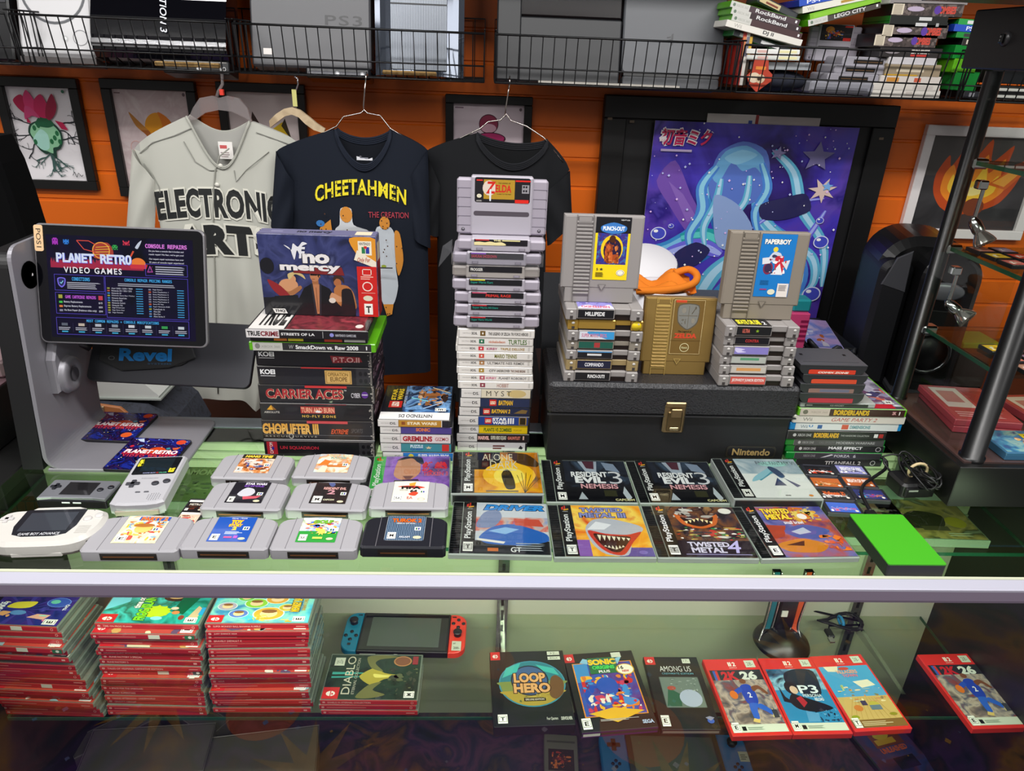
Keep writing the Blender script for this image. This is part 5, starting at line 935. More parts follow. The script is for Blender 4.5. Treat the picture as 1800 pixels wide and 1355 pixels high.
def lpb(A):A.rect(0,0,1,1,'#1878c4');A.text('PAPERBOY',.1,.84,.84,.92,'#f0f0ea',bold=.05,edge=('#12304a',.06));A.ell(.44,.76,.07,.04,'#e8d03a');A.poly([(.28,.62),(.4,.72),(.6,.7),(.66,.6),(.4,.56)],'#c8d0e0');A.ell(.3,.46,.14,.1,'#7a2a4a');A.ell(.3,.46,.1,.07,'#3a2a4a');A.poly([(.1,.62),(.36,.64),(.34,.54),(.12,.52)],'#dcdce0');A.poly([(.46,.66),(.7,.66),(.76,.38),(.5,.36)],'#c8283a');A.poly([(.4,.36),(.62,.54),(.74,.36)],'#e8e8ea');A.poly([(.66,.56),(.9,.6),(.84,.44)],'#d8d8dc');A.blobs(['#f0f0f0','#c8303a','#3a3a5a'],8,2,.3,.38,.8,.68,.12);A.rect(.66,.0,.98,.22,'#e4dcd6');A.lines(.7,.1,.94,.2,5,'#5a5254',3);A.ell(.5,.08,.11,.045,'#dfe0c8');A.rect(.16,.11,.36,.13,'#a03a7a');A.lines(.14,.2,.4,.28,3,'#14609a',4)
nes_standing('grey cartridge with a bright blue label standing on the stack by the tower',(1273,500),(1411,503),NY2+.03,ZNR,lpb,mat=M('#857c70',.5),lines='#665f56')
def lg(A):
    A.rect(0,0,1,1,M('#8a6c38',.35,.4));A.frame(.01,.01,.99,.99,.0006,'#e0c890');A.rect(.06,.94,.4,.985,'#c8482a');A.poly([(.18,.9),(.8,.9),(.82,.62),(.72,.52),(.5,.45),(.28,.52),(.16,.62)],'#5a5448');A.poly([(.2,.885),(.78,.885),(.795,.63),(.7,.54),(.5,.47),(.3,.54),(.185,.63)],M('#c8c8c0',.25,.8))
    A.rect(.49,.48,.51,.88,'#6a6458');A.rect(.19,.7,.79,.715,'#6a6458');A.ell(.34,.8,.07,.05,'#8a8478',12);A.line([(.6,.74),(.72,.86)],.0014,'#5a5448');A.ring(.71,.85,.03,.025,.4,'#5a5448',12);A.ell(.66,.62,.06,.05,'#8a8478',12);A.blobs(['#6a6458'],5,2,.27,.56,.43,.68,.2)
    A.text('The Legend of',.22,.40,.66,.44,'#2a2010',shear=.2);A.text('ZELDA',.1,.30,.84,.39,'#c8482a',bold=.07);A.rect(.06,.255,.88,.262,'#5a4420');A.ring(.48,.13,.15,.08,.12,'#e6dca8');A.rect(.0,.255,1,.262,'#6a5024');A.text('Nintendo',.38,.11,.58,.15,'#d8cf9a')
nes_standing('shiny gold cartridge with a silver shield standing on the black case',(1130,600),(1254,602),NY+.035,CASEZ,lg,mat=GOLD,tilt=5,lines='#e0c070',h=.131)
# ---------------------------------------------------------------- stack of cardboard game boxes
BY=1.046;G='black cardboard game boxes in the stack'
bnd=[613.6,645,677.5,709,739,774.5,802.5];zs=[PY(556,b,BY).z for b in bnd];zs=[z-zs[-1] for z in zs]
def cbox(label,xl,xr,yt,yb,z0,z1,y,art,group=None):
    x0=PY(xl,(yt+yb)/2,y).x;x1=PY(xr,(yt+yb)/2,y).x;w_=x1-x0;h=z1-z0
    t=thing('game_box',label,'game box',((x0+x1)/2,y,z0));mb=MB();mb.box(-w_/2,w_/2,0,.128,0,h-.0004,M('#15151a',.4),.0012);mb.build('carton',t)
    mb=MB();A=Art(mb,(-w_/2+.0012,-.0002,.0006),(w_-.0024,0,0),(0,0,h-.0016),ink=.3,coat=.25);A.rect(0,0,1,1,'#141318');A.rect(0,.975,1,1,'#8a8682');A.rect(.985,.0,1,1,'#6a6662');art(A);A.stars(['#b8b2aa'],14,int(xl),.97,0,1,1,.006);mb.build('front_print',t)
    mb=MB();A=Art(mb,(w_/2+.0003,.004,.001),(0,.12,0),(0,0,h-.002),ink=.35);A.rect(0,0,1,1,'#2a2228');A.blobs(['#6a4a58','#3a2a34','#8a6a7a','#4a3a4a','#b09aa0'],12,int(yt),0,.1,1,.9,.2);mb.build('side_print',t);return t
def swirl(A,x=.86,c='#2a292e'):A.rect(x,.02,.985,.97,c);[A.ell(x+.04+.045*i,.28+.4*j,.016,.13,'#121116',12) for i in (0,1) for j in (0,1)]
def b1(A):A.rect(.38,.93,.74,1.,'#8a2a34');A.text('KOEI',.02,.52,.155,.80,'#e8e8ea',bold=.04);A.rect(.02,.42,.155,.45,'#e8e8ea');A.poly([(.66,.2),(.64,.64),(.9,.58),(.92,.3)],'#8a2028');A.text('P.T.O.II',.665,.26,.895,.56,'#d8a8a4',bold=.02)
def b2(A):A.rect(.38,.93,.74,1.,'#c8302e');A.text('KOEI',.02,.56,.15,.84,'#e8e8ea',bold=.04);A.rect(.02,.46,.15,.49,'#e8e8ea');A.rect(.585,.08,.82,.84,'#c8a05a');A.rect(.595,.13,.81,.79,'#8a6428');A.rect(.6,.15,.805,.77,'#d0a860');A.text('OPERATION',.61,.52,.79,.72,'#7a5a24',bold=.02);A.text('EUROPE',.63,.22,.78,.48,'#7a5a24',bold=.03);swirl(A)
def b3(A):A.rect(.4,.86,.765,1.,'#c8302e');A.text('CARRIER ACES',.055,.2,.735,.78,'#e8d8b8',bold=.05);A.text('CARRIER ACES',.055,.22,.73,.78,'#a82a2e',bold=.035);A.text('TM',.74,.7,.76,.78,'#d8d8d8');A.text('CYBER',.80,.32,.88,.6,'#d8d4dc',bold=.01);A.ell(.92,.5,.03,.2,'#5a2a8a',16);A.rect(.895,.48,.945,.53,'#d8d4dc')
def b4(A):A.rect(.4,.95,.765,1.,'#7a2028');A.poly([(.055,.6),(.14,.6),(.097,.9)],'#d8a028');A.poly([(.097,.9),(.14,.6),(.11,.6)],'#8a5a1a');A.text('ABSOLUTE',.03,.4,.165,.52,'#c8c4be',bold=.01);A.rect(.355,.42,.66,.84,'#a8302c');A.text('TURN AND BURN',.36,.46,.655,.78,'#e8a888',bold=.03);A.poly([(.48,.5),(.52,.46),(.54,.56),(.5,.62)],'#e8e8e8');A.text('NO-FLY ZONE',.365,.17,.665,.32,'#d8b04a',bold=.03,sp=1.4)
def b5(A):A.rect(.4,.86,.765,1.,'#c8484c');A.text('CHOPLIFTER III',.0,.30,.5,.84,'#d8a040',bold=.05);A.text('CHOPLIFTER III',.0,.30,.5,.6,'#e8c070',bold=.0);A.text('EXTREME',.61,.34,.77,.58,'#d8542a',bold=.02,shear=.4);A.text('SPORTS',.79,.4,.9,.62,'#4a4a4e',bold=.02,shear=.4);A.text('RESCUE SURVIVE',.02,.14,.48,.22,'#9a988e',sp=1.5);A.ring(.25,.2,.022,.13,.25,'#c8c4b8',16);A.rect(0,.0,1,.04,'#b8b8b8');A.rect(0,.25,1,.27,'#6a6a70')
def b6(A):A.rect(.02,.12,.115,.93,'#a8202e');A.text('CAPCOM',.045,.16,.075,.88,'#f0d8d8',rot=90);A.ell(.075,.5,.012,.12,'#2a2a8a',10);A.text('UN SQUADRON',.14,.42,.49,.66,'#b8283a',bold=.025);swirl(A)
rows=[('black game box with red boxed lettering at the right, top box of the cardboard stack',449.6,654,b1),('black game box with a gold plaque, in the cardboard stack',453,655,b2),('black game box with large red serif lettering',455,658.5,b3),('black game box with a small gold pyramid at one end',457.5,656.8,b4),('black game box with tall golden lettering in a clear sleeve',461,659,b5),('lowest black game box with a red square and red lettering',464.6,659.4,b6)]
for i,(lb,xl,xr,f) in enumerate(rows):cbox(lb,xl,xr,bnd[i],bnd[i+1],zs[i+1],zs[i],BY+(.002,.001,.002,.0,.001,0)[i],f)
ZT=zs[0];G=None
def at_px(xl,xr,py,y):a=PY(xl,py,y);b=PY(xr,py,y);return a.x,b.x-a.x
x0,w_=at_px(437,660,604,1.034)
z360=ZT+.0005
keep('game_case','green edged game case with a silver and black spine on top of the cardboard boxes',(x0,1.034,z360),w_,.0145,.135,'360',lambda A:(A.rect(0,0,1,1,'#2a292b'),A.rect(0,0,.25,1,'#b9b8b2'),A.ell(.04,.55,.022,.34,'#7a7a76',12),A.text('XBOX 360',.07,.36,.23,.66,'#96968f'),A.text('SmackDown vs. Raw 2008',.36,.26,.89,.76,'#e8e8e8',bold=.03),A.text('W',.305,.28,.345,.76,'#9a9a9a',shear=.2),A.rect(.955,.3,.965,.75,'#e8e8e8'),A.rect(0,0,1,.08,'#c8c8c0')),sp=(.03,.965,.04,.96))
x0,w_=at_px(440,646,594,1.036);zth=z360+.0150
keep('game_case','thin dark case with orange and yellow marks between two thicker cases',(x0,1.036,zth),w_,.0075,.13,M('#1a1a1c',.4),sp_bars('#141416',[(.2,.31,'#d87a2a'),(.32,.45,'#e0d02a'),(.63,.78,'#c8482a'),(.8,.98,'#c8c8c0')]))
x0,w_=at_px(432,647,583,1.030);zgc=zth+.0078
def cov_tc(A):A.rect(0,0,1,1,NOISE(['#2a1418','#7a2a34','#4a1a20','#9a3a44'],30,3,.3));A.rect(0,0,.3,1,'#d8d4d0');A.text('TRUE',.04,.1,.28,.9,'#1a1a1a',bold=.05,rot=0);A.rect(.3,0,.315,1,'#222');A.rect(.97,0,1,1,'#1a1a1c');A.ell(.93,.14,.035,.06,'#d8d0c8',16)
keep('game_case','black spined game case with red cover directly under the boxed wrestling game',(x0,1.030,zgc),w_,.0145,.135,'dvd',lambda A:(A.rect(0,0,1,1,'#18161a'),A.rect(0,0,.27,1,'#d8d4d4'),A.text('TRUE',.01,.2,.115,.8,'#1a1a1a',bold=.04),A.text('CRIME',.118,.2,.265,.8,'#7a1c28',bold=.04),A.text('STREETS OF LA',.285,.34,.56,.66,'#e2e2e2',bold=.03),A.rect(.625,.12,.629,.9,'#b0b0b0'),A.ell(.7,.5,.018,.25,'#8a8ad0',10),A.text('NINTENDO GAMECUBE',.73,.32,.9,.62,'#b8b8c0')),cover=cov_tc)
ZB=zgc+.0148
a=PY(466,554,1.094);b=PY(667,559.5,1.094);w_=b.x-a.x;h=.131
t=thing('game_box','dented dark blue wrestling game box with red side strip standing on the stack','game box',((a.x+b.x)/2,1.094,ZB));mb=MB();mb.box(-w_/2,w_/2,0,.034,0,h,NOISE(['#5a5a78','#3c3c5c','#747490','#4a4a68'],40,2,.35),.0015);mb.build('carton',t)
mb=MB();A=Art(mb,(-w_/2+.001,-.0003,.001),(w_-.002,0,0),(0,0,h-.002),ink=.25,coat=.5)
A.rect(0,0,1,1,NOISE(['#1e2240','#2c3260','#3a4070','#252a50','#4a5078'],26,3,.25,coat=.5));A.rect(0,0,.8,.22,'#15151c')
SK,SK2='#b87a54','#c89068'
A.poly([(.29,0),(.31,.22),(.36,.35),(.42,.40),(.51,.40),(.58,.35),(.64,.22),(.67,0)],'#131318',True,True);A.poly([(.435,.38),(.49,.38),(.49,.47),(.435,.47)],'#a0663f');A.poly([(.43,.40),(.5,.40),(.49,.22),(.48,.02),(.45,.02),(.435,.22)],SK,True,True);A.line([(.465,.36),(.467,.05)],.0012,'#8a5434');A.line([(.43,.41),(.44,.2),(.45,0)],.003,'#26262e');A.line([(.505,.41),(.495,.2),(.485,0)],.003,'#26262e')
A.ell(.46,.505,.04,.072,SK,20);A.ell(.466,.548,.043,.034,'#1a1210',18);A.ell(.498,.515,.012,.03,'#1a1210',10);A.rect(.424,.51,.482,.53,'#0c0c10');A.rect(.435,.462,.46,.468,'#7a4030');A.ell(.503,.5,.007,.014,'#a0663f',8)
A.poly([(.12,.3),(.17,.44),(.26,.46),(.31,.4),(.29,.28),(.2,.24)],SK2);A.ell(.265,.46,.032,.05,SK2,16);A.poly([(.24,.45),(.23,.52),(.29,.55),(.36,.52),(.38,.46),(.34,.5),(.29,.52)],'#c8b078');A.poly([(.15,.36),(.22,.3),(.28,.34),(.33,.38),(.34,.34),(.26,.26),(.16,.28)],'#a06a44');A.poly([(.05,.45),(.16,.37),(.26,.2),(.22,.17),(.1,.3)],'#8a2428');A.poly([(.1,.24),(.3,.26),(.32,.06),(.1,.06)],'#14141a')
A.ell(.655,.43,.033,.052,'#a8663e',16);A.poly([(.62,.44),(.625,.5),(.67,.52),(.71,.49),(.71,.42),(.69,.46),(.65,.48)],'#3a261a');A.poly([(.62,.34),(.66,.4),(.74,.39),(.79,.3),(.81,.12),(.77,.08),(.68,.12),(.63,.2)],'#b0703f');A.poly([(.6,.3),(.58,.22),(.66,.18),(.72,.22),(.66,.26)],SK2);A.poly([(.69,.34),(.77,.34),(.8,.12),(.78,0),(.66,0),(.68,.16)],'#1d181c');A.ell(.6,.2,.03,.035,'#d8cfc4',12)
A.ring(.1,.14,.07,.09,.35,'#0e0e12',20);A.ell(.06,.62,.06,.1,'#14141c',16)
A.poly([(.3,.62),(.7,.62),(.72,.52),(.28,.54)],'#7a2426')
for t_,x0,x1,y0_,y1_ in (('no',.37,.6,.66,.78),('mercy',.17,.69,.54,.64)):A.text(t_,x0,y0_,x1,y1_,'#e2dedd',bold=.05,edge=('#2a2a34',.03))
A.poly([(.22,.88),(.27,.84),(.3,.7),(.33,.82),(.36,.72),(.37,.86),(.42,.9),(.38,.92),(.34,.86),(.3,.9),(.28,.82)],'#dcdce2');A.text('F',.34,.72,.40,.86,'#dcdce2',bold=.03,shear=.2)
A.poly([(.78,.98),(1,.98),(1,.64),(.9,.7),(.83,.8)],'#d8902a');A.poly([(.81,.72),(1,.62),(1,.7),(.84,.84)],'#e6dcc8');A.rect(.85,.78,.965,.95,'#e8e0c8');A.text('NINTENDO',.86,.9,.955,.935,'#3a3a5a',bold=.02);A.poly([(.88,.8),(.91,.8),(.91,.88),(.88,.88)],'#2a7a4a');A.poly([(.915,.8),(.945,.8),(.945,.88),(.915,.88)],'#2a3a9a');A.rect(.9,.86,.925,.89,'#c8302a');A.text('Only For',.84,.68,.95,.75,'#b03a20',shear=.3,bold=.01)
A.rect(.83,0,1,.64,'#c8231f')
for y_ in (.56,.37):A.frame(.875,y_-.03,.955,y_+.05,.0012,'#f0dcd0') if y_ > .5 else A.ring(.915,.39,.045,.06,.2,'#f0dcd0')
A.lines(.86,.48,.97,.53,2,'#e8b0a0',2);A.rect(.86,.305,.98,.31,'#e8c0b0');A.ell(.915,.24,.042,.035,'#d8d4bc',18);A.text('T',.885,.04,.945,.15,'#151515',bold=.03);A.rect(.878,.03,.952,.17,'#f2eee6');A.text('T',.893,.05,.937,.14,'#151515',bold=.04)
A.poly([(.07,.08),(.09,.02),(.2,.02),(.18,.08)],'#e8e4e0');A.text('THQ',.09,.028,.18,.07,'#181820',bold=.05);mb.build('front_print',t)
mb=MB();A=Art(mb,(-w_/2+.001,.001,h+.0002),(w_-.002,0,0),(0,.032,0));A.rect(0,0,1,1,'#6a6888');A.text('no mercy',.32,.2,.62,.7,'#2a2a3a',bold=.05);A.rect(.82,.15,.96,.85,'#d8ccb0');A.rect(.1,.4,.2,.6,'#8a88a8');mb.build('top_print',t)
mb=MB();A=Art(mb,(w_/2+.0002,.001,.001),(0,.032,0),(0,0,h-.002));A.rect(0,0,1,.9,'#8a2420');A.rect(.1,.7,.9,.92,'#c8c0a8');A.rect(.2,.2,.8,.6,'#5a1c1a');mb.build('side_print',t)

# ---------------------------------------------------------------- stacks of small handheld game cases
def sp_3ds(ic,parts):
    def f(A):
        A.rect(0,0,1,1,'#dedad5');A.rect(.0,.02,.02,.98,'#c2beb9');A.text('NINTENDO',.06,.44,.175,.6,'#8a8682',bold=0);A.text('3DS.',.175,.34,.255,.68,'#3a3838',bold=.03);A.rect(.29,.2,.36,.86,ic);A.rect(.315,.4,.335,.66,'#e8e2d8');A.rect(.945,.2,.97,.85,'#c4c0ba')
        for p in parts:A.text(p[0],p[1],p[3] if len(p) > 4 else .3,p[2],p[4] if len(p) > 4 else .7,p[-1],bold=.02)
    return f
def sp_ds(bg,fn,x=.29):
    def f(A):A.rect(0,0,1,1,'#d8d5d2');A.rect(0,.85,1,1,'#e8e6e2');A.text('NINTENDO',.04,.42,.17,.56,'#8a8784',bold=0);A.text('DS.',.17,.3,.255,.64,'#2f2e30',bold=.02);A.rect(x,0,1,1,bg);A.rect(x-.004,0,x,1,'#4a4848');fn(A)
    return f
def lego(A,x,c='#c8231f'):A.rect(x,.14,x+.1,.86,c);A.text('LEGO',x+.012,.3,x+.088,.68,'#f2e6c8',bold=.05)
DY=1.073;G='small handheld game cases in two stacks'
ds=[(578.5,804.5,940,'3ds',sp_3ds('#6a5020',[('THE LEGEND OF ZELDA: TRI FORCE HEROES',.4,.93,'#3a3632')]),'white case with brown square icon, top case under the wide cartridges'),(593.8,802.7,937.6,'3ds',sp_3ds('#1f6a4a',[('nickelodeon',.42,.64,'#c87a5a'),('TURTLES',.68,.93,.12,.88,'#4a6a2a')]),'white case with dark green icon and green lettering'),
      (607.3,801,937.6,'3ds',sp_3ds('#c82a3a',[('KIRBY',.4,.54,'#a83a6a'),('TRIPLE DELUXE',.58,.9,'#a8843a')]),'white case with a red icon and pink and tan lettering'),(619.5,802.7,936.8,'3ds',sp_3ds('#c84a3a',[('MARIO TENNIS',.5,.8,.2,.85,'#7a7a2a')]),'white case with a red and cream icon and olive lettering'),
      (632.4,803.5,936.8,'3ds',sp_3ds('#a8784a',[('ULTIMATE NES REMIX',.4,.9,'#7a7672')]),'white case with a tan icon and thin grey lettering'),(645.5,802.7,936,'3ds',sp_3ds('#a8842a',[('CITY',.43,.52,'#4a4a4a'),('UNDERCOVER',.53,.71,'#5a5652'),('THE CHASE BEGINS',.72,.92,'#7a5a4a')]),'white case with a yellow brown icon and dark brown lettering'),
      (658.2,804.4,936.8,'3ds',sp_3ds('#b85a6a',[('KIRBY',.38,.52,'#c86a8a'),('PLANET ROBOBOT',.55,.93,'#7a787a')]),'white case with a pink icon and grey outlined lettering'),(670.4,805,937.6,'3ds',sp_3ds('#8a3a4a',[('HOBBIT',.52,.68,.2,.8,'#b08a80')]),'white case with a maroon icon and a small red square'),
      (683.3,810,936,'ds',sp_ds('#d6cdb8',lambda A:(A.ell(.8,.5,.14,.45,'#c8b27a'),A.text('M Y S T',.36,.2,.72,.8,'#4a4640',bold=0))),'white spined case with a sandy hill print'),(699.8,808.3,934.6,'ds',sp_ds('#1f2c50',lambda A:(lego(A,.42),A.text('BATMAN',.55,.22,.76,.78,'#e0b02a',bold=.04,shear=.15))),'navy spined case with a red square and one yellow word'),
      (716.3,806.6,933.4,'ds',sp_ds('#1a2546',lambda A:(lego(A,.34),A.text('BATMAN 2',.46,.3,.73,.8,'#e0b02a',bold=.04,shear=.15),A.poly([(.78,.3),(.9,.8),(.98,.7),(.96,.3)],'#7a6238'))),'navy spined case with a bronze figure at its end'),(732,804.4,931.7,'ds',sp_ds('#1f3f8a',lambda A:(lego(A,.38),A.text('STAR',.49,.5,.7,.88,'#f0f0f2',bold=.05),A.text('WARS',.49,.1,.7,.46,'#f0f0f2',bold=.05),A.text('III',.71,.16,.8,.86,'#f0f0f2',bold=.03),A.rect(.87,.06,.98,.94,'#a8843a'),A.rect(.885,.1,.965,.9,'#2a2216'))),'royal blue spined case with big white capitals'),
      (748,806,930.8,'ds',sp_ds('#e2c012',lambda A:(A.text('PLANTS VS ZOMBIES',.36,.2,.77,.68,'#4a6a1a',bold=.04),A.text('POPCAP',.8,.3,.92,.5,'#b08a1a'))),'yellow spined case with green lettering'),(763.4,802,930.8,'ds',sp_ds('#241a1c',lambda A:(A.text('MARVEL',.3,.25,.46,.75,'#e8b0a8',bold=.06),A.text('SUPER HERO SQUAD',.48,.2,.7,.8,'#c8c4b4',bold=.05),A.text('GAUNTLET',.72,.3,.9,.75,'#d87a6a',bold=.05),A.rect(.935,.3,.955,.8,'#e8c0b0'))),'black spined case with a row of red and cream lettering'),
      (777.8,803.5,926.6,'ds',sp_ds('#d2cfd0',lambda A:(A.lines(.52,.2,.7,.82,2,'#6a3a3a',2,.6),A.poly([(.9,.3),(.93,.7),(.97,.4),(.95,.2)],'#2a2a30'))),'lowest white spined case with a small dark bird mark')]
yb=[d[0] for d in ds]+[793.]
zs=[PY(868,q,DY).z for q in yb];z_=zs[-1];zs=[z-z_ for z in zs]
for i,(yt,xl,xr,sh,f,lb) in enumerate(ds):
    x0,w_=at_px(xl,xr,(yb[i]+yb[i+1])/2,DY);jy=(.0,.001,.002,.001,.003,.002,.001,.0)[i % 8]
    keep('game_case',lb,(x0,DY+jy,zs[i+1]),w_,zs[i]-zs[i+1]-.0002,.136,sh,f,sp=(.008,.985 if sh == '3ds' else .97,.06,.92 if sh == '3ds' else .98))
LY=1.037
bnd=[735.8,748.5,761,777,793,808];zs=[PY(730,q,LY).z for q in bnd];z_=zs[-1];zs=[z-z_ for z in zs]
def cov_sw(A):
    A.rect(0,0,1,1,'#14141c');A.rect(0,0,1,.2,'#e6e4e2');A.text('NINTENDO DS',.27,.05,.75,.14,'#3a3a3e',bold=.02,rot=180)
    A.rect(0,.2,1,1,NOISE(['#16203a','#2a4a7a','#5a8ac0','#14182a','#3a5a8a'],32,4,.25));A.rect(0,.2,.3,1,'#15161e');A.rect(.09,.33,.28,.52,'#c8231f');A.text('LEGO',.13,.36,.24,.5,'#f4ead8',rot=90,bold=.05);A.text('STAR',.1,.55,.17,.9,'#e2c02a',rot=90,bold=.05);A.text('WARS',.19,.55,.27,.9,'#e2c02a',rot=90,bold=.05);A.text('COMPLETE SAGA',.3,.36,.335,.88,'#b8b8c0',rot=90);A.rect(.34,.28,1,1,NOISE(['#16203a','#2a4a7a','#7aa8d8','#14182a','#3a5a8a'],32,7,.25))
    A.blobs(['#c8844a','#8a5a34','#d8b088','#3a2c28','#a86a3a'],22,6,.5,.4,.95,.92,.16);A.line([(.4,.62),(.66,.52)],.003,'#8ae0e0');A.line([(.7,.95),(.98,.78)],.0025,'#e8d8b0');A.line([(.6,.3),(.9,.5)],.0025,'#a8c8f0');A.rating('E',.78,.23,.94,.32,270)
dl=[(663,792,lambda A:sp_ds('#b8862a',lambda A:(A.rect(.33,.3,.38,.75,'#8a4a1a'),A.text('STAR WARS',.41,.3,.83,.75,'#f0e4c0',bold=.05),A.rect(.89,0,.9,1,'#e8e4da'),A.rect(.9,0,1,1,'#1a1a22')))(A),'dark case with a starship battle cover on top of the short handheld stack',cov_sw),(667,796,sp_ds('#4a3f86',lambda A:A.text('SONIC',.5,.35,.7,.9,'#d8743a',bold=.05)),'violet spined case in the short handheld stack',None),
      (667,794.5,sp_ds('#dcd6d4',lambda A:(A.text('GREMLINS',.32,.18,.74,.82,'#a8232e',bold=.05),A.text('GIZMO',.78,.28,.97,.7,'#b04048',bold=.01))),'white spined case with big dark red capitals',None),(668,795.5,sp_ds('#3a8a94',lambda A:(A.text('PUZZLE',.42,.46,.6,.84,'#c8e0f0',bold=.04),A.text('QUEST',.42,.12,.6,.42,'#2a5aa8',bold=.04),A.star(.68,.5,.05,'#d8c89a',5,.45,4),A.rect(.87,.1,.97,.92,'#c8342a'))),'teal spined case in the short handheld stack',None),
      (672,799,sp_ds('#2a7ac8',lambda A:(A.ell(.4,.5,.04,.36,'#e8d03a',12),A.text('SUPER MARIO BROS',.5,.3,.94,.85,'#e6ecf4',bold=.05))),'lowest case of the short handheld stack, with a bright blue spine',None)]
for i,(xl,xr,f,lb,cv) in enumerate(dl):
    x0,w_=at_px(xl,xr,(bnd[i]+bnd[i+1])/2,LY);keep('game_case',lb,(x0,LY+.001*(i % 2),zs[i+1]),w_,zs[i]-zs[i+1]-.0002,.132,'ds',f,cv,sp=(.01,.98,.06,.98))

G=None
# ---------------------------------------------------------------- black carrying case
a=PY(965,730,1.036);b=PY(1396,735,1.036);x0,x1=a.x-.003,b.x+.002;w_=x1-x0;LE=NOISE(['#0f0f11','#2c2c30','#141416'],330,3,.42,2,0,bump=1.)
t=thing('carrying_case','black textured carrying case with a brass latch and gold lettered plate','carrying case',((x0+x1)/2,1.036,0));zl=.094
mb=MB();mb.box(-w_/2+.004,w_/2-.004,.003,.15,0,zl+.01,M('#141416',.5),.004);mb.build('body',t)
mb=MB();mb.box(-w_/2,w_/2,-.003,.154,zl,.1515,LE,.006);mb.box(-w_/2,w_/2,-.0036,.0,zl,zl+.002,'#2a2a2c');mb.build('lid',t,'pebbled black lid')
BR=M('#9a8560',.3,.9);q=PY(1186,735,1.03);lx=q.x-(x0+x1)/2
lt=MB();lt.box(lx-.017,lx+.017,-.0065,-.0025,.112,.122,BR,.002);lt.box(lx-.018,lx+.018,-.0055,.003,.064,.118,BR,.003);lt.box(lx-.012,lx+.012,-.0085,-.005,.070,.106,M('#7a6848',.3,.9),.002);lt.box(lx-.008,lx+.010,-.011,-.008,.096,.112,BR,.002);lt.box(lx-.007,lx+.008,-.010,-.008,.072,.078,M('#c8b890',.25,.9),.001);lt.build('latch',t,'brass latch')
q0=PY(1276,800,1.036);q1=PY(1363,800,1.036);px0=q0.x-(x0+x1)/2;px1=q1.x-(x0+x1)/2
mb=MB();mb.prism(rrect(px0,px1,.016,.038,.006),.004,.0015,M('#4a463e',.3,.7),plane='xz');mb.prism(rrect(px0+.003,px1-.003,.019,.036,.005),.003,.0010,M('#17161a',.4),plane='xz');A=Art(mb,(px0+.01,.0009,.021),(px1-px0-.02,0,0),(0,0,.013));A.text('Nintendo',0,0,1,1,M('#d8b878',.3,.5),bold=.03);mb.build('name_plate',t)
mb=MB();mb.box(-.03,.03,0,.24,0,.09,M('#141416',.4),.006);mb.mesh([(-.03,.0,.09),(.03,.0,.09),(.03,.06,.20),(-.03,.06,.20),(-.03,.07,.20),(.03,.07,.20),(.03,.02,.09),(-.03,.02,.09)],[(0,1,2,3),(3,2,5,4),(4,5,6,7),(0,3,4,7),(1,2,5,6)],M('#2c2d30',.3))
# dark folder-like bin behind the cartridge stack
q=PY(968,610,1.25);o=mb.build('storage_bin');o.location=(q.x+.012,1.22,-.14);o.scale=(1,1,2.0);tag(o,'dark plastic bin behind the left stack of deep grey cartridges','bin')

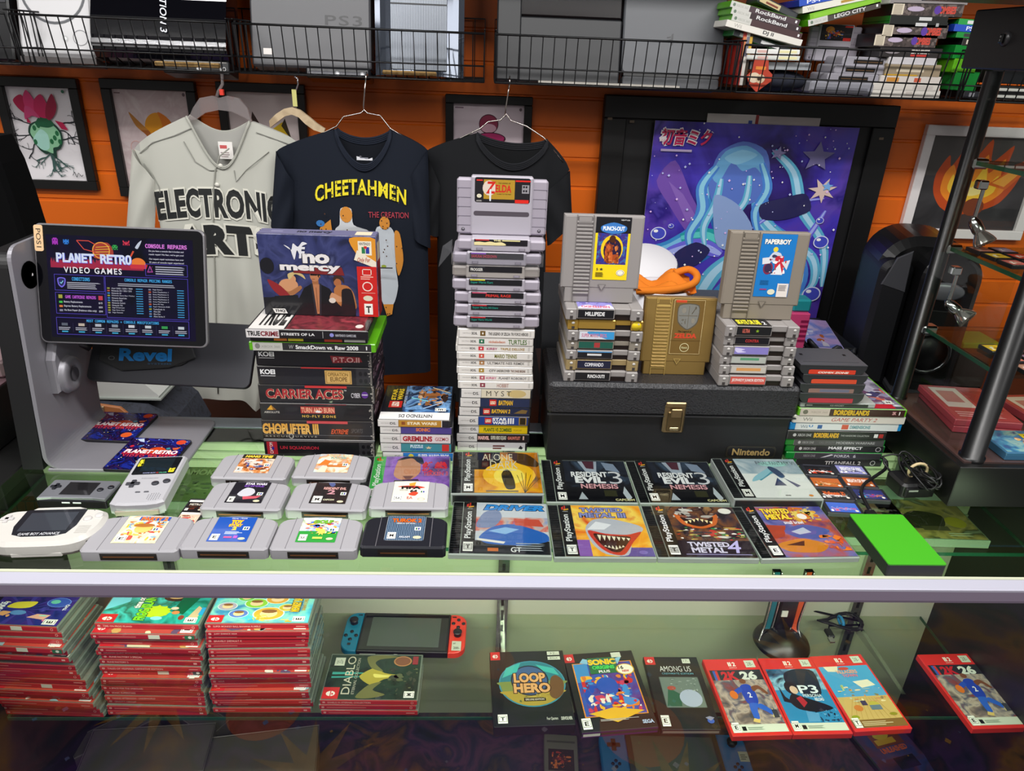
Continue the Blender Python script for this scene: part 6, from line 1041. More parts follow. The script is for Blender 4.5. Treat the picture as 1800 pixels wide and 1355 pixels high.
# ---------------------------------------------------------------- right stack: black cartridges on game cases
RY=1.04;G='game cases in the right stack'
rc=[(720.5,734,1402,1594,'360',lambda A:(A.rect(0,0,1,1,'#3a1a18'),A.rect(0,0,.28,1,'#c4b8ac'),A.ell(.05,.5,.025,.32,'#6a6a5a',12),A.text('XBOX 360',.1,.36,.26,.66,'#a89c90'),A.text('BORDERLANDS',.32,.12,.66,.88,'#d8b01e',bold=.05),A.text('2K',.88,.3,.92,.75,'#d8a0a0',bold=.05),A.rect(.945,.25,.955,.75,'#e8e0d8')),'yellow lettered dark spined case under the black cartridges',True),(734,747,1393,1592,'wii',lambda A:(A.rect(0,0,1,1,'#d5cfc6'),A.text('Wii',.08,.26,.165,.76,'#8a8680'),A.text('GAME PARTY 2',.34,.25,.75,.78,'#b03a38',bold=.0,shear=.3)),'white spined case with red slanted lettering',False),
      (747,760,1388,1586,'wiiu',lambda A:(A.rect(0,0,1,1,'#d4d8d8'),A.text('Wii',.05,.25,.12,.72,'#7a8a94'),A.text('U',.13,.4,.17,.72,'#2a7ab8',bold=.04),A.rect(.215,.2,.26,.75,'#2a5a98'),A.rect(.45,.15,.515,.85,'#c8523a'),A.text('DIMENSIONS',.53,.25,.73,.75,'#7aa0a8',bold=.05)),'white spined case with bright blue ends',False),(760,775.5,1382,1558,M('#1a1a1c',.35),lambda A:(A.rect(0,0,1,1,'#1e1e20'),A.ell(.07,.5,.018,.2,'#b8b8b8',10),A.text('XBOX ONE',.1,.34,.24,.66,'#b8b8b8'),A.text('BORDERLANDS',.265,.2,.52,.8,'#d8a81e',bold=.05),A.text('THE HANDSOME COLLECTION',.54,.4,.83,.6,'#a8a8a8'),A.rect(.88,.3,.92,.75,'#d8d8d8'),A.rect(.93,.28,.975,.75,'#a82a2a')),'black cardboard spined case with one yellow word',False),
      (775.5,786.5,1380,1556,'xb1',lambda A:(A.rect(0,0,1,1,'#4a4a4c'),A.ell(.06,.5,.016,.26,'#b0b0b0',10),A.text('XBOX ONE',.09,.3,.22,.7,'#9a9a9a'),A.text('CALL OF DUTY',.28,.34,.45,.7,'#6a6a6c'),A.text('MODERN WARFARE',.47,.3,.9,.72,'#a8a8aa',bold=.02)),'grey spined case with pale capitals in the right stack',False),(786.5,798,1381,1556,'xb1',lambda A:(A.rect(0,0,1,1,'#26262a'),A.ell(.07,.5,.018,.26,'#c8c8c8',10),A.text('XBOX ONE',.1,.3,.24,.7,'#c0c0c0'),A.text('MASS EFFECT',.38,.42,.76,.9,'#e4e4e6',bold=.04),A.text('ANDROMEDA',.47,.1,.67,.3,'#8a8a8c'),A.ring(.94,.5,.03,.38,.2,'#c8c8c8',14)),'black spined case with bold white capitals and a ringed number',False),
      (798,809.5,1381,1550,'xb1',lambda A:(A.rect(0,0,1,1,'#3a3a3e'),A.text('XBOX ONE',.1,.3,.24,.7,'#8a8a8c'),A.text('FORZA',.46,.3,.64,.74,'#c8c8ca',bold=.02),A.text('6',.68,.26,.71,.78,'#c8c8ca'),A.poly([(.3,.2),(.42,.8),(.45,.7),(.36,.3)],'#d8d8da')),'dark grey spined case second from the bottom of the right stack',False),(809.5,822,1384,1551,'xb1',lambda A:(A.rect(0,0,1,1,'#2a292c'),A.text('TITANFALL 2',.34,.2,.76,.72,'#d8d4d0',bold=.02),A.ring(.9,.5,.03,.36,.2,'#c8c8c8',14)),'lowest dark spined case of the right stack, above the tiny cartridges',False)]
bnd=[r_[0] for r_ in rc]+[822];zs=[PY(1470,q,RY).z for q in bnd];z_=zs[-1];zs=[z-z_ for z in zs]
def cov_b(A):A.rect(0,0,1,1,NOISE(['#8a86a0','#b8b4c8','#5a5670','#d8d4e0'],30,5,.2));A.rect(0,0,1,.08,'#4a4a4e');A.rect(.5,.02,.92,.14,'#b82030');A.blobs(['#3a3a4e','#8a88a8','#d8d8e8','#6a4a6a','#c86a5a'],24,8,.3,.2,.98,.95,.16);A.rating('M',.86,.14,.95,.24);A.poly([(.72,.4),(.86,.52),(.92,.44),(.84,.34)],'#3a3f6a');A.ell(.8,.42,.03,.03,'#e8e8f0',10)
for i,(yt,yb_,xl,xr,sh,f,lb,cv) in enumerate(rc):
    x0,w_=at_px(xl,xr,(yt+yb_)/2,RY);s_={'xb1':(.085,.985),'wiiu':(.05,.965),'360':(.02,.98)}.get(sh,(.01,.99));keep('game_case',lb,(x0,RY+.001*(i % 3),zs[i+1]),w_,zs[i]-zs[i+1]-.0002,.135,sh,f,cov_b if cv else None,sp=(*s_,.05,.97))
Z0=zs[0]+.0006;G=None
x0,w_=at_px(1407,1545,715,RY);keep('disc_case','clear thin disc case with a dark spine under the black cartridges',(x0,RY+.002,Z0),.128,.0085,.122,GLASS('jewel_case_rim','',1),lambda A:(A.rect(0,0,1,1,'#1c1e1c'),A.rect(.02,.3,.12,.7,'#8a8a86'),A.text('ICE HOCKEY',.4,.25,.62,.75,'#b0aca8')),cat='disc case',sp=(.06,.9,.2,.8))
GB=M('#2a2a2e',.35)
G='black rounded cartridges in a stack of four'
gy=[636.5,653.5,670,686.5,704];zs=[PY(1470,q,RY).z for q in gy];z_=zs[-1];zs=[z-z_+Z0+.0092 for z in zs]
for i,(xl,xr,c,ti,lb) in enumerate(((1406.5,1525,'#d23a22','COMIX ZONE','black rounded cartridge with an orange red label, topmost of four'),(1411.6,1526,'#d2482a','','black rounded cartridge second of four, with an orange label'),(1406.5,1521,'#8a6a62','','black rounded cartridge with a faded pinkish label'),(1405.6,1519,'#b8283c','','black rounded cartridge lowest of four, with a crimson label'))):
    x0,w_=at_px(xl,xr,(gy[i]+gy[i+1])/2,RY);h=zs[i]-zs[i+1]-.0003;r_=h*.75
    t=thing('game_cartridge',lb,'game cartridge',(x0+w_/2,RY,zs[i+1]));out=[(-w_/2+r_*math.cos(R(a))+r_,r_+r_*math.sin(R(a))) for a in range(180,271,18)]+[(w_/2-r_+r_*math.cos(R(a)),r_+r_*math.sin(R(a))) for a in range(270,361,18)]+[(w_/2,h),(-w_/2,h)]
    mb=MB();mb.prism(out,0,.072,GB,plane='xz');mb.box(-w_/2,w_/2,-.0004,.072,h-.0012,h+.0002,M('#4a4a4f',.4));mb.box(-w_*.42,w_*.42,.012,.0122,h,h+.0006,M('#2c2c30',.4));mb.box(-w_*.36,-w_*.32,.04,.046,h,h+.0007,'#0c0c0c');mb.box(w_*.3,w_*.34,.04,.046,h,h+.0007,'#0c0c0c');mb.build('shell',t)
    mb=MB();A=Art(mb,(-w_*.36,-.0006,h*.05),(w_*.70,0,0),(0,0,h*.46),eps=5e-5);A.poly([(.03,0),(.97,0),(1,.3),(.99,1),(.04,1),(0,.3)],c);ti and A.text(ti,.2,.15,.86,.6,'#f2dcd0',bold=.05,shear=.2);i == 2 and A.rect(.25,.15,.9,.85,'#6a6a80');mb.build('end_label',t)
# ---------------------------------------------------------------- tablet stand, tablets, coasters
G=None
SIL=M('#8d8b92',.42,.35);SILD=M('#7a7880',.45,.3)
bf=PZ(84,824,.006);bb=PZ(168,722,.006);rf=PZ(330,836,.006);rb=PZ(383,737,.006)
t=thing('tablet_stand','grey metal L shaped tablet stand with a wide flat base','tablet stand',(bf.x,bf.y,0));o_=Vector((bf.x,bf.y,0))
mb=MB();x0,x1,y0_,y1_=0,rb.x-bf.x,0,rb.y-bf.y
mb.prism(rrect(x0,x1,y0_,y1_,.018,5,(1,1,0,0)),.001,.006,SIL,.0012);mb.build('base_plate',t)
tp=PY(14,425,bf.y+.06);lean=(tp.x-bf.x)/(tp.z-.006);H=.345;L_=y1_;SHR=.06/tp.z
mb=MB();n=8;prof=[]
for i in range(n+1):q=R(90*i/n);prof.append((.022-.022*math.sin(q),.006+.022-.022*math.cos(q)))
prof += [(lean*(z),z) for z in (.1,.2,.3,H-.02)]
def slab(side,th,mat):
    vs=[];fs=[]
    for k,(x,z) in enumerate(prof):
        for dx in (0,th):
            for y in (0,L_):vs.append((x-dx,y+SHR*z,z))
    m_=len(prof)
    for k in range(m_-1):
        a_=4*k;b_=4*k+4;fs += [(a_,a_+1,b_+1,b_),(a_+2,b_+2,b_+3,a_+3),(a_,b_,b_+2,a_+2),(a_+1,a_+3,b_+3,b_+1)]
    fs += [(0,2,3,1)];mb.mesh(vs,fs,mat)
    xt,zt=prof[-1];arc=[(0,zt)]+[(.02-.02*math.cos(R(a_)),zt+.02*math.sin(R(a_))) for a_ in range(0,91,15)]+[(L_-.02+.02*math.sin(R(a_)),zt+.02*math.cos(R(a_))) for a_ in range(0,91,15)]+[(L_,zt)]
    k=len(arc);mb.mesh([(xt+lean*(z-zt)-dx,y+SHR*z,z) for dx in (0,th) for y,z in arc],[list(range(k)),list(range(k,2*k))[::-1]]+[(i,i+1,k+i+1,k+i) for i in range(k-1)],mat)
slab(0,.006,SIL);mb.build('upright',t)
mb=MB();prof=[(-.007+lean*z,z) for z in (.004,.1,.2,.3,H-.03)];slab(0,.032,M('#101012',.5));mb.build('rear_cover',t,'black rear cover of the upright')
def UPR(px,py):
    x=tp.x
    for _ in range(8):q=PX(px,py,x);x=bf.x+lean*q.z
    return q-o_
# hinge bracket and cable on the upright
hb=UPR(107,656)
mb=MB();mb.lathe([(.0001,.006),(.012,.007),(.014,.010),(.024,.010),(.029,.007),(.029,.003),(.032,.0)],SIL,28,(lean*hb.z+.012,hb.y,hb.z),0);mb.lathe([(.0001,.0105),(.008,.0105),(.011,.0112)],M('#4a484e',.5),20,(lean*hb.z+.012,hb.y,hb.z),0);mb.build('hinge_knob',t)
mb=MB();mb.prism([(hb.y-.035,hb.z-.02),(hb.y+.03,hb.z-.025),(hb.y+.05,hb.z+.035),(hb.y+.02,hb.z+.07),(hb.y-.01,hb.z+.065),(hb.y-.03,hb.z+.035)],lean*hb.z,lean*hb.z+.013,SIL,.003,plane='yz');mb.build('hinge_plate',t)
k=UPR(52,483);mb=MB();mb.lathe([(.0001,0),(.021,0)],'#050505',20,(lean*k.z+.0008,k.y,k.z),0);mb.build('cable_hole',t)
mb=MB();mb.tube([(lean*k.z-.002,k.y+.004,k.z),PY(60,494,k.y+o_.y+.03)-o_,PY(110,496,1.15)-o_],.0042,M('#d8d4d4',.4),10);mb.build('charger_plug',t,'white charger plug')
mb=MB();q=PY(66,552,1.11)-o_;mb.box(q.x-.008,q.x+.012,q.y,q.y+.02,q.z-.024,q.z+.022,M('#c8c6c6',.4),.002);mb.build('white_adapter',t)
mb=MB();mb.tube([PY(*p)-o_ for p in ((104,614,1.10),(106,600,1.12),(130,596,1.13),(160,610,1.14))],.008,M('#18181a',.4),8);mb.build('tilt_arm',t)
# framed thing helper: a slab whose front face has corners BL, BR, TL
def slab_thing(name,label,cat,BL,BR,TL,th,rad,mat,part='body'):
    u=BR-BL;v=TL-BL;W_,H_=u.length,v.length;un=u.normalized();vn=(v-un*v.dot(un)).normalized();nn=un.cross(vn)
    t=thing(name,label,cat);mt_=Matrix((un,vn,nn)).transposed().to_4x4();mt_.translation=BL;t.matrix_world=mt_
    mb=MB();mb.prism(rrect(0,W_,0,H_,rad,6),-th,0,mat,.0012);mb.build(part,t);return t,W_,H_
BL,BR,TL=PY(72,602,1.052),PY(365.5,612,1.052),PY(68,392,1.10)
t,W_,H_=slab_thing('tablet','large tablet showing a colourful repair price list, with a tan sticker','tablet',BL,BR,TL,.0075,.011,M('#8c8a8e',.35,.6))
mb=MB();mb.prism(rrect(.0025,W_-.0025,.0025,H_-.0025,.0095,6),-.001,.0003,M('#08080c',.08,0,.5));mb.build('glass_front',t)
mb=MB();A=Art(mb,(0,0,.00035),(W_,0,0),(0,H_,0),eps=2e-5)
E_=lambda h,s=.85:EM(h,s)
sx0,sx1,sy0,sy1=.07,.93,.055,.91
A.rect(sx0,sy0,sx1,sy1,NOISE(['#020208','#05061a','#0a0520','#030308'],14,3,.1,3,.6,.15))
A.rect(.10,.64,.62,.72,E_('#3a0c40',.5));
sk=[(.09,.66)];rn=random.Random(8)
for i in range(40):x=.09+.54*i/39;sk += [(x,.68+rn.random()*.045),(x+.006,.68+rn.random()*.045)]
sk += [(.635,.64),(.09,.64)];A.poly(sk,E_('#a81440',.8),True,True)
A.poly([(.35,.73),(.34,.80),(.37,.85),(.43,.86),(.46,.80),(.45,.73)],E_('#b83a2a',.7));A.ring(.39,.795,.052,.07,.12,E_('#f2a03a'));[A.line([(.345+.005*i,.76+.02*i),(.44,.765+.022*i)],.0007,E_('#f2d03a')) for i in range(4)];A.line([(.25,.87),(.29,.80),(.38,.77)],.0012,E_('#e04a3a'));A.line([(.25,.87),(.32,.87),(.36,.84)],.0012,E_('#e04a3a'))
A.ell(.604,.69,.045,.055,E_('#f07a2a'),24,0,180);A.poly([(.55,.69),(.66,.69),(.65,.655),(.56,.655)],E_('#d0283a'))
def sprite(x,y,c,rows):
    for j,r_ in enumerate(rows):
        for i,ch in enumerate(r_):
            if ch == '#':A.poly([(x+i*.0055,y-j*.008),(x+(i+1)*.0055,y-j*.008),(x+(i+1)*.0055,y-(j+1)*.008),(x+i*.0055,y-(j+1)*.008)],E_(c),False)
    A.k += 1
sprite(.108,.885,'#a82ab8',['.####.','######','#.##.#','######','######','######','#.##.#']);sprite(.172,.875,'#1f7ad8',['#.##.#','######','######','#.##.#','.####.']);sprite(.455,.845,'#2aa84a',['.####.','#.##.#','######','.#..#.','#.##.#']);sprite(.52,.885,'#d82a4a',['#.....#','##.#.##','.#####.','#.###.#','#.#.#.#'])
A.poly([(.59,.83),(.61,.87),(.63,.89),(.622,.86),(.605,.82)],E_('#c8d0e0'));A.line([(.58,.80),(.56,.75)],.0025,E_('#d84a2a'))
for dx,dy,c in ((.003,-.004,'#4a5ae0'),(0,0,'#dce6ff')):A.text('PLANET RETRO',.125+dx,.685+dy,.565+dx,.765+dy,E_(c),fk='m',bold=.035)
A.text('VIDEO GAMES',.165,.60,.505,.65,E_('#f0f0f4'),bold=.02,sp=1.3)
A.text('CONSOLE REPAIRS',.65,.83,.895,.865,E_('#e07ae0'),fk='m',bold=.03)
for i,s_ in enumerate(('Do you have a console that is broken and',"needs repair? No fear, we've got you!",'Our expert repair technicians have over','25 years of console repair experience!')):A.text(s_,.67,.797-.028*i-(.01 if i > 1 else 0),.875,.815-.028*i-(.01 if i > 1 else 0),E_('#d8d8e6',.8))
fr=lambda a,b,c,d:A.frame(a,b,c,d,.0006,E_('#5a4ad0',.8))
fr(.645,.60,.895,.70);A.line([(.672,.625),(.688,.68),(.656,.68-.055),(.672,.625)],.0001,E_('#c84ab0'));A.poly([(.656,.63),(.69,.63),(.673,.685)],E_('#c84ab0'));A.poly([(.661,.635),(.685,.635),(.673,.672)],E_('#10103a'));A.lines(.705,.615,.88,.69,4,E_('#c8c8dc',.7),3,.45,.15)
fr(.107,.45,.40,.585);A.text('CONDITIONS',.21,.535,.315,.565,E_('#3aa8e8'),fk='m',bold=.02);A.lines(.18,.47,.38,.53,4,E_('#c8c8d8',.7),5,.45,.2);A.poly([(.125,.55),(.148,.56),(.172,.55),(.168,.50),(.148,.475),(.128,.50)],E_('#7a6ae8'));A.poly([(.131,.545),(.148,.552),(.166,.545),(.162,.505),(.148,.487),(.134,.505)],E_('#14205a'));A.line([(.14,.52),(.146,.508),(.158,.532)],.0012,E_('#8ad8f0'))
fr(.107,.255,.40,.435);A.text('GAME CARTRIDGE REPAIRS',.165,.385,.345,.412,E_('#c85ae0'),fk='m',bold=.02);A.rect(.36,.38,.385,.415,E_('#c8344a'));A.rect(.125,.385,.148,.415,E_('#a8a83a'))
for i,s_ in enumerate(('Battery Replacements','Express Battery Replacements','No Boot Repair (Pokémon titles only)')):A.text(s_,.155,.345-.035*i,(.265,.315,.345)[i],.365-.035*i,E_('#d8d8e6',.8));A.rect(.127,.345-.035*i,.147,.362-.035*i,E_(('#3ac84a','#e07a3a','#8a8aa0')[i]));A.text('$15' if i == 0 else '$25' if i == 1 else '$30',.36,.345-.035*i,.382,.362-.035*i,E_('#d8d8e6',.8))
fr(.405,.235,.895,.585);A.text('CONSOLE REPAIR PRICING RANGES',.52,.545,.80,.57,E_('#3aa8e8'),fk='m',bold=.02);A.lines(.48,.505,.84,.535,2,E_('#c8c8d8',.6),5,.45,.1)
names=['Atari 2600 / 5200 / 7800','Nintendo DS / 3DS / 2DS','Nintendo 64','Nintendo Game Boy / Pocket','Nintendo GameCube','Nintendo NES','Nintendo Switch','Nintendo Wii','Sega Dreamcast','Sega Game Gear','Sega Genesis'];names2=['Sega Saturn','Sony PlayStation 1','Sony PlayStation 2','Sony PlayStation 3','Sony PlayStation 4','Sony PlayStation 5','Sony PS Vita','Super Nintendo SNES','TurboGrafx 16','Xbox 360','Xbox One','Xbox Series X']
for col,nm,x in ((0,names,.44),(1,names2,.685)):
    for i,s_ in enumerate(nm):
        y_=.478-.0205*i;A.text(s_,x,y_,x+.0052*len(s_),y_+.013,E_('#c8c8d8',.7));A.rect(x-.025,y_,x-.01,y_+.012,E_(rn.choice(('#8a8aa0','#3a8ad0','#c85a3a','#a8a83a')),.7));A.rect(x+.145,y_+.002,x+.185,y_+.010,E_('#3a9ad0',.7))
fr(.107,.08,.895,.225);A.text('MOST COMMON REPAIRS + CONSOLE MODIFICATIONS',.285,.19,.715,.213,E_('#3aa8e8'),fk='m',bold=.02)
for i in range(8):
    x=.155+.099*i;A.rect(x-.018,.155,x+.018,.178,E_(('#5a6070','#c8b8a8','#b8bcc8','#8a94a4','#d8d8e0','#c8d0d8','#2a9a4a','#c8d0d8')[i],.8));A.lines(x-.036,.12,x+.036,.15,2,E_('#c8c8d8',.7),i,.45,.2);A.rect(x-.018,.10,x+.018,.111,E_('#3ab0d8',.8));i and A.line([(x-.05,.1),(x-.05,.18)],.0003,E_('#3a3a6a',.6))
mb.build('screen',t,'lit price list screen')
mb=MB();mb.prism(rrect(.0015,.0145,H_*.77,H_*.985,.003),.0003,.0011,M('#d8b48a',.5));A=Art(mb,(.0045,H_*.80,.00115),(.007,0,0),(0,H_*.155,0));A.text('POS1',0,0,1,1,'#4a3a2a',rot=270,bold=.01);mb.build('sticker',t,'tan name sticker')
# second tablet seen from behind
TR=PY(396,584,1.20);yb=1.2
for k in range(40):
    B_=PY(438,683,yb)
    if B_.x > TR.x:break
    yb -= .004
B_=PY(438,683,1.11);BLb=PY(150,668,1.125);TRt=PY(396,582,1.175)
t,W2,H2=slab_thing('tablet','dark tablet facing away behind the lit tablet, with a hand strap','tablet',BLb,B_,BLb+(TRt-B_),.008,.012,M('#3f3f45',.4,.3))
mb=MB();mb.prism(rrect(.02,W2*.62,H2*.28,H2*.74,.022),.0005,.005,M('#1a1a1c',.7));mb.prism([(.06,H2*.16),(W2*.50,H2*.24),(W2*.66,H2*.42),(W2*.60,H2*.72),(W2*.40,H2*.60),(.02,H2*.52),(.02,H2*.30)],.005,.009,M('#222225',.75),.002)
A=Art(mb,(W2*.20,H2*.28,.0092),(W2*.32,H2*.03,0),(-.003,H2*.22,0));A.text('Revel',0,.1,1,1,'#1d7ac4',bold=.04);A.text('SYSTEMS',.55,-.12,1.,.0,'#2a4a6a');A.ring(-.14,.3,.06,.14,.2,'#6a6a6e');mb.build('hand_strap',t,'black hand strap with blue word')
# coasters
G=None
def coaster(label,px):
    P_=[PZ(*p,.011) for p in px];c=(P_[0]+P_[1]+P_[2]+P_[3])/4;u=(P_[1]-P_[0]);W_=.102;ang=math.atan2(u.y,u.x)
    t=thing('coaster',label,'coaster',(c.x,c.y,.0062),ang);mb=MB();mb.prism(rrect(-W_/2,W_/2,-W_/2,W_/2,.007),0,.0045,M('#14141a',.4),.0006);mb.build('pad',t)
    mb=MB();A=Art(mb,(-W_/2+.001,-W_/2+.001,.0046),(W_-.002,0,0),(0,W_-.002,0),ink=.12,coat=.8)
    A.poly(rrect(0,1,0,1,.06),NOISE(['#05060f','#0c1038','#1c2a90','#0a0c24','#35185a','#06070f','#1a2270','#050510'],30,3,.12,5,1.2,coat=.8));A.stars(['#d8e0ff','#f0d870','#8ab0f0'],60,5,.04,.04,.96,.96,.012)
    A.ell(.58,.58,.15,.14,'#d84a1e',24);A.line([(.3,.66),(.5,.60),(.75,.62)],.003,'#e87a3a');A.ell(.86,.9,.08,.075,'#e04a2a',20);A.ell(.82,.2,.09,.085,'#e8622a',20);A.ell(.12,.72,.035,.035,'#c8283a',10);A.ell(.26,.73,.03,.03,'#3a78b8',10);A.ell(.74,.68,.035,.035,'#3a8a9a',10);A.poly([(.1,.95),(.2,.98),(.26,.86),(.18,.88)],'#c8d8f0');A.poly([(.8,.7),(.92,.74),(.9,.66),(.84,.64)],'#d8603a')
    A.rect(.06,.46,.96,.52,'#a81e3a');A.text('PLANET RETRO',.08,.50,.94,.62,'#f4eeee',bold=.05,shear=.1,edge=('#c8282a',.05));A.text('VIDEO GAMES',.1,.39,.9,.46,'#e03a4a',bold=.02,sp=1.3);mb.build('print',t)
coaster('square space print coaster lying further back on the stand base',((135,770),(238,774),(272,728),(172,724)))
coaster('square space print coaster hanging over the front edge of the stand base',((187,820),(291,824),(333,777),(232,771)))

# ---------------------------------------------------------------- handheld consoles
def dpad(mb,x,y,z,s,mat):
    mb.box(x-s,x+s,y-s*.33,y+s*.33,z-.001,z+.002,mat,.0006);mb.box(x-s*.33,x+s*.33,y-s,y+s,z-.001,z+.002,mat,.0006)
# white wide handheld
p=PZ(78,962,.0);t=thing('handheld_console','white wide handheld console with a dark screen, cut by the frame edge','handheld console',(p.x,p.y-.014,0),R(4));WH=M('#d0cdc7',.35)
out=[(-.056,0),(-.034,-.008),(.034,-.008),(.056,0),(.066,.012),(.072,.03),(.072,.05),(.066,.064),(.054,.070),(.036,.072),(.028,.078),(-.028,.078),(-.036,.072),(-.054,.070),(-.066,.064),(-.072,.05),(-.072,.03),(-.066,.012)]
out=rounded(out,3);mb=MB();mb.prism(inset(out,.004),0,.006,WH,smooth=True);mb.prism(out,.006,.0235,WH,.005,smooth=False);mb.box(-.03,.034,-.0085,-.004,.001,.008,M('#d8d5cf',.4),.001);mb.build('body',t)
mb=MB();sc=[(-.034,.012),(-.02,.007),(.02,.007),(.034,.012),(.040,.03),(.040,.066),(.036,.068),(-.036,.068),(-.040,.066),(-.040,.03)];mb.prism(sc,.022,.02375,M('#24262c',.12,0,.5));mb.box(-.031,.031,.019,.061,.0235,.0239,M('#3c4048',.06,0,.6));A=Art(mb,(-.026,.0095,.024),(.052,0,0),(0,.0055,0));A.text('GAME BOY ADVANCE',0,0,1,1,'#c8c8cc',bold=.02);mb.build('screen_lens',t,'dark screen lens')
mb=MB();dpad(mb,-.057,.048,.0235,.0085,M('#c8c5c4',.35));mb.build('directional_pad',t)
for x,y in ((.049,.044),(.0615,.051)):
    mb=MB();mb.lathe([(.0055,.022),(.0055,.0248),(.004,.0256),(.0001,.0256)],M('#cfccca',.35),16,(x,y,0));mb.build('button',t)
mb=MB();[mb.box(.044,.06,.012+.003*i,.0132+.003*i,.0234,.0238,M('#b5b2ac',.5)) for i in range(6)];mb.lathe([(.0007,.0234),(.0007,.0238)],'#3a3a3a',8,(.05,.064,0));mb.build('speaker_slits',t)
mb=MB();mb.lathe([(.0001,-.0005),(.0028,-.0005),(.0028,.003)],'#0a0a0a',12,(.047,.0015,.011),1);mb.box(.056,.063,.0045,.009,.0125,.0155,'#1a1a1a');mb.build('jack',t)
# pale handheld with yellow creatures replaced by plain yellow marks
a=PZ(243,908,.0);b=PZ(292,822,.0);d=b-a;t=thing('handheld_console','pale grey upright handheld console with yellow marks beside its screen','handheld console',(a.x,a.y,0),math.atan2(d.y,d.x)-R(90));GC=M('#b4b3b8',.4)
out=[(-.0375,.006),(-.028,.001),(-.014,-.001),(.014,-.001),(.028,.001),(.0375,.006),(.0378,.128),(.034,.1325),(-.034,.1325),(-.0378,.128)]
mb=MB();mb.prism(inset(out,.003),0,.004,GC);mb.prism(out,.004,.023,GC,.003);mb.build('body',t)
mb=MB();mb.box(-.03,.03,-.0018,.002,.003,.011,M('#9a8e80',.5),.001);mb.build('lower_edge',t,'yellowed lower edge')
mb=MB();mb.prism(rrect(-.0315,.0315,.078,.1275,.003),.022,.0233,M('#15171b',.1,0,.5));mb.box(-.022,.022,.0865,.1235,.0232,.0236,M('#1d262c',.05,0,.7));A=Art(mb,(-.0315,.078,.0237),(.063,0,0),(0,.0495,0))
A.text('GAME BOY',.26,.04,.56,.1,'#9aa0c8',bold=.03);A.text('C',.57,.04,.62,.1,'#d84a4a',bold=.05);A.text('OLOR',.63,.04,.82,.1,'#5ab08a',bold=.05);A.blobs(['#d8cc1e','#e8dc3a'],7,4,.03,.48,.14,.9,.5);A.blobs(['#d8cc1e','#e8dc3a'],6,9,.84,.06,.97,.3,.5);mb.build('screen_lens',t,'dark screen lens with yellow marks')
mb=MB();dpad(mb,-.02,.052,.0232,.0095,M('#3a3b42',.4));mb.build('directional_pad',t)
for x,y in ((.012,.051),(.0268,.056)):
    mb=MB();mb.lathe([(.0052,.0222),(.0052,.0248),(.004,.0256),(.0001,.0256)],M('#34353c',.35),16,(x,y,0));mb.build('button',t)
for x in (-.006,.006):
    mb=MB();mb.box(x-.0035,x+.0035,.0275,.0305,.0225,.0243,M('#4a4b52',.4),.0008);mb.build('menu_button',t)
mb=MB();[mb.lathe([(.0007,.0229),(.0007,.0233)],'#6a6a70',6,(.012+.0032*(i % 6),.008+.0032*(i//6),0)) for i in range(36) if (i % 6,i//6) not in ((0,0),(5,5),(0,5),(5,0))];mb.build('speaker_holes',t)
mb=MB();A=Art(mb,(-.012,.0655,.0231),(.024,0,0),(0,.004,0));A.text('Nintendo',0,0,1,.8,'#8a8a92');mb.build('lettering',t)
# small silver handheld
a=PZ(128,893,.0);b=PZ(155,859,.0);t=thing('handheld_console','small silver and black handheld console lying behind the white one','handheld console',(a.x,a.y,0),R(-1))
out=rrect(-.0505,.0505,0,.05,.004);mb=MB();mb.prism(out,0,.012,M('#131316',.15,0,.4),.001);mb.build('body',t)
mb=MB();mb.prism([(-.049,.001),(-.03,.0035),(.03,.0035),(.049,.001),(.0495,.047),(.047,.0495),(-.047,.0495),(-.0495,.047)],.012,.0165,M('#8f9097',.3,.5),.001);mb.build('faceplate',t,'silver faceplate')
mb=MB();mb.box(-.0225,.0225,.010,.043,.0163,.0168,M('#1d1c1e',.06,0,.6));mb.build('screen',t)
mb=MB();dpad(mb,-.037,.030,.0165,.0075,M('#1c1d24',.3));mb.build('directional_pad',t)
for x,y in ((.031,.024),(.0435,.031)):
    mb=MB();mb.lathe([(.0045,.016),(.0045,.0178),(.003,.0188),(.0001,.019)],M('#1c1d24',.12),16,(x,y,0));mb.build('button',t)
for x in (-.008,.008):
    mb=MB();mb.box(x-.006,x+.006,-.0008,.002,.008,.0105,M('#c8c8cc',.3),.0006);mb.build('menu_button',t)
# two little cards
for (px,py),lb,c1,tt in (((346,888),'tiny dark game card with a black label behind the second-row cartridges','#1c1618','METROID'),((331,910),'tiny game card with a cream and red label beside the pale handheld','#d8c0a8','')):
    p=PZ(px,py,.004);t=thing('game_card',lb,'game card',(p.x,p.y,0),R(-2));mb=MB();mb.prism(rrect(-.0165,.0165,-.0175,.0175,.0015),0,.0038,M('#2a2a2e',.35),.0005);mb.build('shell',t);mb=MB();A=Art(mb,(-.0145,-.0155,.0039),(.029,0,0),(0,.029,0),ink=.25);A.rect(0,0,1,1,c1);A.rect(0,.82,1,1,'#dcdad6');tt and A.text(tt,.12,.52,.9,.7,'#d8d0c0',bold=.02);A.blobs(['#c8443a','#e0d0b0','#8a4a3a'] if not tt else ['#8a3a1e','#4a2a1a'],6,2,.1,.2,.9,.5 if tt else .75,.2);A.rating('E',.04,.06,.2,.26);A.ell(.8,.14,.1,.07,'#d8d4b8',10);mb.build('label',t)
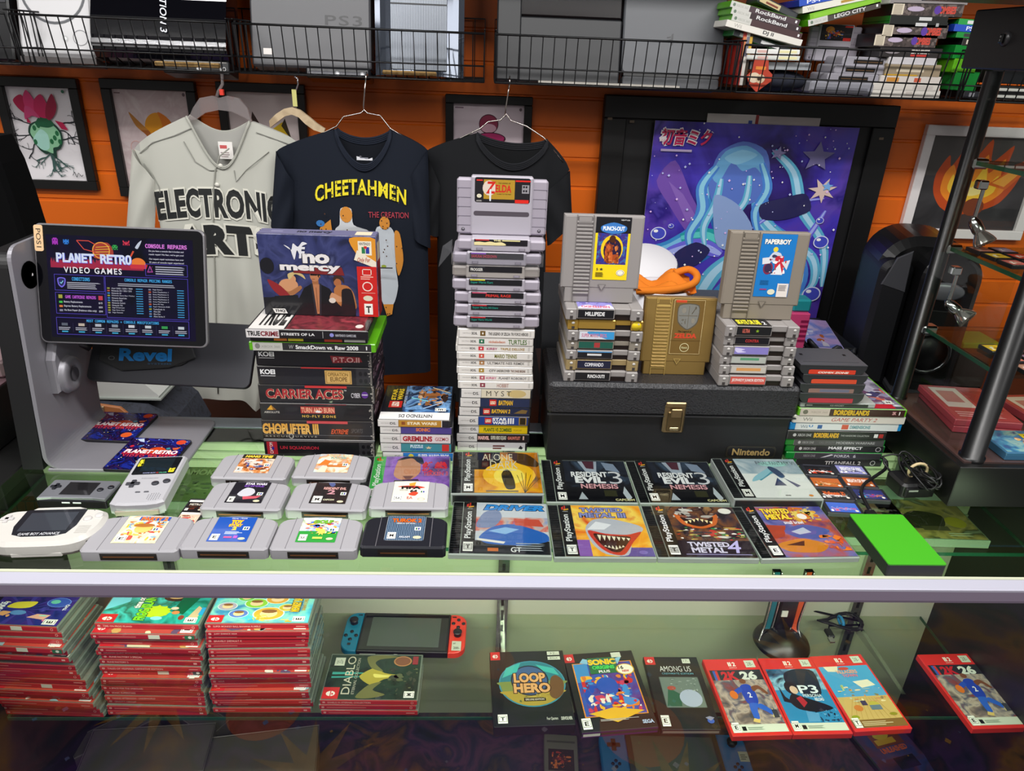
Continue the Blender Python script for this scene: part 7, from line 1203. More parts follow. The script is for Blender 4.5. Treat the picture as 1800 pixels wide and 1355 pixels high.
# tiny black cartridges in two columns
G='tiny cartridges in two columns'
def gba(label,px,py,art,w_=.058):
    p=PZ(px,py,.006);t=thing('game_cartridge',label,'game cartridge',(p.x,p.y,0),R(-4));mb=MB();mb.prism(rrect(-w_/2,w_/2,-.017,.0175,.003),0,.007,M('#202128',.35),.0012);mb.box(-w_/2+.006,w_/2-.006,.0135,.0165,.0068,.0073,M('#3a3b44',.4));mb.build('shell',t);mb=MB();mb.box(-w_/2+.006,w_/2-.006,-.014,.0115,.0065,.0071,'#222');A=Art(mb,(-w_/2+.006,-.014,.00715),(w_-.012,0,0),(0,.0255,0),ink=.25,coat=.3);art(A);mb.build('label',t)
def ga(bg,ti,tc,bl=None):
    def f(A):A.rect(0,0,1,1,bg);bl and A.blobs(bl,9,3,.05,.1,.95,.6,.2);ti and A.text(ti,.12,.4,.88,.8,tc,bold=.03);A.rect(.04,.04,.12,.24,'#e8e8e4');A.ell(.9,.16,.06,.1,'#d8d4c8',10)
    return f
gba('tiny black cartridge with an orange patch, far row by the white sword case',1440,827,ga('#17161a','','#fff',['#d8562a','#c8402a','#e8e4e0']))
gba('tiny black cartridge with a lavender label and white scrawl',1495,826,ga('#8a8ac0','BREATH OF FIRE','#f2f2f6',['#26263a','#e8e8f0']))
gba('tiny black cartridge with an orange brown label, middle row by the sword case',1452,848,ga('#b8602a','','#fff',['#e8c8a0','#6a4a1e','#c8803a']))
gba('tiny black cartridge with a rust label and white lettering beside the cable',1508,847,ga('#b05a2a','BREATH OF FIRE II','#f2e8e0'))
gba('tiny black cartridge with orange lettering on black',1466,869,ga('#16151a','Wolfenstein 3D','#e0642a',['#e8e4e0','#b8b4b0']))
gba('tiny black cartridge with a multicoloured label under the cable',1528,869,ga('#2a2f6a','','#fff',['#c82a3a','#2a9ab0','#e07a2a','#6a3aa0','#2a6ac8']))
gba('tiny cartridge with a plain blue label nearest the purple cover case',1481,892,ga('#3a62c0','','#fff',['#8a9ad8','#c85a7a']))
G=None
# green portable drive and its cable
P_=[PZ(*p,.02) for p in ((1562,991),(1659,991),(1590,905),(1494,906))];c=sum(P_,Vector())/4;u=(P_[1]-P_[0]+P_[2]-P_[3])/2;ang=math.atan2(u.y,u.x)
t=thing('portable_hard_drive','black portable hard drive with a bright green top by the counter edge','hard drive',(c.x,c.y,0),ang);v_=((P_[2]-P_[1]).length+(P_[3]-P_[0]).length)/2;ww=u.length
sh=(((P_[3]+P_[2])/2-(P_[0]+P_[1])/2));sk=sh.dot(Vector((math.cos(ang),math.sin(ang),0)))/2;hh=abs(sh.dot(Vector((-math.sin(ang),math.cos(ang),0))))/2
t.rotation_euler=(0,0,ang+ -math.atan2(sk,hh)*.5)
mb=MB();mb.prism(rrect(-ww/2,ww/2,-.058,.058,.003),0,.0185,M('#15161a',.45),.0008);mb.build('body',t);mb=MB();mb.prism(rrect(-ww/2,ww/2,-.058,.058,.003),.0187,.0205,M('#43aa1c',.5));mb.build('top_plate',t,'bright green top plate')
CB=M('#101012',.4);pts=[PZ(1530,898,.012),PZ(1521,882,.014),PZ(1514,865,.014),PZ(1520,850,.013),PZ(1540,836,.012),PZ(1556,824,.014),PZ(1558,812,.02),PZ(1549,803,.026)];o_=pts[0].copy();o_.z=0
t=thing('drive_cable','short black cable curving from behind the green drive to the case stack','cable',o_);mb=MB()
def smooth(P,k=6):
    out=[]
    for i in range(len(P)-1):
        p0,p1,p2,p3=P[max(0,i-1)],P[i],P[i+1],P[min(len(P)-1,i+2)]
        for j in range(k):s=j/k;out.append(.5*((2*p1)+(-p0+p2)*s+(2*p0-5*p1+4*p2-p3)*s*s+(-p0+3*p1-3*p2+p3)*s**3))
    return out+[P[-1]]
mb.tube([p-o_ for p in smooth(pts)],.0028,CB,8);mb.build('cord',t);mb=MB();q=pts[0]-o_;mb.box(q.x-.008,q.x+.008,q.y-.018,q.y+.004,.004,.013,CB,.002);mb.build('plug',t)
# power adapter with coiled lead
p=PZ(1610,872,0);t=thing('power_adapter','black power adapter with its lead coiled under a rubber band','power adapter',(p.x,p.y,0),R(4));mb=MB();mb.prism(rrect(-.03,.026,-.004,.045,.008),0,.024,M('#121214',.4),.004);mb.box(-.026,.024,-.008,0,.002,.02,M('#0c0c0e',.25),.002);mb.build('body',t)
mb=MB();mb.box(-.022,-.006,-.0085,-.0075,.014,.017,M('#b8b8b8',.3,.8));mb.build('contact',t)
mb=MB();rn=random.Random(4);pth=[]
for i in range(160):q=2*math.pi*i/20;pth.append((.008+.012*math.cos(q)*(1+.2*math.sin(i*.37))+.006*math.sin(i*.11),.02+.042*math.sin(q)*(1+.1*math.cos(i*.23)),.034+.010*math.cos(q*1.0+i*.05)+.004*math.sin(i*.5)))
mb.tube(pth,.0017,CB,6);mb.tube([(-.024,.04,.02),(-.03,.055,.03),(-.026,.068,.035),(-.012,.066,.04),(0,.058,.042)],.0017,CB,6);mb.build('lead',t)
mb=MB();mb.tube([(.008+.016*math.cos(2*math.pi*i/16),.022,.034+.014*math.sin(2*math.pi*i/16)) for i in range(16)],.0026,M('#c8b48a',.6),6,True);mb.build('rubber_band',t,'tan rubber band')
# ---------------------------------------------------------------- glass display tower on the counter
TX,TY0,TY1,TZ=.745,.921,1.19,.074
tw=thing('display_tower','tall glass display tower with black poles, base and switch topped cap','display tower',(1.0,1.05,0));to=Vector((1.0,1.05,0))
def tb(mb,name,label=None):mb.v=[p-to for p in mb.v];return mb.build(name,tw,label)
TB=M('#141414',.35);TX2=1.30
mb=MB();mb.box(TX,TX2,TY0,TY1,.001,TZ,TB,.0012);mb.box(TX+.012,TX2-.01,TY0+.012,TY1-.01,TZ,TZ+.003,M('#4a3a38',.25,0,.3));tb(mb,'base')
for (x,y),r_ in (((TX+.034,TY0+.028),.0165),((TX+.031,TY1-.025),.0125),((TX2-.034,TY0+.028),.0165),((TX2-.034,TY1-.025),.0125)):
    mb=MB();mb.lathe([(r_*1.15,TZ),(r_*1.15,TZ+.006),(r_,TZ+.006),(r_,.63)],M('#0f0f10',.3,.2),20,(x,y,0));tb(mb,'pole')
mb=MB();mb.box(TX+.012,TX2,TY0+.0,TY1+.035,.632,.715,M('#151516',.4),.002);mb.box(TX-.045,TX2,TY0,TY1+.1,.729,.76,TB,.002);tb(mb,'cap')
q=PX(1768,68,TX+.012);mb=MB();mb.lathe([(.0001,-.004),(.0085,-.004),(.0105,-.001),(.0105,.002)],M('#2b2b2d',.3),20,(TX+.012,q.y,q.z),0);mb.box(TX+.0035,TX+.009,q.y-.0045,q.y+.0045,q.z-.006,q.z+.006,M('#0a0a0a',.25),.001);A=Art(mb,(TX+.0034,q.y+.003,q.z-.005),(0,-.006,0),(0,0,.010));A.ring(.5,.75,.2,.12,.3,'#a8a8a8',12);A.rect(.45,.15,.55,.4,'#a8a8a8');tb(mb,'rocker_switch','round rocker switch')
TG=GLASS('tower_glass','#eef4ee',.35,.0)
mb=MB();mb.mesh([(TX+.02,TY0+.045,TZ+.003),(TX+.02,TY1-.04,TZ+.003),(TX+.02,TY1-.04,.63),(TX+.02,TY0+.045,.63)],[(0,1,2,3)],TG);tb(mb,'side_pane','clear side pane')
for z in (.50,.362,.2185):
    mb=MB();x0=TX+.035;mb.box(x0,TX2-.03,TY0+.03,TY1-.03,z-.006,z,SHG);mb.box(x0-.0006,x0+.0006,TY0+.03,TY1-.03,z-.0062,z+.0002,EDGE);sh=tb(mb,'glass_shelf')
    mb=MB();mb.box(x0-.006,x0+.02,TY1-.044,TY1-.022,z-.012,z+.004,CHROME,.003);mb.v=[p-to for p in mb.v];mb.build('shelf_clip',sh)
def spot(z,dy,aim,label):
    px_,py_=TX+.031,TY1-.045
    t=thing('spotlight',label,'spotlight',(px_+.018,py_-.01,z));mb=MB();mb.box(-.012,.004,-.006,.010,.036,.05,CHROME,.002);mb.lathe([(.003,-.012),(.003,.038)],CHROME,10,(0,0,0));mb.ball((0,0,-.012),.006,CHROME,12,6);mb.build('bracket',t)
    a=Vector(aim).normalized();q=Vector((0,0,1)).rotation_difference(a).to_matrix().to_4x4();q.translation=Vector((0,0,-.014))
    mb=MB();mb.T=q;mb.lathe([(.007,-.002),(.0095,.004),(.0095,.018),(.008,.022)],M('#b8b8bc',.15,1.),18);mb.build('lamp_socket',t)
    mb=MB();mb.T=q;mb.lathe([(.007,.02),(.0115,.027),(.0155,.035),(.0172,.041)],M('#cfc8c8',.12,.9),22);mb.lathe([(.0172,.041),(.0165,.042),(.0001,.042)],GLASS('lamp_lens','#ffffff',.9,.05,(.25,'#d8d0cc')),22)
    for i in range(14):qq=2*math.pi*i/14;mb.tube([(.004*math.cos(qq),.004*math.sin(qq),.0422),(.0155*math.cos(qq),.0155*math.sin(qq),.0422)],.0005,M('#8a7f7c',.3,.5),4)
    mb.ball((0,0,.038),.004,M('#e8e0d8',.2),10,6);mb.build('reflector',t)
spot(.423,0,(.35,-.55,-.75),'chrome spotlight with clear reflector, upper one on the tower pole');spot(.283,0,(.55,-.75,-.45),'chrome spotlight facing forward, lower one on the tower pole')
def chip(label,x,y,z,c,c2,w_=.03,d_=.034,cat='game card',rot=3):
    t=thing('game_card',label,cat,(x,y,z+.0003),R(rot));mb=MB();mb.prism(rrect(-w_/2,w_/2,-d_/2,d_/2,.002),0,.006,M('#1c1c20',.35),.0008);mb.build('shell',t);mb=MB();A=Art(mb,(-w_/2+.002,-d_/2+.003,.0061),(w_-.004,0,0),(0,d_-.008,0),ink=.3);A.rect(0,0,1,1,c);A.blobs([c2,'#e8e0d8'],5,3,.1,.2,.9,.9,.25);mb.build('label',t)
cols=[('#c87a68','#8a3a3a','salmon'),('#d8b02a','#7a5a1a','yellow'),('#b85a5a','#d8c0b0','dusty red'),('#8a7a9a','#c8b8d8','lilac'),('#c8342a','#f0e0d8','bright red'),('#a8806a','#5a3a2a','tan')]
k=0
for row in range(2):
    for col in range(3):
        c=cols[k];chip('small game card with a %s label on the shelf between the two spotlights' % c[2],TX+.062+.037*row,TY1-.075-.040*col,.362,c[0],c[1]);k += 1
k=0
for row in range(2):
    for col in range(3):
        c=cols[(k*5+1) % 6];chip('small game card with a %s label on the lowest tower shelf' % c[2],TX+.085+.037*row,TY1-.145-.040*col,.2185,c[0],c[1]);k += 1
def flatcase(name,label,x,y,z,w_,d_,t_,rot,mat,art,cat='game case',sp=None):
    t=thing(name,label,cat,(x,y,z),R(rot));mb=MB();mb.box(-w_/2,w_/2,-d_/2,d_/2,0,t_,mat,.0012);mb.build('shell',t);mb=MB();mb.box(-w_/2+.003,w_/2-.003,-d_/2+.003,d_/2-.003,t_-.0002,t_+.0002,'#444');A=Art(mb,(-w_/2+.003,-d_/2+.003,t_+.00023),(w_-.006,0,0),(0,d_-.006,0),ink=.2,coat=.5);art(A);mb.build('cover_insert',t)
    if sp:mb=MB();A=Art(mb,(-w_/2+.002,-d_/2-.0003,.0008),(w_-.004,0,0),(0,0,t_-.0016));sp(A);mb.build('spine_insert',t)
    return t
REDC=M('#b04450',.3);zt=TZ+.0032
def red_cov(A):A.rect(0,0,1,1,'#a8404e');A.rect(.08,.35,.55,.95,'#d8c8cc');A.rect(.15,.5,.45,.85,'#b87a80');A.rect(.6,.3,.95,.9,'#8a2436');A.lines(.1,.08,.9,.25,3,'#d8a0a8',3)
flatcase('game_case','red game case, lower of two lying inside the glass tower base',TX+.115,TY0+.17,zt,.11,.14,.012,-8,REDC,red_cov);flatcase('game_case','red game case lying on the other red case inside the tower',TX+.112,TY0+.172,zt+.0123,.11,.14,.012,-6,REDC,red_cov)
flatcase('game_case','blue game case with a small yellow price tag inside the tower',TX+.150,TY0+.055,zt,.14,.075,.014,0,M('#3a6a8a',.2),lambda A:(A.rect(0,0,1,1,NOISE(['#2a5a88','#3a8aa8','#8ab0a8','#2a4a78'],40,3,.2)),A.blobs(['#d8b070','#c8844a','#e8d8b8'],10,4,.3,.1,.95,.7,.2),A.rect(.42,.55,.6,.85,'#d8c02a'),A.text('25',.46,.62,.56,.78,'#3a341a')))
flatcase('game_case','red game case at the frame edge deeper inside the tower',TX+.27,TY0+.16,zt,.13,.15,.014,5,REDC,red_cov)

# ---------------------------------------------------------------- things on the bench behind the counter
BZ_=-.1095
# coffee maker
cm=PY(1600,690,1.62);t=thing('coffee_maker','black rounded pod coffee maker against the orange wall','coffee maker',(cm.x-.04,1.64,BZ_),R(-14));KB=M('#101012',.3);KS=M('#3a3a3e',.25)
H=PY(1590,418,1.64).z-BZ_
W0=.105
def dome(x0,x1,zt,r_):return rrect(x0,x1,0,zt,r_,8,(0,1,1,0))
mb=MB();mb.prism(dome(-W0,W0,H,.085),.17,.0,KB,.02,plane='xz');mb.prism(dome(-W0*.25,W0*.98,H*.97,.07),.02,-.075,KB,.014,plane='xz');mb.build('body',t)
mb=MB();mb.prism(dome(-W0*1.02,-W0*.3,H*.86,.03),.15,-.03,M('#15151a',.5),.012,plane='xz');mb.prism([(-W0*.95,H*.7),(-W0*.4,H*.66),(-W0*.45,H*.93),(-W0*.75,H*.88)],-.028,-.033,M('#4a4a50',.3),.002,plane='xz');mb.build('water_tank',t,'smoky water tank')
mb=MB();mb.box(-W0*.15,W0*.85,-.077,-.07,H*.1,H*.6,M('#060607',.5),.003);mb.build('cup_bay',t)
mb=MB();mb.ball((W0*.25,-.075,H*.72),(.045,.008,.022),M('#8d8d96',.3,.5),18,10);mb.build('front_panel',t,'silver front panel')
mb=MB();mb.tube([(W0*.2+.048*math.cos(R(a)),-.10,H*.2+.05+.048*math.sin(R(a))) for a in range(0,360,20)],.0045,M('#6a6a6e',.2,.9),8,True);mb.lathe([(.0001,-.098),(.044,-.098),(.044,-.078)],M('#08080a',.4),24,(W0*.2,0,H*.2+.05),1);mb.build('mug_ring',t)
mb=MB();mb.box(-W0*.3,W0*.95,-.14,-.0,0,.018,KS,.004);mb.build('drip_tray',t)
# white bowl with an orange cloth, round white lamp, gold boxes
yb=1.46;q=PY(1168,545,yb);t=thing('bowl','white bowl holding an orange cloth behind the standing cartridges','bowl',(q.x-.01,yb+.02,BZ_));hb_=PY(1165,507,yb).z-BZ_;rb_=(PY(1218,530,yb).x-PY(1112,530,yb).x)/2
mb=MB();mb.lathe([(.0001,0),(rb_*.55,0),(rb_*.9,hb_*.5),(rb_,hb_),(rb_-.004,hb_),(rb_*.86,hb_*.5),(rb_*.5,.006),(.0001,.006)],M('#d8d6dc',.3),32);mb.build('shell',t)
t=thing('cloth','crumpled orange cloth heaped in the white bowl','cloth',(q.x-.01,yb+.02,BZ_+hb_*.95));OC=M('#e07a12',.85)
mb=MB();vs=[];fs=[];n=22
for j in range(n+1):
    for i in range(n+1):u=(i/n-.5)*2;v=(j/n-.5)*2;vs.append((u*rb_*1.0,v*rb_*.8,.010+.02*math.sin(u*5+v*3)*math.cos(v*4)+.012*(1-u*u)*(1-v*v)+.02*max(0,u)))
for j in range(n):
    for i in range(n):fs.append((j*(n+1)+i,j*(n+1)+i+1,(j+1)*(n+1)+i+1,(j+1)*(n+1)+i))
mb.mesh(vs,fs,OC,True);mb.tube(smooth([Vector(p) for p in ((-.06,-.04,.014),(-.02,-.055,.02),(.03,-.05,.026),(.062,-.035,.034),(.072,-.01,.044),(.06,.015,.048),(.03,.012,.04))]),[.008]*37,OC,10);mb.build('folds',t)
yd=1.64;q=PY(1148,462,yd);t=thing('round_lamp','round white disc lamp with a grey toothed rim on the bench','lamp',(q.x-.01,yd,BZ_));zl=q.z-BZ_
mb=MB();mb.T=Matrix.Translation((0,0,zl)) @ Matrix.Rotation(R(24),4,'X');mb.lathe([(.068,-.03),(.07,.0),(.066,.006)],M('#5a5a60',.4),36);[mb.box(.066*math.cos(R(a))-.006,.066*math.cos(R(a))+.006,.066*math.sin(R(a))-.006,.066*math.sin(R(a))+.006,-.032,-.012,M('#4a4a50',.4)) for a in range(0,360,20)];mb.build('rim',t)
mb=MB();mb.T=Matrix.Translation((0,0,zl)) @ Matrix.Rotation(R(24),4,'X');mb.lathe([(.066,.006),(.06,.009),(.0001,.011)],M('#e8e6ea',.35),36);mb.build('diffuser',t,'white diffuser')
mb=MB();mb.lathe([(.06,0),(.06,.02),(.02,.03),(.02,zl-.03)],M('#2a2a2e',.4),24,(0,.01,0));mb.build('stand',t)
yg=1.66;q=PY(1262,540,yg);GO=NOISE(['#7a6434','#a88c50','#5a4a26'],60,4,.4,metal=.4)
for i,(z,h,w_,lb) in enumerate(((BZ_,.075,.17,'lower gold trimmed box stacked behind the bowl'),(BZ_+.0755,.06,.16,'upper gold trimmed box stacked behind the bowl'))):
    t=thing('gold_box',lb,'box',(q.x+.02,yg,z));mb=MB();mb.box(-w_/2,w_/2,0,.15,0,h,M('#1a1816',.4),.003);mb.build('carton',t);mb=MB();mb.box(-w_/2,w_/2,-.001,0,h*.55,h*.95,GO);mb.box(-w_*.3,w_*.2,-.001,0,h*.1,h*.5,M('#b8a468',.4));mb.build('gold_trim',t)
zz_=BZ_+.1358;t=thing('dark_device','dark grey flat device lying on the gold trimmed boxes','device',(q.x+.02,yg+.02,zz_));mb=MB();mb.box(-.075,.075,0,.13,0,.02,M('#26262b',.35),.004);mb.build('body',t);mb=MB();mb.T=Matrix.Translation((0,.01,.02)) @ Matrix.Rotation(R(14),4,'X');mb.box(-.07,.07,0,.11,0,.008,M('#34343c',.3),.003);mb.build('raised_lid',t)
# pink and teal carton, picture card, tangled cables, black gadgets
yq=1.5;q=PY(1395,595,yq);t=thing('toy_carton','pink and teal little carton peeking from behind the blue label cartridge','carton',(q.x,yq,BZ_));hh=PY(1395,540,yq).z-BZ_;mb=MB();mb.box(-.03,.028,0,.05,0,hh*.94,M('#d8487e',.4),.002);A=Art(mb,(.008,-.0004,hh*.66),(.018,0,0),(0,0,hh*.24));A.lines(0,0,1,1,5,'#8a1a4a',2,.5,0);mb.build('carton',t);mb=MB();mb.box(-.012,.03,.01,.05,hh*.94,hh*1.06,M('#1f8f98',.4),.004);mb.build('teal_top',t,'teal top')
qz=-.012;P4=[PZ(1400,604,qz),PZ(1470,609,qz)];flatcase('picture_card','glossy lilac picture card lying behind the black cartridges',P4[0].x+.055,P4[0].y+.09,-.016,.16,.22,.004,-12,M('#b8a8d8',.3),lambda A:(A.rect(0,0,1,1,NOISE(['#9a84d0','#c8a8d8','#7a8ad8','#e0c8e0'],12,3,.2)),A.blobs(['#e8e0f0','#c86a3a','#7a68c0'],8,2,.2,.05,.8,.6,.16)),'card')
mb=MB();mb.box(-.09,.1,-.1,.13,0,.091,M('#17171a',.45),.003);o=mb.build('black_crate');o.location=(P4[0].x+.055,P4[0].y+.09,BZ_+.001);tag(o,'black crate carrying the lilac picture card on the bench','crate')
rn=random.Random(11);q=PY(1478,610,1.5);t=thing('cable_heap','tangled heap of dark cables between the poster board and coffee maker','cables',(q.x,1.5,BZ_));hz=max(.05,q.z-BZ_)
for k in range(7):
    mb=MB();pts=[Vector((rn.uniform(-.075,.06),rn.uniform(-.05,.05),rn.uniform(.01,hz))) for _ in range(9)];mb.tube(smooth(pts,5),.0055,M('#22232a',.5),6);mb.build('cable',t)
q=PY(1540,665,1.42);t=thing('black_gadget','low black gadget with a wedge cradle in front of the coffee maker','gadget',(q.x,1.36,BZ_));mb=MB();mb.box(-.1,.09,.02,.09,0,.045,M('#151518',.35),.004);mb.build('body',t);mb=MB();mb.prism([(-.04,.045),(.05,.045),(.02,.085),(-.03,.075)],0,.06,M('#1d1d21',.4),.003,plane='xz');mb.lathe([(.004,.05),(.005,.072),(.0001,.074)],M('#8a8a8e',.3,.6),10,(.03,-.01,0));mb.build('cradle',t)
q=PY(1690,640,1.6);t=thing('lime_case','lime green edged case lying on the bench behind the tower','game case',(q.x+.03,1.62,BZ_));mb=MB();mb.box(-.03,.06,0,.08,0,.11,M('#3a2c26',.5),.003);mb.build('carton',t);mb=MB();mb.box(-.035,.065,-.01,.08,.1105,.126,M('#8fc62a',.3),.003);mb.build('lime_lid',t,'lime green lid')
# backpack and white tray on the low table at the far side
yk=1.55;q=PY(235,745,yk);t=thing('backpack','dark grey backpack with a tan leather strap behind the tablet stand','backpack',(q.x-.02,yk,-.329));BK=NOISE(['#2a2c34','#353844','#24262c'],60,2,.85)
zt_=PY(270,694,yk).z+.329;xr=PY(318,720,yk).x-q.x+.02;mb=MB();out=[(-.22,0),(xr,0),(xr+.012,zt_*.35),(xr-.012,zt_*.7),(xr-.06,zt_*.95),(-.02,zt_),(-.18,zt_*.95),(-.23,zt_*.6)]
mb.prism(out,.14,-.05,BK,.02,plane='xz');mb.build('bag',t)
mb=MB();mb.tube(smooth([Vector((x,-.052,z)) for x,z in ((-.2,zt_*.72),(-.08,zt_*.84),(.04,zt_*.8),(xr-.03,zt_*.55),(xr-.006,zt_*.2))]),.004,M('#4a4d58',.7),6);mb.build('zipper',t)
mb=MB();mb.prism([(-.15,zt_*1.0),(-.02,zt_*1.02),(.03,zt_*.98),(.05,zt_*.86),(.036,zt_*.8),(.0,zt_*.86),(-.15,zt_*.93)],-.055,-.062,M('#a8683a',.55),.002,plane='xz');mb.box(-.03,-.005,-.066,-.058,zt_*.93,zt_*1.0,M('#b8a888',.3,.8),.001);mb.build('leather_strap',t,'tan leather strap')
q=PY(215,680,1.52);t=thing('white_tray','translucent white tray resting on the grey backpack','tray',(q.x,1.55,-.329+zt_+.002));wz=PY(200,652,1.52).z-(-.329+zt_);mb=MB();mb.prism([(-.12,0),(.075,0),(.08,.01),(.02,max(.02,wz)),(-.12,max(.024,wz*1.1))],-.03,.08,M('#c6c8c4',.35),.004,plane='xz');mb.box(-.13,.085,-.035,.085,.0,.006,M('#9aa09a',.3),.001);mb.build('tray',t)
# dark pillar and glass box at the frame edge
p=PZ(20,800,.0);mb=MB();xb=PY(18,700,1.10).x;mb.box(xb-.14,xb,1.02,1.24,.004,.10,M('#151516',.4),.002);mb.box(xb-.14,xb,1.02,1.24,.10,.103,M('#6a5058',.25));o=MB
t=thing('glass_display_box','black based glass display box cut by the frame edge beside the tablet stand','display box',(xb-.07,1.13,.0035));mb.v=[v-Vector((xb-.07,1.13,.0035)) for v in mb.v];mb.build('base',t)
mb=MB();mb.mesh([(.066,-.10,.10),(.066,.10,.10),(.066,.10,.30),(.066,-.10,.30)],[(0,1,2,3)],TG);mb.build('side_pane',t);mb=MB();mb.box(-.0,.064,-.02,.08,.1,.13,M('#a88a92',.4),.004);mb.build('tray_insert',t)
# ---------------------------------------------------------------- red game cases stacked on the glass shelf
S0=SHB+.0004;CLRC=GLASS('case_clear','#dfe6df',.8,.06,(.55,'#8d9a8c'));RED=M('#b0222c',.3);RN2=random.Random(21)
titles2=['TIME ON FROG ISLAND','','RAVENSWATCH: LEGENDARY EDITION','','','DRAGON QUEST MONSTERS: THE DARK PRINCE','RUNE FACTORY 3 SPECIAL','RUNE FACTORY 5','TALES OF VESPERIA: DEFINITIVE EDITION','','','','A SPACE FOR THE UNBOUND','SONIC SUPERSTARS','FADING AFTERNOON - UNDERWORLD','GRAVITY CIRCUIT','','']
titles3=['SUPER MONKEY BALL BANANA RUMBLE','JUST DANCE 2024','','BRAVELY DEFAULT II','','','','','','','','NOUR','','','','','','']
def sw_logo(A,a,b,c,d,rot=90):
    A.rect(a,b,c,d,'#c8282a');w_,h=c-a,d-b
    A.poly([(a+w_*(.5+.28*math.cos(q)*1),b+h*(.45+.22*math.sin(q))) for q in [2*math.pi*i/14 for i in range(14)]],'#e8dcd4');A.rect(a+w_*.47,b+h*.2,a+w_*.53,b+h*.7,'#c8282a');A.rect(a+w_*.56,b+h*.35,a+w_*.66,b+h*.5,'#c8282a')
def price(A,a,b,c,d,s='',rot=0):A.rect(a,b,c,d,'#cfd4c4');s and A.text(s,a+(c-a)*.2,b+(d-b)*.25,c-(c-a)*.2,d-(d-b)*.25,'#3a4a3a',rot=rot,bold=-.01)
_proto={}
def red_case(label,x,y,z,rot,title,i,cover=None,group=None,tag_=0,side=0):
    """spine faces the customer; long side along x"""
    L_,D_,T_=.170,.105,.0102
    t=thing('game_case',label,'game case',(x,y,z),R(rot),group)
    if 'shell' in _proto:o=_proto['shell'].copy();C.objects.link(o);o.parent=t
    else:mb=MB();mb.box(-L_/2,L_/2,0,D_,0,T_,CLRC,.0015);_proto['shell']=mb.build('shell',t,'clear plastic shell')
    mb=MB();mb.box(-L_/2+.002,L_/2-.002,-.0003,.0006,.0006,T_-.0006,RED);mb.box(-L_/2+.003,L_/2-.003,.001,D_-.003,T_-.001,T_-.0002,'#8a3a30')
    A=Art(mb,(-L_/2+.002,-.0004,.0006),(L_-.004,0,0),(0,0,T_-.0012));c=('#ae222c','#a01d2a','#b9292e')[i % 3];A.rect(0,0,1,1,c);A.rect(0,.9,1,1,'#d8685a');A.ell(.035,.5,.014,.26,'#e0b0a8',10);A.rect(.033,.25,.037,.75,c)
    if title:A.text(title,.075,.28,min(.7,.075+.0148*len(title)),.68,'#e8b8b0',bold=.01)
    else:A.rect(.075,.36,.2+.3*RN2.random(),.56,'#c8746c')
    k=RN2.randint(0,3);A.rect(.93,.3,.965,.7,'#e0a8a0') if k == 0 else (A.ring(.95,.5,.014,.3,.3,'#e0a8a0',12) if k == 1 else A.rect(.88,.38,.97,.6,'#d88a82'))
    if tag_:price(A,.55,.05,.66,.98,tag_ if isinstance(tag_,str) else '');
    if side:A.rect(.9,.02,.995,.98,side);A.ell(.95,.5,.018,.3,'#d8d8d0',10)
    mb.build('spine_insert',t)
    if cover:
        mb=MB();mb.box(-L_/2+.003,L_/2-.003,.002,D_-.004,T_,T_+.0002,'#3a3a3a');A=Art(mb,(-L_/2+.003,.002,T_+.00023),(L_-.006,0,0),(0,D_-.006,0),ink=.25,coat=.4);cover(A);mb.build('cover_insert',t)
    return t
def cov_space(A):
    A.rect(0,0,1,1,NOISE(['#141a4a','#23307a','#3a2a78','#1a2258','#4a4aa8'],22,3,.2));A.v=A.v*.7;[A.poly([(.55,.5),(.55+.6*math.cos(q),.5+.7*math.sin(q)),(.55+.6*math.cos(q+.1),.5+.7*math.sin(q+.1))],'#3f3a90',False) for q in [.5*i for i in range(12)]];A.k += 1
    A.poly([(0,.5),(.07,.5),(.12,.8),(0,.8)],'#e07a2a');price(A,.05,.76,.2,.96);A.poly([(.36,.55),(.42,.72),(.62,.76),(.6,.58),(.5,.52)],'#d8c83a');A.ell(.84,.76,.12,.16,'#6a8ae0',20);A.ell(.84,.76,.11,.148,'#3a58b0',20);A.ell(.8,.78,.05,.07,'#6ac0a8',10);A.poly([(.3,.3),(.36,.42),(.46,.4),(.4,.26)],'#e0a06a');A.poly([(.64,.24),(.72,.36),(.86,.34),(.82,.18)],'#e0a890');A.ell(.52,.38,.08,.08,'#5a8ac0',14);A.ell(.18,.12,.07,.09,'#3a6ac0',14);A.ring(.18,.12,.07,.09,.15,'#7aa8e0');A.ell(.08,.2,.09,.12,'#2a8a9a',12);A.blobs(['#e0a06a','#8ad0c0','#d87a9a','#e8e0c8'],9,4,.05,.1,.95,.9,.045)
    A.text('COSMIC',.2,.4,.28,.62,'#3a9a5a',rot=90,bold=.05);A.text('SHAKE',.27,.34,.34,.7,'#e8eef8',rot=90,bold=.05);A.text('THQ',.93,.5,.97,.7,'#e8e8ee',rot=90,bold=.03);A.rating('E',.84,.03,.97,.2,90)
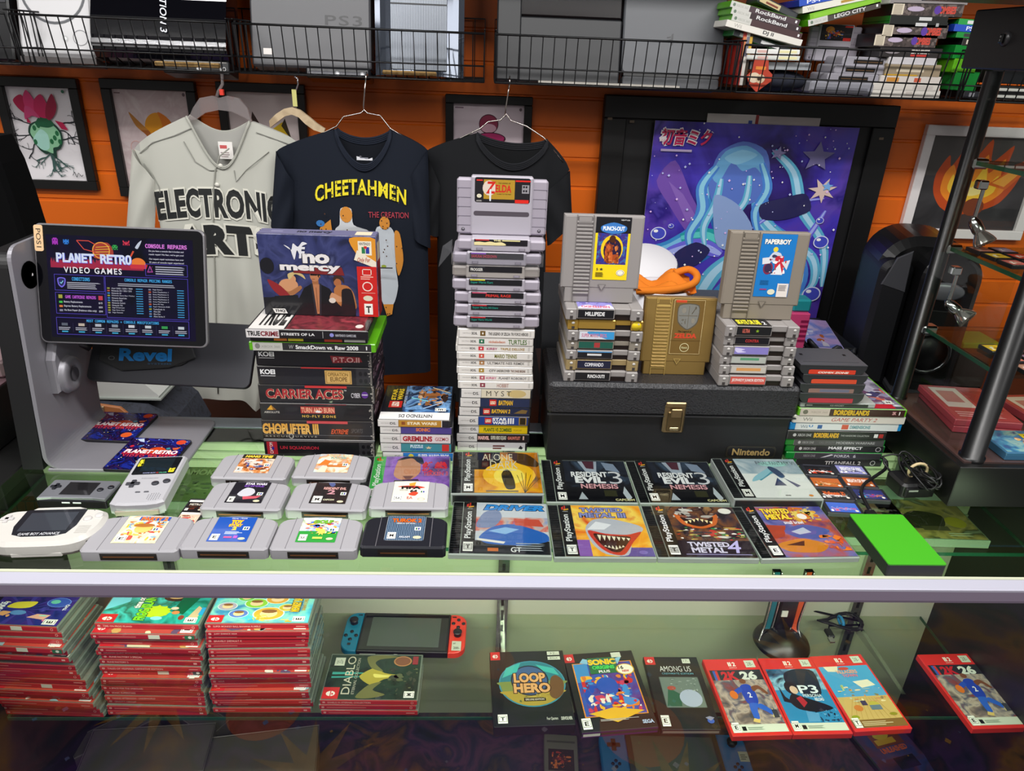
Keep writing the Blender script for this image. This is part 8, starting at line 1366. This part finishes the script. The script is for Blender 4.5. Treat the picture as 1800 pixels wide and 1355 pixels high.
def cov_frog(A):
    A.rect(0,0,1,1,NOISE(['#1f8a80','#2fb0a0','#1a6a58','#3ac0b8','#16503c'],18,4,.2));A.v=A.v*.7;A.poly([(0,.4),(.2,.7),(.18,1),(0,1)],'#6ac8d8');A.ell(.52,.38,.14,.2,'#a8c81e',12);A.star(.52,.4,.16,'#b8d020',11,.7,1.3);A.ell(.64,.86,.12,.12,'#3a2a20',14);A.ell(.64,.9,.08,.08,'#c8a06a',14);A.poly([(.8,.3),(.9,.95),(.72,.95),(.68,.4)],'#0f5a3a');A.poly([(.86,.2),(.92,.6),(.97,.5),(.96,.2)],'#c8b08a');A.ell(.69,.5,.04,.05,'#e8c8b0',10);A.ell(.72,.36,.04,.06,'#d8824a',10);A.ell(.8,.2,.03,.08,'#8a3a2a',10);A.ell(.56,.16,.06,.06,'#8ad0d8',12);A.poly([(.95,.3),(1,.3),(1,.55),(.96,.55)],'#2a9ad0')
    A.text('time on',.27,.48,.34,.86,'#f0f0ea',rot=90,bold=.03,edge=('#0f3a30',.04));A.text('FROG ISLAND',.34,.08,.45,.98,'#7ad02a',rot=90,bold=.05,edge=('#123a1e',.05));sw_logo(A,0,0,.17,.27);A.rating('E',.85,.03,.97,.2,90)
def cov_ball(A):
    A.rect(0,0,1,1,NOISE(['#3aa0c0','#5ac0d0','#8ad8c0','#3a88b8','#a8d070'],20,6,.2));A.v=A.v*.7
    for cx,cy,r_,c in ((.42,.66,.12,'#8ac83a'),(.62,.8,.12,'#d8a03a'),(.58,.3,.16,'#e0a83a'),(.28,.3,.1,'#5a7ac8'),(.14,.55,.1,'#b0a8b8'),(.3,.85,.09,'#6ac04a'),(.75,.5,.09,'#c8b82a')):A.ell(cx,cy,r_,r_*1.4,c,22);A.ring(cx,cy,r_,r_*1.4,.08,'#d8f0e8');A.ell(cx,cy,r_*.55,r_*.8,'#e8c898',14);A.ell(cx,cy+r_*.5,r_*.5,r_*.4,'#8a5a30',12)
    A.blobs(['#e0d03a','#d8e86a','#c8a02a'],8,4,.4,.02,.85,.3,.1);A.text('MONKEY BALL',.79,.35,.88,.92,'#e6c01e',rot=90,bold=.06,edge=('#3a2c10',.06));A.text('BANANA RUMBLE',.9,.4,.94,.82,'#c8a83a',rot=90,bold=.03);sw_logo(A,0,0,.15,.24);A.rating('E',.84,.03,.96,.19,90);A.text('SEGA',.93,.85,.985,.98,'#3a6ac8',rot=90,bold=.03)
def gapcov(seed):return lambda A:(A.rect(0,0,1,1,'#b8483a'),A.blobs(['#d8d8b0','#8ab0b8','#c8a05a','#5a4a6a','#e0e0d0'],14,seed,.15,0,1,1,.16),sw_logo(A,0,0,.14,.24),A.rating('E',.85,.02,.97,.2,90))
specs=[('under the blue space cover',(96,1258),1262,(12,1118),18,cov_space,[''] * 18,-3.,.0),('under the teal island cover',(276,1253),1255,(257,1099),18,cov_frog,titles2,-1.2,0),('under the round bubble cover',(462,1250),1252,(454,1114),18,cov_ball,titles3,.5,0)]
for si,(nm,bot,_,top,n,cv,tl_,rot,_) in enumerate(specs):
    b_=PZ(bot[0],bot[1]+2,S0);tp=PY(*top,b_.y+.012);hh=.0106
    for i in range(n):
        k=(n-1-i)/(n-1);topmost=i == 0
        x=b_.x+(tp.x-b_.x)*k+RN2.uniform(-.0035,.0035)*(0 if topmost else 1);y=b_.y+.014*k+RN2.uniform(-.003,.003);z=S0+(n-1-i)*hh
        words=NTH[i] if i < n-1 else NTH[-1]
        lb=('red spined game case with %s, top of its stack' % ('a blue space cover of floating shapes','a teal island cover','a bubble filled aqua cover')[si]) if topmost else 'red spined game case, %s in the stack %s' % (words,nm)
        gap=None
        if i in ((3,5,12,14) if si == 0 else (1,4,10) if si == 1 else (1,9,13)):gap=gapcov(i+si*5);y -= .009
        tg={(0,0):'',(0,3):1,(0,11):1,(1,1):1,(1,9):1}.get((si,i),0)
        red_case(lb,x,y,z,rot+RN2.uniform(-.8,.8)*(0 if topmost else 1),tl_[i] if i < len(tl_) else '',i,cv if topmost else gap,'red game cases stacked on the glass shelf',1 if tg == '' else tg,'#2a6a4a' if (si,i) in ((0,3),(1,1)) else ('#1a1a1a' if (si,i) == (1,9) else 0))
def cov_dia(A):
    A.rect(0,0,1,1,NOISE(['#0f1a16','#1c2e26','#263a2e','#142019'],22,3,.25));A.poly([(.05,.54),(.55,.58),(.05,.60)],'#3aa098');A.poly([(.05,.46),(.55,.5),(.05,.50)],'#3aa098');A.poly([(.35,.5),(.5,.7),(.62,.58),(.8,.52),(.62,.44),(.5,.3)],'#a89a3a');A.poly([(.5,.56),(.6,.54),(.72,.52),(.62,.48),(.52,.48)],'#d8cc6a');A.poly([(.4,.96),(.46,.7),(.6,.62),(.5,.8),(.55,.9),(.75,.96),(.6,1)],'#6a6a3a');A.poly([(.35,.04),(.46,.3),(.6,.38),(.52,.2),(.66,.1),(.5,.02)],'#6a6a3a');A.ell(.8,.86,.1,.12,'#7a4a30',18);A.ring(.8,.86,.1,.12,.15,'#b07a4a');A.blobs(['#3a4034','#545a3e','#2a3028'],14,5,.6,.1,.98,.7,.12)
    A.text('DIABLO',.19,.1,.28,.96,'#c8c4b0',rot=90,bold=0);A.text('ETERNAL COLLECTION',.3,.1,.33,.92,'#a0a090',rot=90);sw_logo(A,0,0,.17,.25);price(A,.05,.74,.16,.93,'20-',90);A.rating('M',.86,.03,.97,.17,90);A.rect(.91,.78,.97,.97,'#8a2430')
b_=PZ(650,1256,S0)
for i,(dx,dy,lb,cv,tt) in enumerate(((0,.0,'red spined game case, lowest of the three under the dark green cover',None,''),(-.003,.002,'red spined game case in the middle of the short pile of three',None,''),(-.001,.003,'red spined game case with a dark green winged cover, top of three',cov_dia,'DIABLO III: ETERNAL COLLECTION'))):
    red_case(lb,b_.x+dx,b_.y+dy,S0+.0106*i,-.5,tt,i,cv,'red game cases stacked on the glass shelf')
# ---------------------------------------------------------------- wide handheld with blue and red grips
p=PZ(712,1112,S0+.012);t=thing('handheld_console','handheld console with a blue grip and a red orange grip on the shelf','handheld console',(p.x,p.y,S0),R(-1.5));BJ=M('#0d7a9c',.4);RJ=M('#e8402e',.4)
mb=MB();mb.prism(rrect(-.087,.087,-.051,.051,.002),0,.0138,M('#121214',.4),.001);mb.build('body',t);mb=MB();mb.box(-.083,.083,-.047,.047,.0136,.0142,M('#17181a',.1,0,.4));mb.box(-.0685,.0685,-.0385,.0385,.0140,.0144,M('#46504a',.08,0,.5));mb.build('screen',t,'grey screen')
mb=MB();mb.box(-.08,-.05,-.0515,-.051,.004,.007,'#b8b8b0');mb.box(-.015,-.008,-.0515,-.051,.005,.0075,'#c8c8c0');mb.build('vents',t)
for s,mt_,nm in ((-1,BJ,'blue grip'),(1,RJ,'red orange grip')):
    out=rrect(-.1195,-.0875,-.051,.051,.022,6,(0,0,1,1)) if s < 0 else rrect(.0875,.1195,-.051,.051,.022,6,(1,1,0,0));mb=MB();mb.prism(out,.0005,.0136,mt_,.0015);g=mb.build('grip',t,nm)
    xs=s*.1035;ys=.022 if s < 0 else -.004
    mb=MB();mb.lathe([(.0075,.0136),(.006,.018),(.0085,.021),(.0085,.0225),(.0001,.0228)],M('#17171a',.4),18,(xs,ys,0));mb.build('stick',g)
    yb_=-.012 if s < 0 else .026
    for dx,dy in ((0,.010),(0,-.010),(.010,0),(-.010,0)):
        mb=MB();mb.lathe([(.0036,.0134),(.0036,.0148),(.0001,.0152)],M('#1b1b1e',.4),12,(xs+dx,yb_+dy,0));mb.build('button',g)
    mb=MB();mb.box(xs-.003,xs+.003,(-.034 if s < 0 else -.028)-.003,(-.034 if s < 0 else -.028)+.003,.0134,.0146,M('#1b1b1e',.4),.0006);mb.box(xs-.004-s*.009,xs+.004-s*.009,.0425,.0445,.0134,.0146,M('#1b1b1e',.4));mb.build('menu_button',g)
mb=MB();mb.box(.094,.112,-.046,-.022,.0148,.0152,'#cfd4c0');A=Art(mb,(.094,-.046,.0153),(.018,0,0),(0,.024,0));A.text('#1',.15,.65,.4,.85,'#4a5a4a');A.text('200-',.2,.15,.85,.4,'#3a4a3a');mb.build('price_sticker',t,'pale price sticker')
# ---------------------------------------------------------------- boxed editions and red topped cases at the shelf front
def slipbox(label,FL,FR,BLp,th,art,name='game_box',cat='game box',carton='#17181a',side='#2a2a2c',zb=None,w_=None,d_=None,front=None):
    z=S0 if zb is None else zb;a=PZ(*FL,z+th);b=PZ(*FR,z+th);c=PZ(*BLp,z+th);w_=w_ or (b-a).length;d_=d_ or (c-a).length;ang=math.atan2(b.y-a.y,b.x-a.x)
    t=thing(name,label,cat,((a.x+b.x)/2,(a.y+b.y)/2,z),ang);mb=MB();mb.box(-w_/2,w_/2,0,d_,0,th,M(carton,.35),.001);mb.build('carton',t)
    mb=MB();A=Art(mb,(-w_/2+.001,.001,th+.0002),(w_-.002,0,0),(0,d_-.002,0),ink=.25,coat=.3);art(A);mb.build('cover',t)
    if front:mb=MB();A=Art(mb,(-w_/2+.001,-.0002,.001),(w_-.002,0,0),(0,0,th-.002));front(A);mb.build('edge',t)
    return t
def a_loop(A):A.rect(0,0,1,1,'#131618');sw_logo(A,0,.88,.13,1);A.ell(.53,.54,.44,.315,'#3a8aa0',36);A.ell(.53,.54,.425,.303,'#2a7a88',36);A.poly([(.53+.42*math.cos(R(a_)),.54+.3*math.sin(R(a_))) for a_ in range(175,366,10)],'#7a8a4a');A.poly([(.53+.42*math.cos(R(a_)),.54+.3*math.sin(R(a_))) for a_ in range(200,341,10)],'#a8943a');A.poly([(.74,.38),(.78,.6),(.86,.64),(.94,.56),(.92,.4),(.82,.32)],'#6a4a2a');A.ell(.5,.58,.24,.2,'#3a5a88',24);A.ring(.5,.58,.25,.21,.08,'#1a2a38');A.poly([(.14,.62),(.2,.76),(.4,.83),(.34,.7)],'#3ab0a8');A.poly([(.6,.8),(.84,.74),(.9,.64),(.7,.7)],'#3ab0a8');A.text('LOOP',.29,.55,.71,.68,'#d8a468',bold=.05,edge=('#3a2010',.06));A.text('HERO',.28,.41,.76,.54,'#d8a468',bold=.05,edge=('#3a2010',.06));A.rect(.4,.3,.68,.345,'#1a1612');A.text('DELUXE EDITION',.42,.31,.66,.335,'#d8d0b8',bold=.02);A.blobs(['#8a7a3a','#5a6a3a','#c8b45a'],14,3,.22,.28,.8,.42,.06);A.rating('T',.05,.03,.17,.14);A.text('Four Quarters',.66,.05,.8,.09,'#c8c8c0');A.text('DEVOLVER',.84,.05,.98,.09,'#c8c8c0',bold=.03);price(A,.78,.93,.95,.985,'32-');price(A,.78,.86,.95,.91,'RGLA')
slipbox('thick black game box with a round blue and brown emblem',(868,1278),(1012,1273),(860,1146),.022,a_loop,front=lambda A:A.rect(0,0,1,1,'#231c1c'))
def a_sonic(A):A.rect(0,0,1,1,'#16181a');sw_logo(A,0,.88,.14,1);A.rect(.09,.16,.94,.86,'#e0902a');A.rect(.105,.17,.925,.85,NOISE(['#3a2a7a','#5a3a8a','#2a5ab0','#6a2a5a'],26,4,.25));A.rect(.105,.6,.3,.85,'#3a8ac8');A.blobs(['#1f4ab0','#c8282a','#e8b02a','#e8e0d0','#d87a2a','#3a8ad0','#c83a5a'],30,7,.16,.2,.88,.68,.15);A.ell(.5,.54,.15,.11,'#2450b0',18);A.poly([(.15,.2),(.5,.08),(.9,.2),(.5,.26)],'#e0b02a');A.poly([(.2,.86),(.26,.92),(.4,.88),(.4,.82)],'#8ac0d8');A.poly([(.62,.88),(.82,.92),(.74,.82)],'#8ac0d8');A.rect(.32,.70,.72,.92,'#1f6a3a');A.text('SONIC',.32,.82,.72,.9,'#e8c81e',bold=.06,edge=('#1a3a8a',.05));A.text('ORIGINS',.36,.76,.68,.81,'#3ad05a',bold=.05);A.text('PLUS',.44,.71,.6,.745,'#e8e8e8',bold=.04);A.ell(.82,.74,.13,.075,'#d8b02a',24);A.ell(.82,.74,.115,.066,'#f0ecd8',24);A.text('16',.73,.74,.8,.79,'#1a1a1a',bold=.03);A.text('NEW',.77,.7,.87,.73,'#c8282a',bold=.04);A.rating('E',.03,.02,.15,.15);A.text('SEGA',.82,.04,.97,.085,'#a8b8d8',bold=.04);A.lines(.28,.1,.8,.13,2,'#a8a8a8',2);price(A,.68,.91,.82,.98)
slipbox('black game box with a bright cartoon crowd cover in an orange border',(1022,1288),(1158,1277),(1003,1150),.014,a_sonic,front=lambda A:(A.rect(0,0,1,1,'#5a2a6a'),A.rect(0,.3,1,.8,'#3a3a3c'),A.rect(.02,.2,.24,.7,'#d8d8d0')))
def a_among(A):A.rect(0,0,1,1,'#141618');sw_logo(A,0,.88,.19,1);A.text('AMONG US',.24,.78,.82,.86,'#d8dcd8',bold=-.005);A.text('CREWMATE EDITION',.26,.735,.84,.762,'#5a9aa8',bold=.01);A.poly(rrect(.18,.9,.27,.7,.02),'#4a5650');A.poly(rrect(.19,.89,.277,.693,.02),'#6a7a72');A.poly([(.2,.29),(.3,.55),(.5,.45),(.46,.29)],'#2a5a44');A.ell(.66,.4,.2,.12,'#a8b4c8',20);A.ell(.36,.54,.08,.03,'#a8483a',12);A.blobs(['#8a9690','#a8b8b0','#5a6a64'],10,5,.25,.5,.85,.68,.08);A.rating('E',.03,.03,.17,.17);A.ell(.88,.1,.06,.035,'#3a5ab0',12);A.poly([(.8,.14),(.88,.1),(.96,.14),(.88,.16)],'#8a8aa0');price(A,.7,.9,.85,.97,'17-')
slipbox('black game box with a small silver pictured window and thin lettering',(1163,1282),(1268,1282),(1126,1154),.012,a_among,front=lambda A:(A.rect(0,0,1,1,'#3a3436'),A.rect(.02,.2,.98,.7,'#8a8078')))
RS='#d8302c'
def s2(band,art,rate,pr,keycard=True):
    def f(A):
        A.rect(0,0,1,1,RS);A.rect(.03,.03,.97,.84,'#8a8a8a');art(A);A.rect(.03,.03,.97,.125,'#d0d4c6' if keycard else '#7a6034');A.text('2',.5,.89,.56,.95,'#f0e0d8',bold=.04);A.poly([(.42,.89),(.48,.89),(.48,.95),(.42,.95)],'#f0e0d8');A.rect(.447,.885,.453,.955,RS);A.text('SWITCH',.42,.86,.56,.875,'#f0d0c8');price(A,.74,.87,.92,.97,pr);A.rating(rate,.05,.03,.17,.15);keycard and (A.rect(.2,.05,.27,.1,'#1a1a1a'),A.lines(.3,.06,.6,.1,2,'#7a8a7a',1));keycard or A.lines(.2,.05,.75,.11,3,'#c8b890',2)
    return f
def a_bball(A):
    A.rect(.03,.12,.97,.84,NOISE(['#4a4a50','#7a6a64','#b8a89a','#5a5a68','#8a3a34','#c8c0b4'],30,2,.3));A.rect(.03,.7,.97,.84,'#2a2c30');A.text('2K',.22,.7,.52,.82,'#c8242a',bold=.05);A.text('26',.56,.7,.86,.82,'#d8dcd4',bold=.05);A.rect(.08,.7,.17,.83,'#3a5ab0');A.rect(.125,.7,.17,.83,'#c8342a');A.poly([(.46,.6),(.46,.45),(.5,.38),(.66,.38),(.7,.5),(.66,.62),(.56,.64)],'#2444b0');A.ell(.555,.68,.06,.035,'#7a4a30',14);A.poly([(.46,.6),(.34,.56),(.3,.5),(.34,.5),(.48,.55)],'#2a50b8');A.poly([(.66,.6),(.8,.62),(.92,.52),(.88,.5),(.78,.57),(.68,.54)],'#7a4a30');A.poly([(.5,.38),(.48,.24),(.5,.18),(.58,.2),(.6,.3),(.66,.38)],'#2f63c8');A.poly([(.48,.2),(.44,.16),(.54,.14),(.58,.18)],'#e0c070');A.poly([(.62,.34),(.74,.28),(.86,.22),(.84,.3),(.7,.38)],'#2f63c8');A.poly([(.82,.2),(.9,.24),(.86,.32)],'#e8d88a');A.ell(.3,.5,.07,.055,'#d8722a',18);A.text('2',.55,.46,.61,.53,'#e8e8f0',bold=.03);A.rect(.84,.2,.93,.3,'#3a3f44')
def a_p3(A):A.rect(.03,.12,.97,.84,'#2f86b8');A.rect(.03,.55,.97,.84,NOISE(['#17283a','#3a6a90','#8ac0d8','#1a2a3a'],30,7,.2));A.poly([(.3,.62),(.34,.78),(.6,.84),(.9,.8),(.84,.5),(.6,.46)],'#1a2434');A.ell(.34,.58,.12,.09,'#1c1a24',14);A.ell(.37,.55,.07,.055,'#d8b8a0',12);A.poly([(.2,.4),(.3,.5),(.46,.46),(.8,.36),(.9,.3),(.6,.26),(.3,.3)],'#1a1a22');A.poly([(.34,.44),(.44,.47),(.5,.38),(.4,.32)],'#b02a34');A.poly([(.1,.4),(.12,.6),(.16,.46),(.3,.36)],'#1f1d28');A.poly([(.4,.28),(.36,.14),(.56,.14),(.6,.24)],'#5a9ac8');A.blobs(['#1f3a5a','#6aa8d0','#16202e'],14,9,.55,.13,.95,.3,.1);A.text('P3',.46,.5,.8,.61,'#e0e8ee',bold=.02);A.text('PERSONA',.48,.45,.82,.49,'#c8d8e0',bold=.02);A.text('RELOAD',.66,.4,.82,.44,'#e8f0f4',bold=.03)
def a_village(A):A.rect(.03,.12,.97,.84,'#4aa0d0');A.rect(.03,.12,.97,.42,'#c8ac68');A.poly([(.12,.84),(.4,.84),(.34,.76),(.16,.77)],'#e8dcc0');A.poly([(.5,.62),(.8,.64),(.88,.56),(.6,.53)],'#e6e0c8');A.blobs(['#d8a868','#c88a5a','#e8d8a8','#6a8a5a','#8a7a5a','#b8c8b0'],28,4,.12,.34,.92,.52,.07);[A.line([(.05+.1*i,.13),(.3+.05*i,.4)],.0006,'#a88a4a') for i in range(9)];A.ell(.3,.27,.08,.04,'#c87a3a',12);A.ell(.62,.3,.1,.05,'#b8b04a',12);A.rect(.52,.24,.72,.3,'#5a7a88');A.rect(.4,.3,.5,.36,'#2a3a5a');A.ell(.15,.16,.07,.025,'#8a9a2a',10);A.ell(.85,.18,.07,.02,'#8a8a2a',10);A.text('VILLAGERS',.3,.73,.7,.78,'#e0a890',bold=.04);A.text('TOWN',.38,.68,.66,.72,'#d87a8a',bold=.04);A.ell(.48,.8,.1,.022,'#c84a3a',14);A.blobs(['#e8d8b8','#b8d08a'],4,3,.2,.5,.34,.6,.3)
for lb,FLp,FRp,BLq,ar,rt,pr,kc in (('red topped game case with a basketball player cover, beside the thin lettered black box',(1292,1294),(1390,1291),(1236,1165),a_bball,'E','28-',True),('red topped game case with a blue swordsman cover',(1395,1291),(1500,1289),(1334,1164),a_p3,'M','36-',True),('red topped game case with a sunny sky and sand cover',(1503,1286),(1605,1280),(1432,1163),a_village,'T','28-',False),('red topped game case with a basketball player cover, lying apart over the black side',(1709,1281),(1812,1278),(1625,1155),a_bball,'E','28-',True)):
    slipbox(lb,FLp,FRp,BLq,.0125,s2('',ar,rt,pr,kc),'game_case','game case',RS,w_=.106,d_=.170)
# headset dock with a coiled lead
p=PZ(1376,1118,S0+.02);t=thing('headset_dock','round black dock with a forked upright and orange inserts on the shelf','headset dock',(p.x,p.y,S0));KB2=M('#121214',.3)
mb=MB();mb.lathe([(.0,0),(.052,0),(.055,.004),(.052,.011),(.034,.024),(.02,.034),(.0001,.036)],KB2,36);mb.build('base',t)
for s,bt,md,tp_ in ((-1,(1340,1124),(1352,1092),(1364,1044)),(1,(1402,1140),(1396,1094),(1413,1044))):
    o_=Vector((p.x,p.y,S0));P_=smooth([PZ(*bt,S0+.013)-o_,PZ((bt[0]+md[0])/2,(bt[1]+md[1])/2,S0+.024)-o_,PZ(*md,S0+.044)-o_,PY(*tp_,p.y+.012)-o_,PY(*tp_,p.y+.012)-o_+Vector((s*.004,.008,.05))],5)
    mb=MB();n=len(P_);vs=[q+Vector((dx,dy,0)) for q in P_ for dx,dy in ((-.008,-.003),(.008,-.003),(.008,.006),(-.008,.006))];mb.mesh(vs,[(4*i+a,4*i+(a+1) % 4,4*i+4+(a+1) % 4,4*i+4+a) for i in range(n-1) for a in range(4)]+[(0,1,2,3)],KB2);g=mb.build('upright',t)
    mb=MB();[mb.tube([q+Vector((dx,-.0035,0)) for q in P_],.0014,M('#c8c8c8',.2,.8),6) for dx in (-.008,.008)];mb.tube([P_[0]+Vector((-.008,-.0035,0)),P_[0]+Vector((.008,-.0035,0))],.0014,M('#c8c8c8',.2,.8),6);mb.build('silver_edge',g,'silver edging')
    mb=MB();vs=[q+Vector((dx,-.0036,0)) for q in P_[7:] for dx in (-.006,.004)];mb.mesh(vs,[(2*i,2*i+1,2*i+3,2*i+2) for i in range(len(vs)//2-1)],M('#c8502a' if s > 0 else '#1f6a78',.4));mb.build('inlay',g,'coloured inlay')
mb=MB();mb.box(-.016,.02,.006,.02,.03,.15,KB2,.003);mb.box(-.011,.001,.004,.006,.066,.08,'#d8dcd0');mb.build('column',t)
p=PZ(1478,1092,S0+.006);t=thing('usb_cable','black coiled lead tied with a blue band beside the round dock','cable',(p.x,p.y,S0));mb=MB();pth=[]
for i in range(90):q=2*math.pi*i/18;pth.append((.044*math.cos(q)*(1+.1*math.sin(i*.3)),.018*math.sin(q)+.006*math.sin(2*q)+.003*math.sin(i),.006+.003*math.sin(i*.7)))
mb.tube([(-.075,.03,.01),(-.055,.034,.006)]+pth+[(-.03,-.012,.005),(-.036,-.024,.004)],.0021,CB,6);mb.build('cord',t);mb=MB();mb.box(-.046,-.032,-.045,-.022,.001,.009,CB,.002);mb.box(-.048,-.038,-.058,-.045,.003,.007,M('#a8a8a8',.2,.9));mb.build('connector',t);mb=MB();mb.tube([(.0,.012*math.cos(R(a_)),.007+.007*math.sin(R(a_))) for a_ in range(0,360,30)],.003,M('#2a8ac0',.6),6,True);mb.build('band',t,'blue band')
# ---------------------------------------------------------------- upper narrow shelf: flat boxed games seen through the top glass
CASEG=GLASS('boxed_game_plastic','#d8e4d6',.8,.05,(.5,'#9aac98'))
def upper(label,FR,w_,d_,art,rot=0,th=.016):
    a=PZ(*FR,SHA+th);flatcase('boxed_game',label,a.x-w_/2,a.y+d_/2,SHA+.0005,w_,d_,th,rot,CASEG,art,'boxed game')
def a_field(A):A.rect(0,0,1,1,NOISE(['#6a6238','#8a7a48','#b09a5c','#4a4a30','#98a08a'],20,5,.3));A.rect(0,.72,1,1,'#9ab0aa');A.poly([(.1,.3),(.4,.5),(.7,.42),(.6,.2),(.2,.18)],'#3a3a28');A.ell(.8,.3,.12,.1,'#b0a030',16);A.poly([(.4,.7),(.5,.85),(.62,.72)],'#4a5a48');A.rect(.35,.14,.66,.22,'#5a543c');A.rating('M',.05,.03,.16,.14);A.lines(.6,.05,.9,.12,2,'#c8c8a8',1)
upper('flat boxed game with an olive battlefield cover under the glass by the tower',(1744,950),.155,.165,a_field,-2)
def a_brown(A):A.rect(0,0,1,1,NOISE(['#4a4034','#6a5a48','#8a5a48','#3a3a30'],20,8,.3));A.blobs(['#8a7a60','#5a4a3a','#a8a08a'],12,3,.1,.2,.9,.9,.15);A.rating('M',.8,.03,.92,.14)
upper('flat boxed game with a brown grey cover under the glass beneath the green drive',(1628,948),.155,.165,a_brown,-1)
def a_olive(A):A.rect(0,0,1,1,NOISE(['#5a6a44','#7a8a5c','#4a5a3c'],20,2,.3));A.text('AMOK',.3,.62,.8,.76,'#a8b08a',bold=.04);A.blobs(['#8a9a6a','#4a5a40'],8,3,.1,.1,.9,.55,.2)
upper('flat boxed game with faint olive print under the glass behind the tiny cards',(372,884),.12,.14,a_olive,0)
# ---------------------------------------------------------------- dim things on the bottom deck
D0=DECK+.0005;CLP=GLASS('protector_plastic','#cfc8c4',.7,.1,(.55,'#8f8782'))
for i,(px,py,w_,d_,rot,lb,tl_) in enumerate(((205,1290,.16,.05,38,'clear plastic box protector lying angled at the back of the bottom deck',0),(345,1262,.15,.05,-32,'clear plastic box protector leaning the other way on the bottom deck',0),(265,1330,.24,.10,4,'large clear plastic box protector in front on the bottom deck',8),(460,1340,.22,.12,8,'clear plastic tray with a dark insert on the bottom deck',4))):
    p=PZ(px,py,D0+.03);t=thing('plastic_protector',lb,'plastic box',(p.x,p.y,D0+.001+(.012 if i == 2 else 0)),(R(tl_),0,R(rot)));mb=MB();mb.box(-w_/2,w_/2,-d_/2,d_/2,0,.045,CLP,.002);mb.build('walls',t)
    mb=MB();mb.tube([(-w_/2,-d_/2,.045),(w_/2,-d_/2,.045),(w_/2,d_/2,.045),(-w_/2,d_/2,.045)],.0012,M('#8a8280',.3),4,True);mb.build('rim',t)
p=PZ(986,1325,D0+.01);t=thing('game_cartridge','grey cartridge with a fiery label on the dark bottom deck','game cartridge',(p.x,p.y,D0),R(-4));mb=MB();mb.prism(rrect(-.036,.036,-.045,.045,.004),0,.014,M('#6a6560',.5),.002);mb.box(-.03,.03,.024,.028,.0138,.0146,'#4a4642');mb.build('shell',t);mb=MB();A=Art(mb,(-.027,-.042,.0142),(.054,0,0),(0,.05,0));A.rect(0,0,1,1,'#2a0f0c');A.blobs(['#a8341e','#d8702a','#5a1a14'],10,3,.1,.1,.9,.9,.2);mb.build('label',t)
p=PZ(1186,1330,D0+.01);t=thing('handheld_console','handheld console with two blue grips on the dark bottom deck','handheld console',(p.x,p.y,D0),R(-2));mb=MB();mb.prism(rrect(-.10,.10,-.055,.055,.002),0,.014,M('#2c2e2e',.4),.001);mb.build('body',t);mb=MB();mb.box(-.088,.088,-.046,.046,.0138,.0144,M('#4e564e',.15,0,.4));mb.build('screen',t)
for s in (-1,1):
    out=rrect(-.158,-.10,-.065,.055,.022,6,(0,0,1,1)) if s < 0 else rrect(.10,.158,-.065,.055,.022,6,(1,1,0,0));mb=MB();mb.prism(out,.0005,.016,M('#1566a8',.4),.003);g=mb.build('grip',t,'blue grip');mb=MB()
    if s < 0:dpad(mb,-.128,.02,.016,.014,M('#141418',.4));mb.build('directional_pad',g)
    else:mb.lathe([(.009,.016),(.008,.021),(.011,.024),(.0001,.0248)],M('#141418',.4),18,(.128,.03,0));mb.build('stick',g)
    for dx,dy in ((0,.007),(0,-.007),(.007,0),(-.007,0)):
        mb=MB();mb.lathe([(.0034,.0158),(.0034,.0174),(.0001,.0178)],M('#141418',.4),12,(s*.128+dx,-.025+dy,0));mb.build('button',g)
mb=MB();mb.box(.136,.156,-.012,.012,.0162,.0166,'#a8b0a4');A=Art(mb,(.136,-.012,.0167),(.02,0,0),(0,.024,0));A.lines(.15,.2,.85,.8,3,'#5a6a60',2);mb.build('price_sticker',t)
def a_comic(A):A.rect(0,0,1,1,NOISE(['#1c2a5a','#2a3a78','#5a2a3a','#16204a'],14,3,.4));A.rect(.25,.75,.85,1,'#7a3a2a');A.lines(.3,.78,.8,.9,1,'#c8922a',2,.6,.2);A.text('UNLEASHED',.28,.67,.82,.74,'#c85a3a',bold=.05);A.rect(.38,.45,.8,.6,'#14161e');A.ell(.5,.9,.16,.06,'#c8a02a',16);A.blobs(['#8a2a34','#3a5a9a','#2a1a3a'],10,4,.1,.05,.9,.4,.2)
p=PZ(1590,1345,D0+.012);flatcase('game_case','dim blue and red cover case on the bottom deck under the red topped cases',p.x,p.y,D0,.125,.19,.014,14,M('#20242c',.3),a_comic)
